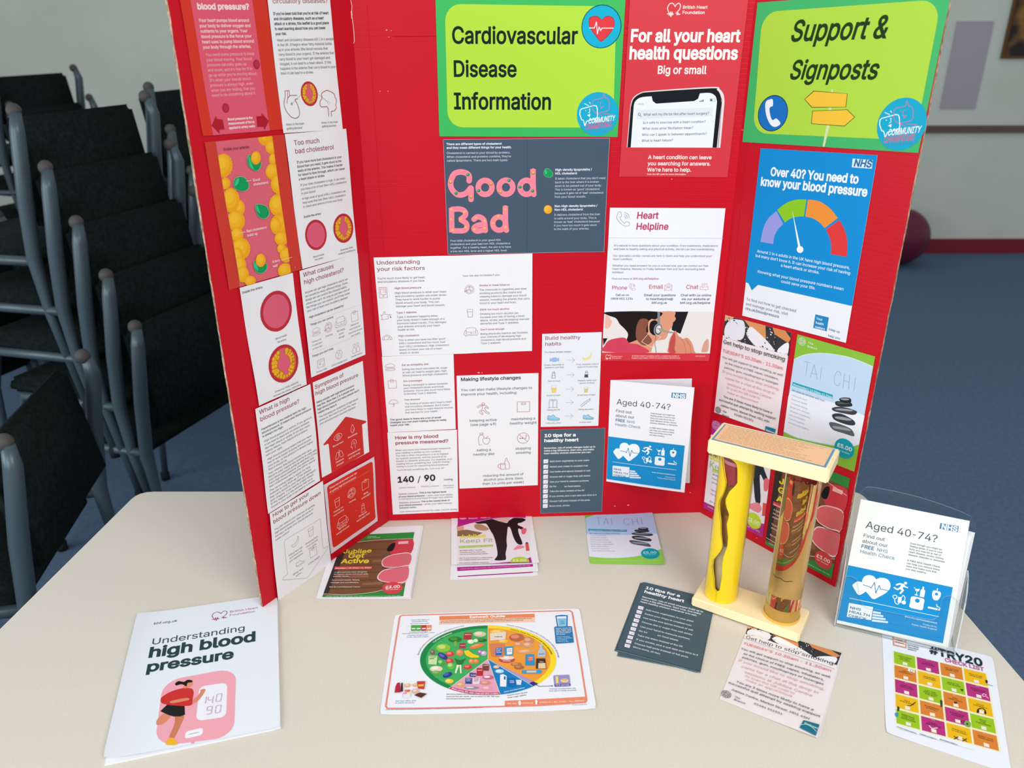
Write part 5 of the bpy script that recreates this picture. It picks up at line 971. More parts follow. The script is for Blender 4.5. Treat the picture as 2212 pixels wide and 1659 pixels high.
S.curve([g(.70, .76), g(.85, .68), g(.93, .72), g(.88, .78)], 'f0909c', n=3); S.poly([g(.94, .66), g(1, .65), g(1, .78), g(.95, .79)], 'df5a54')
S.part('lettering').t('Jubilee', 172, 325, 340, 0, 'e8e23c', 'X', wave=.5); S.t('Keep Fit', 170, 385, 390, 0, 'a8c85a', 'R', wave=.5)
S.part('time_strip').poly([g(.08, .53), g(.55, .53), g(.55, .565), g(.08, .565)], 'b0d24c'); S.t('Mondays \x01 9.15am–10.15am', *g(.09, .56), g(.54, .56)[0], 0, 'eef6d0', 'm')
S.part('lettering').t('WOMEN ONLY CLASS|Friendly and fun exercise,|run by a professional trainer||Get fit and strong in a welcoming,|non-judgemental atmosphere||Pre-school children welcome|with parents', *g(.09, .60), g(.52, .60)[0]+40, 27, '6a5c66', 'm')
S.circ(484, 762, 536, 'c4dc36'); S.t('£2.00', 438, 755, 525, 0, 'f6fbd8', 'B'); S.t('Per Session', 448, 772, 518, 0, 'f0f6c8', 'm'); S.t('Jubilee Centre, Market Street, HD1 4SH \x01 01484 551 551', *g(.06, .965), g(.95, .965)[0], 0, 'ecc0e0', 'm')
S.part('branch_logo').icon('branch', 220, 92, 248, 'f0d0ea', .45)
def shoes(S, g, boxd=True):
    S.part('wood_photo')
    S.poly([g(0, .12), g(.5, .08), g(1, .10), g(1, .84), g(.7, .92), g(.35, .97), g(0, .97)], '7a5238')
    for k in range(7): S.poly([g(0, .14+.12*k), g(1, .12+.12*k), g(1, .126+.12*k), g(0, .147+.12*k)], '5a3a28')
    for k, (a, b) in enumerate(((.15, .3), (.5, .42), (.25, .66), (.45, .78))): S.poly([g(a, b), g(a+.25, b-.02), g(a+.26, b+.03), g(a, b+.035)], '94664a')
    S.poly([g(0, .15), g(.1, .13), g(.06, .95), g(0, .95)], '3a302c')
    S.part('sports_bottle').curve([g(.68, .20), g(.78, .12), g(1, .12), g(1, .34), g(.80, .35), g(.72, .32)], 'd2404e', n=3); S.poly([g(.80, .14), g(.94, .14), g(.94, .18), g(.80, .18)], 'f4b8bc'); S.curve([g(.66, .26), g(.70, .17), g(.76, .16), g(.75, .27), g(.70, .29)], '17181b', n=3)
    S.part('pink_shoe').curve([g(.63, .44), g(.68, .37), g(.82, .33), g(1, .34), g(1, .53), g(.78, .55), g(.66, .52)], 'f4dce0', n=4); S.curve([g(.64, .44), g(.69, .375), g(.82, .34), g(1, .35), g(1, .52), g(.78, .54), g(.67, .515)], 'e06a74', n=4)
    S.curve([g(.62, .67), g(.68, .58), g(.84, .55), g(1, .54), g(1, .78), g(.78, .78), g(.65, .74)], 'f4dce0', n=4); S.curve([g(.635, .67), g(.69, .59), g(.84, .56), g(1, .55), g(1, .765), g(.78, .77), g(.66, .73)], 'e46c7a', n=4)
    S.line([g(.66, .545), g(.8, .558), g(1, .545)], 1.2, '3a2020', dz=S.z+.01)
    for a, b in ((.88, .36), (.86, .60)):
        S.line([g(a, b), g(a+.03, b+.05), g(a+.08, b), g(a+.10, b+.09), g(a+.03, b+.12), g(a+.08, b+.04)], .6, '8a9080', sm=3, dz=S.z+.02)
GN = '2f8f3c'
S = Sheet('leaflet', RIGHT, V19, [(657, 272), (1160, 465), (1030, 1172), (565, 925)], 'green and brown get active flyer with pink shoes, lowest on the right wing', 'leaflet', GN, h=.3, disp=wavy(.5, 1.3, 3), group=GP)
g = mapq([(657, 272), (1160, 465), (1030, 1172), (565, 925)])
shoes(S, g)
S.part('white_rim').line([g(0, .17), g(.3, .115), g(.65, .11), g(1, .17)], .8, 'eef4e0', sm=4, dz=S.z+.03); S.line([g(0, .93), g(.3, .94), g(.6, .90), g(1, .80)], .8, 'eef4e0', sm=4, dz=S.z+.03)
S.part('lettering').t('Jubilee|Get|Active', *g(.07, .32), g(.52, .32)[0], 62, 'e8dc3c', 'X', wave=.5)
S.part('time_strip').poly([g(.03, .53), g(.5, .53), g(.5, .57), g(.03, .57)], 'd6424c'); S.t('Mondays \x01 10.30am–11.30am', *g(.04, .565), g(.49, .565)[0], 0, 'fbe2e0', 'm')
S.part('lettering').t('A light exercise class designed|for mature adults and those with|mobility issues.||To promote health, fitness,|strength and coordination.||Run by a professional trainer.', *g(.05, .62), g(.53, .62)[0], 25, 'f2eae6', 'm')
S.part('price_badge').circ(975, 1037, 1037, 'd8464e'); S.t('£3.00', 925, 1015, 1020, 0, 'fdeeea', 'B'); S.t('Per Session', 928, 1036, 1008, 0, 'fbe0dc', 'm'); S.t('Jubilee Centre, Market Street, HD1 4SH \x01 www.thebranch.uk \x01 01484 551 551', *g(.05, .975), g(.97, .975)[0], 0, 'cfe8cc', 'm')
# ------------------------------------------------------------------ things lying on the table
def arctext(S, txt, cx, cy, rx, ry, a0, a1, hpx, col, w='r', flip=False):
    """letters following an ellipse in view px"""
    tot = twid(txt); acc = 0; k = S.mmy(cx, cy, cy+hpx)/.51
    for ch in txt:
        aw = ADV.get(ch, .3); t = math.radians(a0+(a1-a0)*(acc+aw/2)/tot); acc += aw
        if ch == ' ': continue
        t2 = t+math.radians((a1-a0)*.01)
        p = S.st(cx+rx*math.cos(t), cy+ry*math.sin(t)); q = S.st(cx+rx*math.cos(t2), cy+ry*math.sin(t2)); d = (q-p)/np.linalg.norm(q-p)
        gv, gf = GL[(w, ch)]; x = (gv[:, 0]-aw/2)*k*.9; y = -gv[:, 1]*k
        S.add(S.w3(np.c_[p[0]+x*d[0]-y*d[1], p[1]+x*d[1]+y*d[0]], S.z+.1), gf, ink(col))
S = Sheet('booklet', TABLE, V24, [(440, 188), (1793, -15), (1825, 1275), (112, 1612)], 'white booklet Understanding high blood pressure lying front left on the table', 'booklet', 'eef3f7', h=2.6, disp=lambda x, y: 4.5*np.exp(-x*9)+2.2*np.exp(-x*5)*y+.3, rnd=4)
BK = S
SP = Sheet('inner_pages', TABLE, V24, [(452, 200), (1797, -5), (1829, 1283), (118, 1640)], 'x', 'booklet', 'f6f7fa', h=.2, th=1.6, disp=lambda x, y: .2*x)
adopt(SP, BK.ob)
S.part('lettering').t('bhf.org.uk', 597, 290, 825, 0, '4a6a6c', 'm'); S.t('British Heart|Foundation', 1333, 168, 1607, 32, 'c0607a', 'r'); S.t('Understanding', 570, 487, 1487, 0, '3d545a', 'R', sx=1.05); S.t('high blood', 540, 612, 1590, 0, '2c4449', 'X', sx=1.05); S.t('pressure', 520, 752, 1372, 0, '2c4449', 'X', sx=1.08)
S.part('charity_logo').icon('bhf', 1232, 195, 1305, 'b0506c', 1.2)
S.part('runner_picture').rrect([(690, 832), (1398, 700), (1375, 1375), (606, 1472)], 27, 'f4a9b4')
S.rrect([(1040, 885), (1312, 845), (1300, 1180), (1008, 1222)], 9, 'f2f1f6'); S.rrect([(908, 1325), (1078, 1285), (1070, 1355), (900, 1396)], 4, 'f4f4f8'); S.line([(940, 1352), (1037, 1330)], .7, '4a5054'); S.poly([(958, 1422), (998, 1412), (992, 1440), (962, 1442)], 'f0a4b0')
SK = 'e08c6c'
S.curve([(700, 1150), (770, 1165), (700, 1245), (630, 1262), (632, 1212)], SK); S.curve([(810, 1170), (892, 1168), (860, 1262), (790, 1398), (745, 1392), (800, 1250)], 'd07e58')
S.curve([(745, 1390), (798, 1395), (828, 1450), (716, 1453)], 'f2b632', n=3); S.poly([(730, 1062), (897, 1058), (902, 1160), (860, 1178), (795, 1180), (740, 1165), (663, 1130)], '1d211e')
S.curve([(935, 1040), (1000, 1000), (1050, 940), (1045, 925), (1085, 908), (1098, 925), (1062, 985), (1020, 1032), (950, 1060)], SK)
S.curve([(872, 905), (960, 905), (985, 940), (975, 1010), (962, 1068), (850, 1075), (700, 1060), (666, 1030), (680, 990), (760, 940)], 'cf3330'); S.curve([(765, 1030), (900, 1000), (940, 1003), (930, 1020), (780, 1050)], SK)
S.curve([(925, 848), (970, 838), (974, 865), (950, 892), (925, 895), (905, 905), (882, 895), (900, 870)], 'e3936f'); S.curve([(805, 862), (838, 835), (890, 842), (925, 822), (970, 828), (968, 845), (928, 852), (915, 885), (882, 868), (850, 868), (820, 878)], '1c1613')
S.part('display_digits')
def seg(S, x, y, w, h, sl, on, col):
    pt = {'a': ((0, 0), (1, 0)), 'b': ((1, 0), (1, .5)), 'c': ((1, .5), (1, 1)), 'd': ((0, 1), (1, 1)), 'e': ((0, .5), (0, 1)), 'f': ((0, 0), (0, .5)), 'g': ((0, .5), (1, .5))}
    for o in on:
        (a, b), (c, d) = pt[o]; m = .12
        f = lambda u, v: (x+u*w-v*12, y+v*h-u*w*sl)
        S.line([f(a+(c-a)*m, b+(d-b)*m), f(c-(c-a)*m, d-(d-b)*m)], 1.2, col)
for k, (x, y, on) in enumerate(((1062, 990, 'bc'), (1130, 985, 'fgbc'), (1212, 962, 'abcdef'), (1120, 1085, 'abcdfg'), (1205, 1072, 'abcdef'))): seg(S, x, y, 48, 72, .16, on, 'cfa9b8')
# get active flyers
Qs = [(470, 345), (1912, 285), (1705, 1530), (100, 1522)]
S = Sheet('leaflet', TABLE, V21, [(505, 350), (1935, 292), (1722, 1545), (118, 1530)], 'plain edge of a second get active flyer under the one by the left wing', 'leaflet', h=.15, disp=lambda x, y: .2+.6*x)
S = Sheet('leaflet', TABLE, V21, Qs, 'get active flyer with pink shoes lying on the table against the left wing', 'leaflet', h=.6, disp=lambda x, y: .2+2.2*np.exp(-((1-x)**2*30+(y-.7)**2*4)))
g = mapq([(590, 452), (1780, 402), (1590, 1505), (205, 1510)])
S.part('green_panel').poly([g(0, 0), g(1, 0), g(1, 1), g(0, 1)], GN); shoes(S, g)
S.part('white_rim').line([g(0, .17), g(.3, .115), g(.65, .10), g(1, .105)], .9, 'eef4e0', sm=4, dz=S.z+.03); S.line([g(0, .95), g(.3, .965), g(.65, .92), g(1, .79)], .9, 'eef4e0', sm=4, dz=S.z+.03)
S.part('lettering').t('Jubilee|Get Active', 975, 487, 1198, 22, 'e8f4e0', 'm'); S.t('Jubilee', 560, 765, 1045, 0, 'e8d83a', 'B', wave=.8); S.t('Get', 640, 845, 918, 0, 'e8d83a', 'B', wave=.8); S.t('Active', 525, 935, 1000, 0, 'e8d83a', 'X', wave=.8)
S.part('time_strip').poly([(420, 990), (1060, 985), (1045, 1032), (408, 1043)], 'd8484e'); S.t('Mondays \x01 10.30am–11.30am', 428, 1030, 1045, 0, 'fbe8e4', 'b')
S.part('lettering').t('A light exercise class designed|for mature adults and those with|mobility issues.', 412, 1097, 995, 35, 'f4ece6', 'm'); S.t('To promote health, fitness,|strength and coordination.', 365, 1232, 850, 42, 'f4ece6', 'm'); S.t('Run by a professional trainer.', 325, 1348, 865, 0, 'f4ece6', 'm')
S.part('price_badge').ell(1405, 1362, 175, 105, 'd9464e'); S.t('£3.00', 1280, 1365, 1535, 0, 'fdeeea', 'B'); S.t('Per Session', 1292, 1396, 1508, 0, 'fbe0dc', 'm'); S.t('Jubilee Centre, Market Street, HD1 4SH \x01 www.thebranch.uk \x01 01484 551 551', 262, 1502, 1545, 0, 'cfe8cc', 'm')
# keep fit flyers, three fanned
KG = 'keep fit flyers piled under the middle panel'
S = Sheet('leaflet', TABLE, V22, [(170, -160), (1835, -210), (2030, 1445), (125, 1540)], 'lowest keep fit flyer sticking out furthest to the front of its pile', 'leaflet', h=.1, disp=lambda x, y: .1+0*x, group=KG)
S.part('magenta_strip').poly([(290, 1478), (1922, 1385), (1925, 1310), (280, 1380)], MG)
S = Sheet('leaflet', TABLE, V22, [(155, -190), (1830, -240), (2042, 1372), (135, 1465)], 'middle keep fit flyer showing its magenta address strip', 'leaflet', h=.5, disp=lambda x, y: .15+1.6*y**3*x, group=KG)
S.part('magenta_strip').poly([(275, 1270), (1922, 1212), (1925, 1268), (280, 1355)], MG); S.part('lettering').t('Jubilee Centre, Market Street, HD1 4SH \x01 www.thebranch.uk \x01 01484 551 551', 335, 1322, 1865, 0, 'eec4e0', 'm')
S = Sheet('leaflet', TABLE, V22, [(150, -220), (1825, -280), (2055, 1200), (150, 1242)], 'top keep fit flyer with a photo of exercising legs, under the middle panel', 'leaflet', h=1.1, disp=lambda x, y: .2+2.2*y**4, group=KG)
legs_print(S, lambda x, y: (280+x*.99, 130+y*(1.0)))
S.part('magenta_strip').poly([(290, -100), (1740, -130), (1765, 210)]+smooth([(1765, 210), (1400, 198), (1150, 212), (960, 238), (600, 318), (290, 410)], 5, False), MG)
S.part('magenta_corner').poly([(1500, 1196), (1700, 1150), (1875, 1075), (1900, 1192)], MG); S.part('magenta_strip').poly([(265, 1240), (1050, 1215), (1420, 1180), (1900, 1188), (1905, 1203), (265, 1243)], MG); S.part('white_rim').line(smooth([(1765, 210), (1400, 200), (1150, 214), (960, 240), (600, 320), (290, 412)], 5, False), .7, 'f8eef4', dz=S.z+.02)
S.part('lettering').t('Branch', 525, 232, 722, 0, 'f8dcec', 'b'); S.t('Keep Fit', 785, 214, 1000, 0, 'f8e4f0', 'b', wave=.4); S.part('branch_logo').ell(400, 215, 78, 26, 'e6a4cc')
S.part('lettering').t('Jubilee', 325, 650, 905, 0, 'ece23a', 'B', wave=.8); S.t('Keep Fit', 328, 755, 1060, 0, 'a9c27a', 'R', wave=.8)
S.part('time_strip').poly([(315, 825), (1055, 795), (1055, 840), (312, 872)], 'a9cc4e'); S.t('Mondays \x01 9.15am–10.15am', 328, 860, 1040, 0, 'e8f4c8', 'm')
S.part('lettering').t('WOMEN ONLY CLASS|Friendly and fun exercise,|run by a professional trainer', 328, 935, 948, 43, '6a5f64', 'm'); S.t('Get fit and strong in a welcoming,|non-judgemental atmosphere', 322, 1108, 1060, 40, '7a6a66', 'm'); S.t('Pre-school children welcome', 322, 1218, 965, 0, '7a6a66', 'm')
S.part('price_badge').poly([(1440, 1194)]+[(1640+200*math.cos(t), 1165-95*math.sin(t)) for t in [math.pi-math.pi*k/14 for k in range(15)]]+[(1840, 1190)], 'b8d433'); S.t('£2.00', 1485, 1175, 1785, 0, 'f0f8cc', 'B')
# tai chi flyer on the table
S = Sheet('leaflet', TABLE, V23, [(97, -310), (1630, -330), (2060, 1450), (265, 1420)], 'tai chi flyer with a stone stack lying under the middle panel', 'leaflet', '98d94e', h=.3, disp=lambda x, y: .3+1.6*np.exp(-((1-x)**2*20)), rnd=3)
S.part('sky_panel').poly([(105, -310), (1630, -330)]+[(1965, 1080)]+smooth([(1965, 1080), (1750, 1165), (1400, 1240), (1000, 1280), (600, 1280), (250, 1250)], 5, False)+smooth([(160, 320), (230, 310), (450, 240), (700, 200)], 4, False)[:0]+[(165, 330)], 'bcd3f8')
S.poly([(185, 720), (700, 745), (1200, 735), (1870, 720), (1965, 1075)]+smooth([(1965, 1075), (1750, 1158), (1400, 1232), (1000, 1272), (600, 1272), (250, 1243)], 5, False), 'ecebf6')
S.part('green_corner').poly([(120, -100), (470, 60), (500, 225), (350, 275), (200, 318), (160, 330)], '86c83a')
S.part('white_rim').line(smooth([(1965, 1080), (1750, 1165), (1400, 1240), (1000, 1280), (600, 1280), (250, 1250)], 5, False), .9, 'f6faf4', dz=S.z+.02); S.line([(200, 320), (350, 275), (500, 228)], .8, 'f6faf4', dz=S.z+.02)
taichi(S, [('T', [(400, 318), (525, 325), (550, 480), (420, 482)]), ('A', [(620, 335), (685, 335), (718, 487), (592, 485)]), ('I', [(730, 335), (820, 335), (850, 487), (755, 487)]), ('C', [(1072, 345), (1195, 350), (1210, 497), (1085, 497)]), ('H', [(1268, 348), (1390, 350), (1425, 495), (1300, 495)]), ('I', [(1450, 350), (1530, 350), (1570, 497), (1480, 497)])], .7, '6b86ae')
S.part('time_strip').poly([(228, 592), (1148, 612), (1155, 658), (232, 642)], '0f8ca4'); S.t('Wednesdays \x01 10.30am–11.30am', 245, 635, 1125, 0, 'b8f0f6', 'b')
S.part('lettering').t('Wu style tai chi class with Ken.', 258, 707, 995, 0, '4d6c9c', 'm'); S.t('Calms the mind|Improves health|Increases energy|Builds core strength|Develops suppleness|and coordination|Corrects posture|and improves balance', 268, 762, 820, 52, '8f95a6', 'r')
stones(S, lambda x, y: (1205+x*2.05, 500+y*1.13))
S.part('price_badge').ell(1708, 1192, 222, 125, '0aa0b0', 6); S.t('£5.00', 1538, 1192, 1868, 0, 'b8f2f4', 'B'); S.t('Per Session', 1575, 1228, 1850, 0, '9ae6ea', 'm'); S.t('Jubilee Centre, Market Street, HD1 4SH \x01 www.thebranch.uk \x01 01484 551 551', 318, 1352, 1958, 0, 'd6f4b0', 'm')
# eatwell guide
DX = 1467.6
S = Sheet('guide_sheet', TABLE, V25, [(275, 180), (2820, 95), (3055, 1490), (62, 1570)], 'laminated Eatwell Guide sheet with a food wheel in the front middle', 'poster', 'f4f7fb', h=.2, th=.5, disp=lambda x, y: .2+1.2*(np.exp(-((1-x)**2+(1-y)**2)*60)+np.exp(-((x)**2+(1-y)**2)*60)), rnd=5)
Rr = lambda x, y: (x+DX, y)
OR = 'e88d78'
S.part('border')
bd = [(150, 1455), (240, 830), (340, 222), (352, 203), (378, 194)]+[Rr(1215, 128), Rr(1250, 150), Rr(1350, 720), Rr(1450, 1370), Rr(1430, 1400), Rr(740, 1440), (900, 1470), (175, 1485)]
S.line(bd, 2.6, OR, True)
S.poly([(887, 205), Rr(733, 172), Rr(733, 222), (889, 258)], 'ee8c5a'); S.poly([(889, 258), Rr(733, 222), Rr(740, 285), (880, 320)], 'f6cdb2'); S.poly([Rr(322, 1372), Rr(1440, 1318), Rr(1450, 1398), Rr(320, 1445)], 'ee8d68')
S.part('lettering').t('Eatwell Guide', 1302, 234, 1795, 0, 'fdf6ee', 'X', sx=1.3); S.t('Use the Eatwell Guide to help you get a balance of healthier and more sustainable food.|It shows how much of what you eat overall should come from each food group.', 905, 282, 2168, 21, '7a4a38', 'm')
S.t('Check the label on|packaged foods', 620, 262, 747, 22, '5f8cc0', 'm', 'c'); S.t('Each serving (150g) contains', 485, 315, 745, 0, '303438', 'm'); S.t('of an adult’s reference intake|Typical values (as sold) per 100g: 697kJ / 167kcal', 598, 428, 822, 16, '303438', 'm', 'c'); S.t('Choose foods lower|in fat, salt and sugars', 592, 474, 743, 24, '5f8cc0', 'm', 'c')
S.t('Eat less often and|in small amounts', 283, 1387, 563, 27, '4f7db4', 'm'); S.t('Source: Public Health England in association with the Welsh Government, Food Standards Scotland and the Food Standards Agency in Northern Ireland', 140, 1508, 1490, 0, '4a4f54', 'm')
S.t('Choose unsaturated oils|and use in small amounts', 1118+DX, 1213, 1310+DX, 28, '6f86b0', 'm', 'c'); S.t('Per day', 358+DX, 1422, 485+DX, 0, 'fdeee4', 'm'); S.t('2000kcal', 560+DX, 1415, 712+DX, 0, 'fdeee4', 'm'); S.t('2500kcal = ALL FOOD + ALL DRINKS', 795+DX, 1404, 1420+DX, 0, 'fdeee4', 'm'); S.t('© Crown copyright 2016', 1250+DX, 1438, 1460+DX, 0, '6a6e72', 'm')
S.t('Eat more beans and pulses, 2 portions of sustainably|sourced fish per week, one of which is oily. Eat less|red and processed meat', 985, 1290, 1735, 31, '4a5056', 'm', rot=2)
S.t('Choose lower fat and|lower sugar options', 352+DX, 1308, 640+DX, 32, '4a5056', 'm', rot=-10)
for x, c in ((468, 'e8eef0'), (534, '4fa84e'), (603, '4fa84e'), (675, 'c2383e'), (745, 'e8935e')):
    S.part('traffic_label').poly([(x-34, 330), (x+34, 328), (x+37, 345), (x+32, 392), (x+28, 408), (x-32, 410), (x-38, 390), (x-36, 345)], c); S.poly([(x-26, 370), (x+26, 368), (x+24, 384), (x-28, 386)], 'f2f2f0')
CX, CY, RX, RY = 1560, 815, 938, 480
def sector(a0, a1, f, col, cen=(1557, 800)): S.poly([cen]+[(CX+RX*f*math.cos(math.radians(a0+(a1-a0)*k/36)), CY+RY*f*math.sin(math.radians(a0+(a1-a0)*k/36))) for k in range(37)], col)
S.part('food_wheel')
sector(125.8, 270, 1, '1b8a48'); sector(125.8, 270, .915, '42b060'); sector(-90, 42.5, 1, 'fbdc28'); sector(-90, 42.5, .915, 'f2a03c'); sector(42.5, 48, 1, '4a3a94'); sector(42.5, 48, .9, 'a99cd2'); sector(48, 79.5, 1, '1580c0'); sector(79.5, 125.8, 1, 'c23a66'); sector(79.5, 125.8, .93, 'e8a6bc')
for a in ((1557, 335), (993, 1222), (1725, 1288), (2167, 1166)): S.line([(1557, 800), a], .7, 'e8e6c8')
S.part('wheel_lettering')
arctext(S, 'Eat at least 5 portions of a variety of fruit and vegetables every day', CX, CY, RX*1.03, RY*1.04, 188, 250, 15, '4d565a', 'm')
arctext(S, 'Fruit and vegetables', CX, CY, RX*.94, RY*.93, 212, 236, 18, 'e4f6e4', 'b'); arctext(S, 'Choose wholegrain or higher fibre versions with less added fat, salt and sugar', CX, CY, RX*1.03, RY*1.04, -75, -4, 15, '4d565a', 'm')
arctext(S, 'Potatoes, bread, rice, pasta and other starchy carbohydrates', CX, CY, RX*.94, RY*.93, -70, -10, 16, '6a5018', 'b'); arctext(S, 'Beans, pulses, fish, eggs, meat and other proteins', CX, CY, RX*.965, RY*.985, 124, 81, 17, 'fbe2ea', 'b')
S.t('Dairy and alternatives', 315+DX, 1262, 608+DX, 0, 'e0f2fa', 'b', rot=-14)
S.part('food_picture'); ZC = [S.z+.04]
def blob(x, y, rx, ry, c, c2=None, rot=0):
    S.nb(); ZC[0] += .008; S.ell(x, y, rx, ry, c, rot, 14, ZC[0])
    if c2: S.ell(x-rx*.2, y-ry*.25, rx*.55, ry*.5, c2, rot, 12, ZC[0]+.004)
def pk(P, c): S.nb(); ZC[0] += .008; S.poly(P, c, ZC[0])
for q in [(940, 645, 100, 58, '8ec63a', 'c2e07a'), (1105, 530, 95, 40, '2f7a34', '4a9a3e'), (1110, 590, 25, 40, '7ab04a'), (1445, 455, 88, 38, 'd8c9a8', 'efe4c8'), (1470, 540, 75, 24, '2f6a34', '4f8e3c'), (1390, 545, 32, 25, 'd6e8b8', 'ecf6dc'), (1320, 560, 46, 30, 'dcecc4', 'f4faea'), (1405, 620, 105, 30, 'ee7f3c', 'f6a066', -15),
          (1035, 730, 58, 38, 'd64640', 'f08a7c'), (1168, 712, 52, 45, 'ea8a4a', 'f4b07c'), (1450, 705, 38, 34, 'a06aa8', 'd8b4dc'), (1500, 722, 42, 34, 'c8a8d8', 'efe0f2'), (795, 705, 34, 36, '8a5a52', 'b08a80'), (935, 760, 75, 38, '3a3a86', '6a6ab8', 30), (1030, 830, 55, 42, 'd83c3c', 'f08078'), (1045, 895, 56, 48, '6abf4a', 'b4e094'), (908, 850, 50, 46, '4aa84a', '9cd68a'),
          (1330, 832, 40, 32, 'ee8c44', 'f6b078'), (1395, 832, 40, 32, 'ec8440', 'f4aa70'), (1280, 910, 60, 34, 'd43c3c', 'ee7a70'), (845, 935, 90, 42, 'e2d8b8', 'f6f0dc'), (850, 990, 80, 28, '6aa84a', '90c46a'), (1000, 1020, 68, 34, '27408a', '4a66b4', -20), (1025, 1105, 60, 32, 'f4cf3a', 'fae27a'),
          (560+DX-75, 505, 105, 55, 'c06a48', 'de9472'), (650+DX, 545, 72, 50, 'd08a64', 'e8b090'), (510+DX, 600, 65, 30, 'd89a70', 'ecbc98'), (640+DX, 605, 75, 36, 'dba27c', 'eec4a4'), (225+DX, 425, 108, 32, 'f2c45a', 'f8da88'), (300+DX, 555, 66, 30, 'eec05a', 'f6d688'), (610+DX, 695, 125, 26, 'e0a878', 'f0c8a0', -5), (350+DX, 810, 112, 44, 'c84a4a', 'e07a70'), (350+DX, 785, 105, 26, 'e8e0d4', 'f6f2ea'), (480+DX, 875, 80, 26, 'b47a4a', 'd09a6a'), (520+DX, 915, 70, 30, 'a86a3c', 'c88a5a'), (205+DX, 910, 42, 22, 'f0b896', 'f8d4b8'), (250+DX, 970, 62, 28, 'b4dcf0', 'e6f4fa'),
          (1180, 1155, 58, 32, 'e0a878', 'f2caa0'), (1330, 1198, 105, 20, '8a929a', 'dfe6ea'), (1520, 1130, 75, 30, 'd8907c', 'ecb4a4'), (1545, 1205, 75, 34, 'eaa0b4', 'f6c8d4'), (1560, 1055, 80, 30, 'c86a84', 'f2e8ec'), (560, 1160, 42, 0.1+24, 'e2b07a', 'f2cfa4'), (450, 1165, 42, 28, 'e8b888', 'f6d6b0'), (560, 1245, 52, 36, 'e0b4a4', 'f2d4c8'), (420, 1290, 38, 30, 'e86a9a', 'f4a4c0'), (465, 1285, 32, 28, 'f4e08a', 'faf0b8'), (450, 1238, 40, 16, 'd85a5a', 'ee8a80')]:
    blob(*q)
for P, c in (([(1232, 440), (1335, 435), (1328, 530), (1218, 528)], 'b83440'), ([(1165, 585), (1250, 580), (1246, 655), (1160, 652)], 'b03a50'), ([(740, 755), (862, 758), (850, 880), (735, 875)], 'c8e6a8'), ([(1095, 790), (1170, 820), (1255, 790), (1185, 900), (1140, 890)], '2c7a38'), ([(1130, 880), (1165, 885), (1120, 1000), (1100, 995)], 'e6f0c8'), ([(1165, 885), (1190, 880), (1195, 1000), (1175, 1000)], 'e6f0c8'), ([(1225, 690), (1290, 680), (1350, 730), (1440, 760), (1430, 785), (1320, 785), (1250, 750)], 'f6cf2c'),
             ([(1485, 870), (1575, 875), (1570, 965), (1480, 960)], '7a4238'), ([(1405, 925), (1495, 930), (1488, 1035), (1400, 1032)], 'b83038'), ([(1308, 990), (1395, 998), (1388, 1050), (1302, 1045)], '3a4a8a'), ([(1248, 1062), (1338, 1065), (1335, 1145), (1245, 1142)], '3a4a98'), ([(1350, 1065), (1450, 1068), (1440, 1150), (1345, 1148)], 'f0d8e0'),
             ([(112+DX, 590), (318+DX, 585), (300+DX, 780), (140+DX, 765)], 'd8845c'), ([(195+DX, 650), (285+DX, 645), (280+DX, 750), (192+DX, 755)], '2a6ab8'), ([(318+DX, 632), (438+DX, 625), (435+DX, 750), (322+DX, 755)], '3a9ccc'), ([(350+DX, 655), (425+DX, 650), (422+DX, 735), (352+DX, 742)], 'f0f4f8'), ([(118+DX, 450), (342+DX, 425), (330+DX, 530), (120+DX, 550)], 'e8dccb'), ([(610+DX, 738), (725+DX, 735), (738+DX, 888), (605+DX, 890)], '2f94c8'), ([(640+DX, 768), (710+DX, 765), (705+DX, 830), (645+DX, 832)], 'e86a50'), ([(755+DX, 795), (880+DX, 795), (895+DX, 940), (750+DX, 935)], '4a342c'), ([(785+DX, 860), (880+DX, 858), (888+DX, 935), (782+DX, 932)], 'e8d0a4'),
             ([(780+DX, 600), (858+DX, 600), (830+DX, 640), (885+DX, 700), (880+DX, 775), (775+DX, 772), (778+DX, 700), (808+DX, 640)], 'b8c8d8'), ([(558+DX, 955), (828+DX, 952), (825+DX, 1002), (560+DX, 1002)], '3a9ccc'), ([(620+DX, 962), (760+DX, 960), (758+DX, 992), (622+DX, 994)], 'd8b890'), ([(258+DX, 1020), (300+DX, 1012), (348+DX, 1035), (342+DX, 1185), (255+DX, 1182)], 'eef2f6'), ([(310+DX, 1040), (335+DX, 1045), (332+DX, 1090), (308+DX, 1085)], '2a6ab0'), ([(368+DX, 1065), (460+DX, 1068), (465+DX, 1180), (372+DX, 1182)], '0f6ab4'), ([(475+DX, 1090), (555+DX, 1092), (545+DX, 1160), (485+DX, 1158)], 'd8eaf4'),
             ([(310, 1130), (345, 1128), (350, 1165), (355, 1262), (272, 1268), (285, 1180)], 'b82c40'), ([(365, 1130), (385, 1130), (388, 1250), (352, 1255)], '4a2c28'), ([(580, 1110), (695, 1108), (680, 1220), (595, 1210)], 'c8403c'), ([(595, 1155), (675, 1150), (670, 1180), (598, 1182)], 'f2b840'), ([(382, 1290), (495, 1288), (480, 1345), (395, 1345)], 'e8ecf0'), ([(540, 1300), (620, 1265), (718, 1282), (640, 1340)], '5a3028')): pk(P, c)
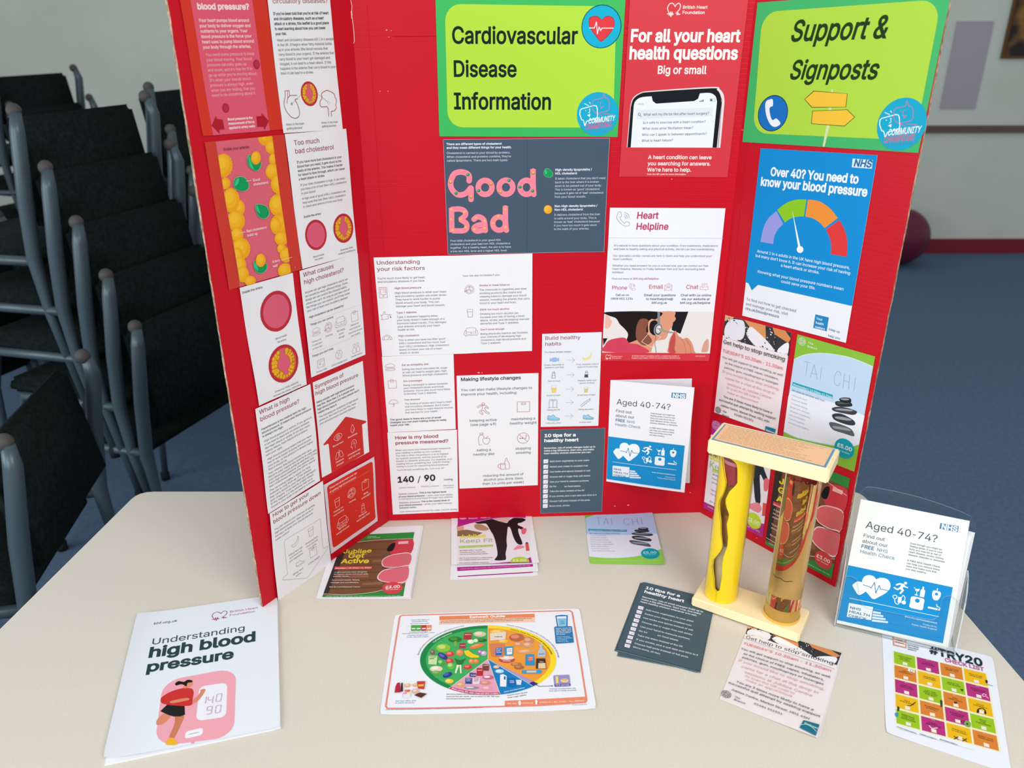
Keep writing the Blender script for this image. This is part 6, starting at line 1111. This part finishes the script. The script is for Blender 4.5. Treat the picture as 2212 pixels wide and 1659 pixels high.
for q, x, y, xe, c in (('Raisins', 1240, 472, 1325, 'fbe8e4'), ('Chopped', 1172, 622, 1242, 'f4e0e0'), ('Frozen|peas', 755, 782, 845, '3a6a2c'), ('Lentils', 1492, 898, 1568, 'f2e4d8'), ('Beans', 1415, 965, 1482, 'fbeae4'), ('Tuna', 1318, 1035, 1388, 'f0f2fa'), ('Plain|nuts', 1258, 1088, 1325, 'f0f2fa'), ('Chick|peas', 1365, 1088, 1432, '6a4a58'), ('Whole|grain|cereal', 203+DX, 672, 275+DX, 'f0f6fa'), ('Cous|cous', 362+DX, 682, 415+DX, 'c86a5a'), ('Potatoes', 180+DX, 503, 290+DX, '6a5a4a'), ('Porridge', 298+DX, 838, 402+DX, 'fbf0ea'), ('Whole|wheat', 652+DX, 790, 705+DX, 'fbf4ea'), ('Bagels', 790+DX, 740, 872+DX, '4a5a9a'), ('Rice', 805+DX, 850, 855+DX, 'f0e8dc'), ('Spaghetti', 635+DX, 982, 748+DX, 'f6f2ea'), ('Soya|drink', 390+DX, 1112, 450+DX, 'e6f2fa')):
    S.t(q, x, y, xe, 22 if '|' in q else 0, c, 'b', dz=ZC[0]+.03)
S.part('water_glass').poly([Rr(1020, 200), Rr(1105, 190), Rr(1188, 195), Rr(1185, 350), Rr(1045, 355)], '2a6aa8'); S.poly([Rr(1036, 212), Rr(1172, 208), Rr(1168, 345), Rr(1060, 350)], 'e4f0f6'); S.poly([Rr(1052, 240), Rr(1168, 238), Rr(1165, 342), Rr(1066, 346)], '7cc4e4'); S.rrect([Rr(1002, 352), Rr(1245, 345), Rr(1275, 572), Rr(1025, 588)], 2, '2a7ab0')
S.part('glass_lettering').t('6-8|a day', 1112+DX, 285, 1142+DX, 24, '2a5a90', 'b', 'c'); S.t('Water, lower fat|milk, sugar-free|drinks including|tea and coffee|all count.', 1022+DX, 384, 1235+DX, 21, 'e2f2fa', 'b'); S.t('Limit fruit juice|and/or smoothies|to a total of|150ml a day.', 1038+DX, 500, 1250+DX, 21, 'b4dcf0', 'b')
S.part('spreads_box').rrect([Rr(990, 1025), Rr(1210, 1015), Rr(1228, 1170), Rr(1008, 1180)], 2, '9c92cc'); S.poly([Rr(1004, 1148), Rr(1225, 1140), Rr(1228, 1172), Rr(1010, 1181)], '4a3a8c'); S.poly([Rr(1022, 1040), Rr(1055, 1038), Rr(1062, 1130), Rr(1028, 1135)], 'f0dc6a'); S.ell(1145+DX, 1095, 55, 28, 'f4d88a'); S.ell(1145+DX, 1085, 48, 16, 'e2b878'); S.t('Oil & spreads', 1020+DX, 1170, 1215+DX, 0, 'eae6f8', 'b')
S.part('arrow_line').line([Rr(735, 1145), Rr(795, 1178), Rr(980, 1170)], .9, '3a5a78'); S.poly([Rr(965, 1160), Rr(990, 1170), Rr(968, 1180)], '3a5a78'); S.poly([Rr(665, 1130), Rr(705, 1112), Rr(750, 1138), Rr(712, 1162)], '3c2f78')
S.part('figures').ell(525+DX, 1385, 14, 10, 'fdf4ee'); S.poly([Rr(508, 1392), Rr(545, 1392), Rr(548, 1412), Rr(535, 1440), Rr(518, 1440), Rr(506, 1412)], 'fdf4ee'); S.ell(756+DX, 1374, 14, 10, 'fdf4ee'); S.poly([Rr(738, 1382), Rr(775, 1380), Rr(772, 1400), Rr(766, 1430), Rr(748, 1430), Rr(742, 1400)], 'fdf4ee')
# ten tips cards
TQ = [(590, 140), (1762, 428), (1515, 1605), (165, 1248)]
CG = 'slate tips cards piled on the table'
for k, (dx, dy, L_) in enumerate(((-38, 8, 'slate tips card at the bottom of the table pile, poking out left'), (5, 95, 'slate tips card in the middle of the table pile, poking out in front'), (14, 14, 'slate tips card just under the top one of the table pile'))):
    sk = (0, 0, 0, 0) if k != 1 else (-55, -60, -10, 0)
    S = Sheet('leaflet_card', TABLE, V27, [(TQ[0][0]+dx, TQ[0][1]+dy*.3), (TQ[1][0]+dx, TQ[1][1]+dy*.3), (TQ[2][0]+dx+sk[0]*3, TQ[2][1]+dy+sk[1]*2.2), (TQ[3][0]+dx, TQ[3][1]+dy)], L_, 'leaflet', '48606a', h=.1+.5*k, th=.4, disp=lambda x, y: .1+0*x, group=CG)
    S.part('pale_edge').line([(TQ[3][0]+dx, TQ[3][1]+dy-2), (TQ[2][0]+dx+sk[0]*3, TQ[2][1]+dy+sk[1]*2.2-2)], .5, 'a9bcc6')
S = Sheet('leaflet_card', TABLE, V27, TQ, 'top slate tips card with ticked boxes, beside the cream tube stand', 'leaflet', '465d68', h=1.7, th=.4, disp=lambda x, y: .1+.8*y**3, group=CG, rnd=3)
S.part('lettering').t('10 tips for a', 628, 255, 1195, 0, 'fbfcfd', 'X', sx=1.15); S.t('healthy heart', 608, 320, 1258, 0, 'fbfcfd', 'X', sx=1.15); S.t('Remember, lots of small changes build up to|make a big difference. Start now, and make|heart healthy choices whenever you can.', 578, 398, 1570, 39, 'eef4f6', 'B')
for k, (x, y, xe) in enumerate(((635, 608, 1415), (615, 675, 1380), (592, 740, 1408), (568, 810, 1395), (545, 885, 1352), (522, 955, 0), (500, 1028, 1235), (474, 1096, 1488), (450, 1163, 1325), (428, 1222, 870))):
    S.part('lettering')
    if TIPS[k]: S.t(TIPS[k], x, y, xe, 0, 'eaf0f2', 'm')
    else: S.t('Go for', x, y, 665, 0, 'eaf0f2', 'm'); S.t('green', 690, 990, 800, 0, '4a7a70', 'm'); S.t('on food labels', 828, 1030, 1165, 0, 'eaf0f2', 'm')
    bx, by = 520-k*24.4, 533+k*69.5
    S.part('tick_box').poly([(bx, by), (bx+88, by+20), (bx+72, by+72), (bx-10, by+52)], 'f0edf4'); S.icon('tick', bx+45, by+36, bx+92, '6b7684', .5)
# stop smoking flyers on the table
SQ = [(505, 22), (1842, 408), (1498, 1640), (95, 1068)]
SG = 'stop smoking flyers piled in front of the tube stand'
Sheet('leaflet', TABLE, V28, [(530, 30), (1850, 430), (1535, 1612), (130, 1070)], 'lower stop smoking flyer, its right edge showing under the top one', 'leaflet', 'efe7e6', h=.1, disp=lambda x, y: .1+0*x, group=SG)
S = Sheet('leaflet', TABLE, V28, SQ, 'top stop smoking flyer lying in front of the tube stand', 'leaflet', 'f3eaea', h=.5, disp=lambda x, y: .1+1.8*np.exp(-((1-x)**2*8+(1-y)**2*20)), group=SG)
hb = homog([(172, 47), (832, 222), (688, 1240), (62, 1015)], SQ)
qb = lambda x, y: tuple(happ(hb, [(x, y)])[0])
S.part('cigarette_photo')
def bb(x, y): return tuple(happ(homog([(0, 0), (660, 0), (660, 260), (0, 260)], [(505, 22), (1842, 408), (1770, 600), (455, 165)]), [(x, y)])[0])
butts(S, bb)
S.part('paper_strip').poly([(455, 165), (640, 180), (1200, 390), (1770, 600), (1760, 650), (440, 200)], 'f3eaea')
S.part('lettering').t('Get help to stop smoking', 462, 205, 1725, 0, '3f3f44', 'R', sx=1.15); S.t('TUESDAY’S 10.30am - 11.30am', 430, 290, 1690, 0, 'dd6a60', 'R', sx=1.15)
for q, x, y, xe, c in (('You will get support to stop smoking, as well', 398, 362, 1680, '4a4a50'), ('as the choice of FREE vapes, inhalaters,', 432, 435, 1590, '4a4a50'), ('patches, gum, mouthsprays or lozenges', 415, 487, 1585, '4a4a50'), ('If you would like to stop smoking,', 358, 532, 1600, 'dd9c94'), ('come for a chat at the drop in', 405, 622, 1512, 'dd9c94'), ('sessions at Jubilee Centre', 447, 702, 1425, 'dd9c94'), ('Or scan the QR code to', 455, 757, 1172, 'dd9c94'), ('make an appointment', 462, 812, 1135, 'dd9c94'), ('You are 3 times more likely to have a', 333, 838, 1440, '4a4a50'), ('successful quit attempt by seeking support', 217, 850, 1532, '4a4a50'), ('Jubilee Centre, Market Street, HD1 4SH', 258, 950, 1378, '4a4a50'), ('01484 551551', 583, 1152, 995, '4a4a50'), ('The', 303, 1052, 388, '3f3f44'), ('Branch', 297, 1093, 462, '3f3f44')): S.t(q, x, y, xe, 0, c, 'r' if c == 'dd9c94' else 'm', sx=1.12)
S.part('branch_logo').icon('branch', 190, 1010, 262, '45454a', .5)
S.part('service_badge').poly([(1295, 1390), (1522, 1455), (1470, 1620), (1238, 1500)], '1f7388'); S.t('Wellness', 1300, 1440, 1500, 0, 'cfe8ee', 'b', rot=3); S.line([(1250, 1460), (1330, 1455), (1420, 1500), (1475, 1560)], .6, 'eaf6f8', sm=4)
# try20 checklist
S = Sheet('checklist', TABLE, V29, [(140, 10), (1468, 330), (1695, 1745), (185, 1240)], 'white check list sheet with a grid of coloured boxes, front right corner', 'poster', 'f2f4fa', h=.2, disp=lambda x, y: .2+1.0*np.exp(-((x)**2+(1-y)**2)*30), rnd=5)
g = mapq([(278, 258), (1385, 540), (1550, 1470), (312, 1130)])
hg = homog([(0, 0), (4, 0), (4, 5), (0, 5)], [(272, 255), (1395, 528), (1560, 1480), (305, 1140)])
gg = lambda x, y: tuple(happ(hg, [(x, y)])[0])
S.part('pale_grid').poly([gg(-.01, .02), gg(4, .0), gg(4.02, 5), gg(0, 5)], 'f4ecc4')
LM, PKK, ORG2, YL = '9bc41e', 'b8327a', 'dc8232', 'efb916'
CC = [[LM, PKK, ORG2, YL], [ORG2, YL, LM, PKK], [PKK, LM, ORG2, YL], [YL, ORG2, PKK, LM], [LM, PKK, YL, ORG2]]
TT = [['INVITE FRIENDS|AND FAMILY|FOR A WALK', 'I WALK|BECAUSE', 'LET NATURE|SHINE OUT', 'WALK TO AND|FROM WORK'], ['GET|SNAPPY', 'TRANSFORM|YOUR STREET', 'WALK TO|THE SHOPS', 'DISCOVER|HISTORY'], ['JOIN OR|DISCOVER', 'LET THE|KIDS LEAD|THE WAY', 'GET|CREATIVE', 'CHAT|YOURSELF'], ['GET|PICKING', 'EVENING|STROLL', 'I NEVER|KNEW', 'WALK|FOR|TOMORROW'], ['PREPARE|FOR THE|WEATHER', 'FEEL|BETTER', 'POWER WALK|TO THE FINISH', 'SHARE YOUR|HIGHLIGHTS']]
for r in range(5):
    for c in range(4):
        S.part('colour_box').poly([gg(c+.03, r+.05), gg(c+.95, r+.05), gg(c+.95, r+.93), gg(c+.03, r+.93)], CC[r][c], .22)
        S.part('tick_box').poly([gg(c+.40, r+.68), gg(c+.60, r+.68), gg(c+.60, r+.88), gg(c+.40, r+.88)], 'f2e8d8', .30)
        S.part('lettering'); n = TT[r][c].count('|'); dk = '3a1a34' if CC[r][c] == PKK else '3c3a20'
        p = gg(c+.5, r+.40-.03*n); e = gg(c+.5+.29, r+.40); d = gg(c+.5, r+.40+.11)[1]-gg(c+.5, r+.40)[1]
        if n: S.t(TT[r][c], p[0], p[1], e[0], d, dk, 'b', 'c', dz=.34)
        p = gg(c+.43, r+.13); S.t('TIP %d' % (r*4+c+1), p[0], p[1], gg(c+.57, r+.13)[0], 0, 'f6f0e8', 'm', dz=.34)
S.part('icon'); S.z = .34
S.icon('camera', 490, 495, 540, 'f4f0ea', .6); S.line([(475, 500), (490, 485), (515, 495), (505, 512), (485, 512)], .6, '8a6a50', True); S.nb(); S.line([(445, 915), (480, 920), (540, 878)], 1.3, '2a2418'); S.nb(); S.line([(1340, 790), (1355, 775), (1385, 785), (1380, 805), (1350, 808)], 1.0, 'f4d4e4', True); S.line([(1380, 803), (1412, 830)], 1.2, 'f4d4e4')
S.nb(); S.line([(1280, 1000), (1290, 965), (1330, 950), (1370, 970), (1382, 1010)], 1.6, '2e2a20', sm=4); S.ell(1290, 985, 14, 24, '24221c'); S.ell(1376, 1000, 12, 22, '24221c'); S.nb(); S.line([(705, 1160), (740, 1190), (800, 1185)], 1.5, 'f6d8e6', sm=4)
for x, y in ((1028, 1305), (1128, 1330)):
    S.nb()
    S.line([(x-26, y-20), (x+26, y+20)], 1.2, '26261c'); S.line([(x+24, y-14), (x-24, y+14)], 1.2, '26261c')
S.nb(); S.curve([(1130, 1100), (1180, 1105), (1205, 1140), (1190, 1178), (1140, 1165), (1125, 1130)], '7aa84a', n=3); S.ell(1160, 1137, 14, 12, '34502a'); S.nb(); S.line([(1088, 1100), (1130, 1100), (1120, 1120), (1092, 1115)], .8, '3a2a34', True)
S.nb(); S.curve([(322, 930), (345, 935), (345, 975), (325, 985)], '1e3a2a', n=3); S.nb(); S.curve([(292, 1010), (332, 1005), (328, 1050), (305, 1055)], '3a9ab4', n=3); S.nb(); S.curve([(1375, 612), (1400, 615), (1405, 645), (1385, 648)], '243a48', n=3); S.nb(); S.line([(1395, 660), (1430, 672), (1465, 680)], .9, '6a8a94'); S.nb(); S.curve([(835, 855), (862, 862), (862, 930), (842, 930)], '3a4a2c', n=3); S.nb(); S.poly([(1002, 870), (1040, 872), (1036, 895), (1004, 893)], '4a3826'); S.nb(); S.poly([(1070, 718), (1112, 722), (1106, 752)], '2c4a1e')
S.part('lettering').t('#TRY20', 712, 290, 1352, 0, '1f3440', 'X', sx=.85); S.t('CHECK LIST', 892, 388, 1365, 0, 'c44a86', 'B', sx=.78); S.t('NATIONAL|WALKING|MONTH', 443, 197, 585, 24, '303c44', 'B'); S.t('LIVINGSTREETS.ORG.UK', 312, 1178, 550, 0, '3a4a54', 'b', rot=1); S.t('LIVING STREETS', 590, 1262, 790, 0, '3a4a54', 'b', rot=1); S.t('@LIVINGSTREETS', 830, 1325, 1042, 0, '3a4a54', 'b', rot=1)
S.part('street_logo').poly([(265, 95), (428, 135), (432, 232), (272, 195)], 'd8917c'); S.poly([(280, 85), (415, 118), (416, 145), (281, 112)], 'f6e4dc'); S.poly([(282, 122), (416, 155), (418, 180), (283, 147)], 'f6e4dc'); S.poly([(284, 157), (418, 190), (420, 218), (286, 185)], 'f6e4dc'); S.t('LIVING', 305, 130, 383, 0, '3a3430', 'b'); S.t('STREETS', 298, 160, 398, 0, '3a3430', 'b')
S.part('ruled_line').line([(318, 1195), (1235, 1452)], .25, '8a9098')
# ------------------------------------------------------------------ demonstration stand with two tubes
O = np.array([295., 1083, 0]); eu = np.array([149., -90, 0]); eu /= np.linalg.norm(eu); ev = np.array([-eu[1], eu[0], 0])
def LP(s, d, z): return Wm(O+eu*s+ev*d+np.array([0, 0, z]))
ctr = LP(87, 34.5, 0)
stand = empty('tube_demonstration_stand', tuple(ctr)); tag(stand, 'cream stand holding a yellow cutaway tube and a clear amber tube', 'model')
cream = noisy(mat('cream_plastic', 'f4dfae', .5, .35), 'f0daa8', 'f6e3b6', 6, 3)
RM = Matrix([[eu[0], ev[0], 0, 0], [eu[1], ev[1], 0, 0], [0, 0, 1, 0], [0, 0, 0, 1]])
def block(name, z0, z1, w=174, d=69):
    bm = bmesh.new(); c = LP(87, 34.5, (z0+z1)/2)
    box(bm, (-w/2000, -d/2000, (z0-z1)/2000), (w/2000, d/2000, (z1-z0)/2000), 0, .0022, Matrix.Translation(Vector(c)) @ RM)
    return bm_link(name, bm, cream, stand, False, tuple(c))
block('base_block', 2.3, 19); block('top_block', 289, 312.5, 176, 70)
def cyl(name, s, d, z0, z1, r, m, parent=stand, n=64, wall=0, smooth_=True, topm=None):
    bm = bmesh.new(); c = LP(s, d, 0)
    rings = []
    prof = [(r, z0), (r, z1)] + ([(r-wall, z1), (r-wall, z0)] if wall else [])
    def ring(rr, z): return [bm.verts.new((c[0]+rr/1000*math.cos(2*math.pi*k/n), c[1]+rr/1000*math.sin(2*math.pi*k/n), TZ/1000+z/1000)) for k in range(n)]
    m_ = len(prof)
    for a in range(m_ if wall else 1):
        A, B_ = ring(*prof[a]), ring(*prof[(a+1) % m_])
        for k in range(n): bm.faces.new((A[k], A[(k+1) % n], B_[(k+1) % n], B_[k]))
    if not wall: bm.faces.new(ring(*prof[0])[::-1]); bm.faces.new(ring(*prof[1]))
    o = bm_link(name, bm, m, parent, False, tuple(LP(s, d, (z0+z1)/2)))
    for p in o.data.polygons: p.use_smooth = len(p.vertices) == 4 and abs(p.normal.z) < .5
    return o
yel = mat('yellow_plastic', 'ffd80c', .35, .3, 1.0)
def acrylic(name, tint, edge=.06, rough=.03):
    m = bpy.data.materials.new(name); m.use_nodes = True; N = m.node_tree.nodes; N.clear(); L = m.node_tree.links
    ge = N.new('ShaderNodeNewGeometry'); iv = N.new('ShaderNodeMath'); iv.operation = 'SUBTRACT'; iv.inputs[0].default_value = 1; ml = N.new('ShaderNodeMath'); ml.operation = 'MULTIPLY'; L.new(ge.outputs['Backfacing'], iv.inputs[1]); L.new(iv.outputs[0], ml.inputs[0]); o = N.new('ShaderNodeOutputMaterial'); t = N.new('ShaderNodeBsdfTransparent'); g_ = N.new('ShaderNodeBsdfGlossy'); x = N.new('ShaderNodeMixShader'); f = N.new('ShaderNodeFresnel'); f.inputs[0].default_value = 1.45
    t.inputs[0].default_value = lin(tint); g_.inputs[1].default_value = rough; L.new(f.outputs[0], ml.inputs[1]); L.new(ml.outputs[0], x.inputs[0]); L.new(t.outputs[0], x.inputs[1]); L.new(g_.outputs[0], x.inputs[2]); L.new(x.outputs[0], o.inputs[0])
    return m
ACR = acrylic('clear_acrylic', 'fcfdfd'); ACE = mat('acrylic_edge', 'dfe8ee', .15, .6); ACE.node_tree.nodes['Principled BSDF'].inputs['Transmission Weight'].default_value = .55
def glass(name, h, ior, rough=.0, k=1):
    m = mat(name, h, rough, .5, k); b = m.node_tree.nodes['Principled BSDF']; b.inputs['Transmission Weight'].default_value = 1; b.inputs['IOR'].default_value = ior; return m
SL_, SR_, DD = 38, 137, 34.5
# yellow sleeve with its wavy cut-out: outline read as (height, half-angles)
cc = O+eu*SL_+ev*DD; dirc = np.array([cc[0], cc[1], 0]); dirc /= np.linalg.norm(dirc); rgt = np.array([dirc[1], -dirc[0], 0])
def prj(P):
    v = P-EYEP; z = v @ FW; return np.array([W/2+FPX*(v @ RT)/z, H/2-FPX*(v @ UP)/z])
CUT = [(160, 300, 330), (170, 282, 400), (200, 277, 432), (260, 290, 438), (330, 303, 438), (385, 318, 438), (405, 322, 425), (440, 318, 395), (480, 308, 358), (510, 300, 345), (560, 278, 322), (600, 258, 320), (640, 248, 330), (700, 250, 355), (740, 258, 350), (800, 270, 332), (860, 272, 338), (920, 275, 345), (980, 285, 342), (1030, 290, 335), (1080, 270, 316), (1130, 238, 298), (1200, 192, 288), (1260, 183, 285), (1320, 190, 283), (1370, 203, 276), (1420, 207, 267), (1465, 212, 258), (1474, 230, 240)]
R0 = 26.
def cutang(z):
    P0 = cc-dirc*R0+np.array([0, 0, z]); p = (prj(P0)-np.array([1500, 960]))*4.608
    pe = (prj(cc+rgt*R0+np.array([0, 0, z]))-np.array([1500, 960]))*4.608; pc = (prj(cc+np.array([0, 0, z]))-np.array([1500, 960]))*4.608
    Rp = pe[0]-pc[0]; y = p[1]
    ys = [c[0] for c in CUT]
    if y <= ys[0] or y >= ys[-1]: return None
    l, r = np.interp(y, ys, [c[1] for c in CUT]), np.interp(y, ys, [c[2] for c in CUT])
    f = lambda x: math.asin(max(-.97, min(.97, (x-pc[0])/Rp)))
    return f(l), f(r)
def sleeve():
    zs = np.linspace(19.05, 288.95, 150); n = 72; V, F = [], []
    last = None; rows = []
    A = [cutang(z) for z in zs]; ok = [i for i, a in enumerate(A) if a]
    for i, z in enumerate(zs):
        a = A[i]
        if a is None:
            j = min(ok, key=lambda q: abs(q-i)); m_ = sum(A[j])/2; a = (m_, m_)
        l, r = a
        th = [r+(2*math.pi-(r-l))*k/n for k in range(n+1)]
        rows.append([(t, z) for t in th])
    for rad in (R0, R0-2.6):
        for row in rows:
            for t, z in row: V.append(Wm(cc-dirc*rad*math.cos(t)+rgt*rad*math.sin(t)+np.array([0, 0, z])))
    w = n+1; T_ = len(rows)*w
    for j in range(len(rows)-1):
        for k in range(n): q = j*w+k; F += [(q, q+1, q+w+1, q+w), (T_+q, T_+q+w, T_+q+w+1, T_+q+1)]
        for q in (j*w, j*w+n): F.append((q, q+w, T_+q+w, T_+q))
    o = link('yellow_sleeve', V, F, yel, None, stand, False, LP(SL_, DD, 150))
    o.data.polygons.foreach_set('use_smooth', [True]*len(o.data.polygons))
    return o
sleeve()['label'] = 'opaque yellow tube with a wavy opening'
cyl('clear_tube', SL_, DD, 19.05, 288.95, 27.4, ACR, wall=.9)
redl = mat('red_liquid', '8e0a1c', .18, .6); cyl('red_liquid', SL_, DD, 239, 271, 23, redl)
cyl('pink_film', SL_, DD, 271.1, 277, 22.6, mat('pink_film', 'c2707c', .25, .5))
bm = bmesh.new()
for k in range(14):
    t = 2*math.pi*k/14; c = LP(SL_, DD, 237+random.uniform(-2, 1)); bmesh.ops.create_icosphere(bm, subdivisions=2, radius=.0032, matrix=Matrix.Translation((c[0]+.0195*math.cos(t), c[1]+.0195*math.sin(t), c[2])))
bm_link('red_beads', bm, redl, stand, True, tuple(LP(SL_, DD, 236)))['kind'] = 'stuff'
cyl('rod', SL_, DD-4, 172, 238, 2.3, mat('grey_rod', '7d7a60', .35, .5)); cyl('inner_column', SL_, DD+2, 19.1, 122, 17.5, noisy(mat('beige_filling', 'cdb98c', .7), 'c6b184', 'd4c296', 40, 3)); cyl('inner_wall', SL_, DD+6, 122.2, 172, 12, mat('amber_wall', 'd89a1a', .5))
amb = glass('amber_liquid', 'fbda88', 1.40)
cyl('amber_tube', SR_, DD, 44, 288.9, 26.2, amb)['label'] = 'clear tube filled with amber liquid'
cyl('tube_foot', SR_, DD, 19.05, 43.8, 26.8, mat('amber_foot', 'dfb050', .25, .5, 1.0, **{'Transmission Weight': .45})); cyl('foot_ring', SR_, DD, 19.06, 24, 28.4, mat('foot_ring', 'dcb04a', .25, .6), wall=1.4)
cyl('red_layer', SR_, DD, 278, 288.8, 24.2, redl)
bm = bmesh.new()
for k in range(26):
    t = 2*math.pi*k/26; c = LP(SR_, DD, 277+random.uniform(-3, 1.5)); rr = .0205 if k % 2 else .0165; bmesh.ops.create_icosphere(bm, subdivisions=2, radius=random.uniform(.0033, .0042), matrix=Matrix.Translation((c[0]+rr*math.cos(t), c[1]+rr*math.sin(t), c[2])))
bm_link('red_beads', bm, redl, stand, True, tuple(LP(SR_, DD, 276)))['kind'] = 'stuff'
bm = bmesh.new(); c2 = O+eu*SR_+ev*DD
tube(bm, [tuple(Wm(c2-dirc*24*math.cos(t)+rgt*24*math.sin(t)+np.array([0, 0, 101+1.2*math.sin(t*9)]))) for t in np.linspace(-1.1, .25, 14)], .0006, 6); bm_link('dark_thread', bm, mat('thread', '3a2c14', .7), stand, True, tuple(Wm(c2)))
TOPP = Plane((0, 0, 312.5), (1, 0, 0), (0, 1, 0))
VT = (1510, 900, 6.9125)
S = Sheet('label', TOPP, VT, [(385, 112), (2035, 492), (1890, 765), (182, 342)], 'x', 'x', '5f9cc0', h=.05, th=.15, nx=4, ny=3)
S.part('orange_panel').poly([(400, 122), (1998, 492), (1862, 742), (222, 338)], 'fccb9a')
S.part('small_print')
hq = homog([(0, 0), (1, 0), (1, 1), (0, 1)], [(400, 122), (1998, 492), (1862, 742), (222, 338)]); rg = random.Random(2)
for r in range(13):
    x = .04 if r not in (3, 5, 6, 9) else .03; end = rg.uniform(.6, .95)
    while x < end:
        w_ = rg.uniform(.012, .05); S.line([tuple(happ(hq, [(x, .08+r*.068)])[0]), tuple(happ(hq, [(min(x+w_, end), .08+r*.068)])[0])], .55, '7a6048'); x += w_+.012
adopt(S, stand); S.ob['label'] = 'orange label with a blue border'
# ------------------------------------------------------------------ clear holder of health check leaflets
ha, hb_ = onz(1812, 1352), onz(2040, 1407)
hu_ = (hb_-ha)/np.linalg.norm(hb_-ha); back = np.cross([0, 0, 1.], hu_); tl = math.radians(14)
hv_ = np.array([0, 0, 1.])*math.cos(tl)+back*math.sin(tl); HP = Plane(ha, hu_, hv_); hn = HP.n
HG = 'leaflets standing in the clear holder'
for k in range(4):
    off = -1.8*(4-k)
    Pk = Plane(ha+hn*off+hu_*(1.0*(4-k))+hv_*(-.3*k), hu_, hv_)
    s0, t0 = 2.5, 205-1.5*k; w0 = 153+(3-k)*.6
    def pxof(s_, t_, P_=Pk): return tuple((prj(P_.A+P_.u*s_+P_.v*t_)-np.array([1780, 1050]))*4.484)
    Sheet('leaflet', Pk, V20, [pxof(s0, t0), pxof(s0+w0, t0-12), pxof(s0+w0-2, 4.5), pxof(s0, 4.5)], ['rearmost white leaflet in the clear holder, only its edge showing', 'white leaflet second from the back in the clear holder', 'white leaflet third from the back in the clear holder', 'white leaflet just behind the front one in the clear holder'][k], 'leaflet', 'eceef0', h=0, th=.5, disp=lambda x, y: 0*x, group=HG)
S = Sheet('leaflet', HP, V20, [(358, 125), (1412, 338), (1200, 1562), (120, 1325)], 'front health check leaflet facing out of the clear holder', 'leaflet', 'f1f3f2', h=0, th=.5, disp=lambda x, y: .2+0*x, group=HG)
hh = homog([(112, 122), (1187, 218), (1057, 1562), (58, 1418)], [(358, 125), (1412, 338), (1200, 1562), (120, 1325)])
nhs(S, lambda x, y: tuple(happ(hh, [(x, y)])[0]))
hold = empty('leaflet_holder', tuple(Wm(ha+hu_*76-hn*12))); tag(hold, 'clear acrylic leaflet holder full of health check leaflets at the right', 'leaflet holder')
def HW(s_, t_, n_): return Wm(ha+hu_*s_+hv_*t_+hn*n_)
def plate(name, P, n0, n1, m=ACR):
    """flat clear plate: outline P in (s,t), from n0 to n1"""
    k = len(P); V = [HW(a, b, n0) for a, b in P]+[HW(a, b, n1) for a, b in P]
    T_ = tessellate_polygon([[Vector((a, b, 0)) for a, b in P]])
    F = [tuple(t_) for t_ in T_]+[tuple(q+k for q in t_[::-1]) for t_ in T_]+[(i, (i+1) % k, k+(i+1) % k, k+i) for i in range(k)]
    o = link(name, V, F, [m, ACE], [0]*(2*len(T_))+[1]*k, hold, False, HW(76, 60, (n0+n1)/2)); return o
def hp(x, y): return tuple(HP.st(1780+x/4.484, 1050+y/4.484))
L0, R0_ = -5.5, 165
fr = [(L0, .6)]+[(L0, 84)]+smooth([(L0, 84), hp(260, 868), hp(325, 905), hp(345, 1000), hp(350, 1085), hp(400, 1160), hp(520, 1190), hp(780, 1240), hp(1000, 1282), hp(1070, 1278), hp(1112, 1220), hp(1135, 1110), hp(1165, 1065), hp(1240, 1055)], 4, False)+[(R0_, 84), (R0_, .6)]
plate('front_panel', fr, 2.2, 4.2)
plate('back_panel', [(L0, .6), (L0, 205)]+smooth([(L0, 205), (2, 222), (16, 228), (80, 226), (146, 214), (162, 202), (R0_, 185)], 4, False)+[(R0_, .6)], -30, -28)
def side(name, s0, s1, top):
    V, k = [], 0; P = [(-28, .6), (4.2, .6), (4.2, 84), (0, 100), (-8, top-8), (-16, top), (-28, top+6)]
    V = [HW(s0, t_, n_) for n_, t_ in P]+[HW(s1, t_, n_) for n_, t_ in P]; k = len(P)
    return link(name, V, [tuple(range(k)), tuple(range(2*k-1, k-1, -1))]+[(i, (i+1) % k, k+(i+1) % k, k+i) for i in range(k)], [ACR, ACE], [0, 0]+[1]*k, hold, False, HW(s0, 60, -12))
side('side_panel', L0-2, L0, 120); side('side_panel', R0_, R0_+2, 120)
V = [Wm(ha+hu_*a+np.array([0, 0, z])+back*b) for z in (.4, 2.6) for a, b in ((L0-1, -6), (R0_+1, -6), (R0_+1, 70), (L0-1, 70))]
link('foot_plate', V, [(0, 1, 2, 3), (7, 6, 5, 4)]+[(i, (i+1) % 4, 4+(i+1) % 4, 4+i) for i in range(4)], [ACR, ACE], [0, 0, 1, 1, 1, 1], hold, False, V[0])
for S_ in SHEETS: S_.finish()
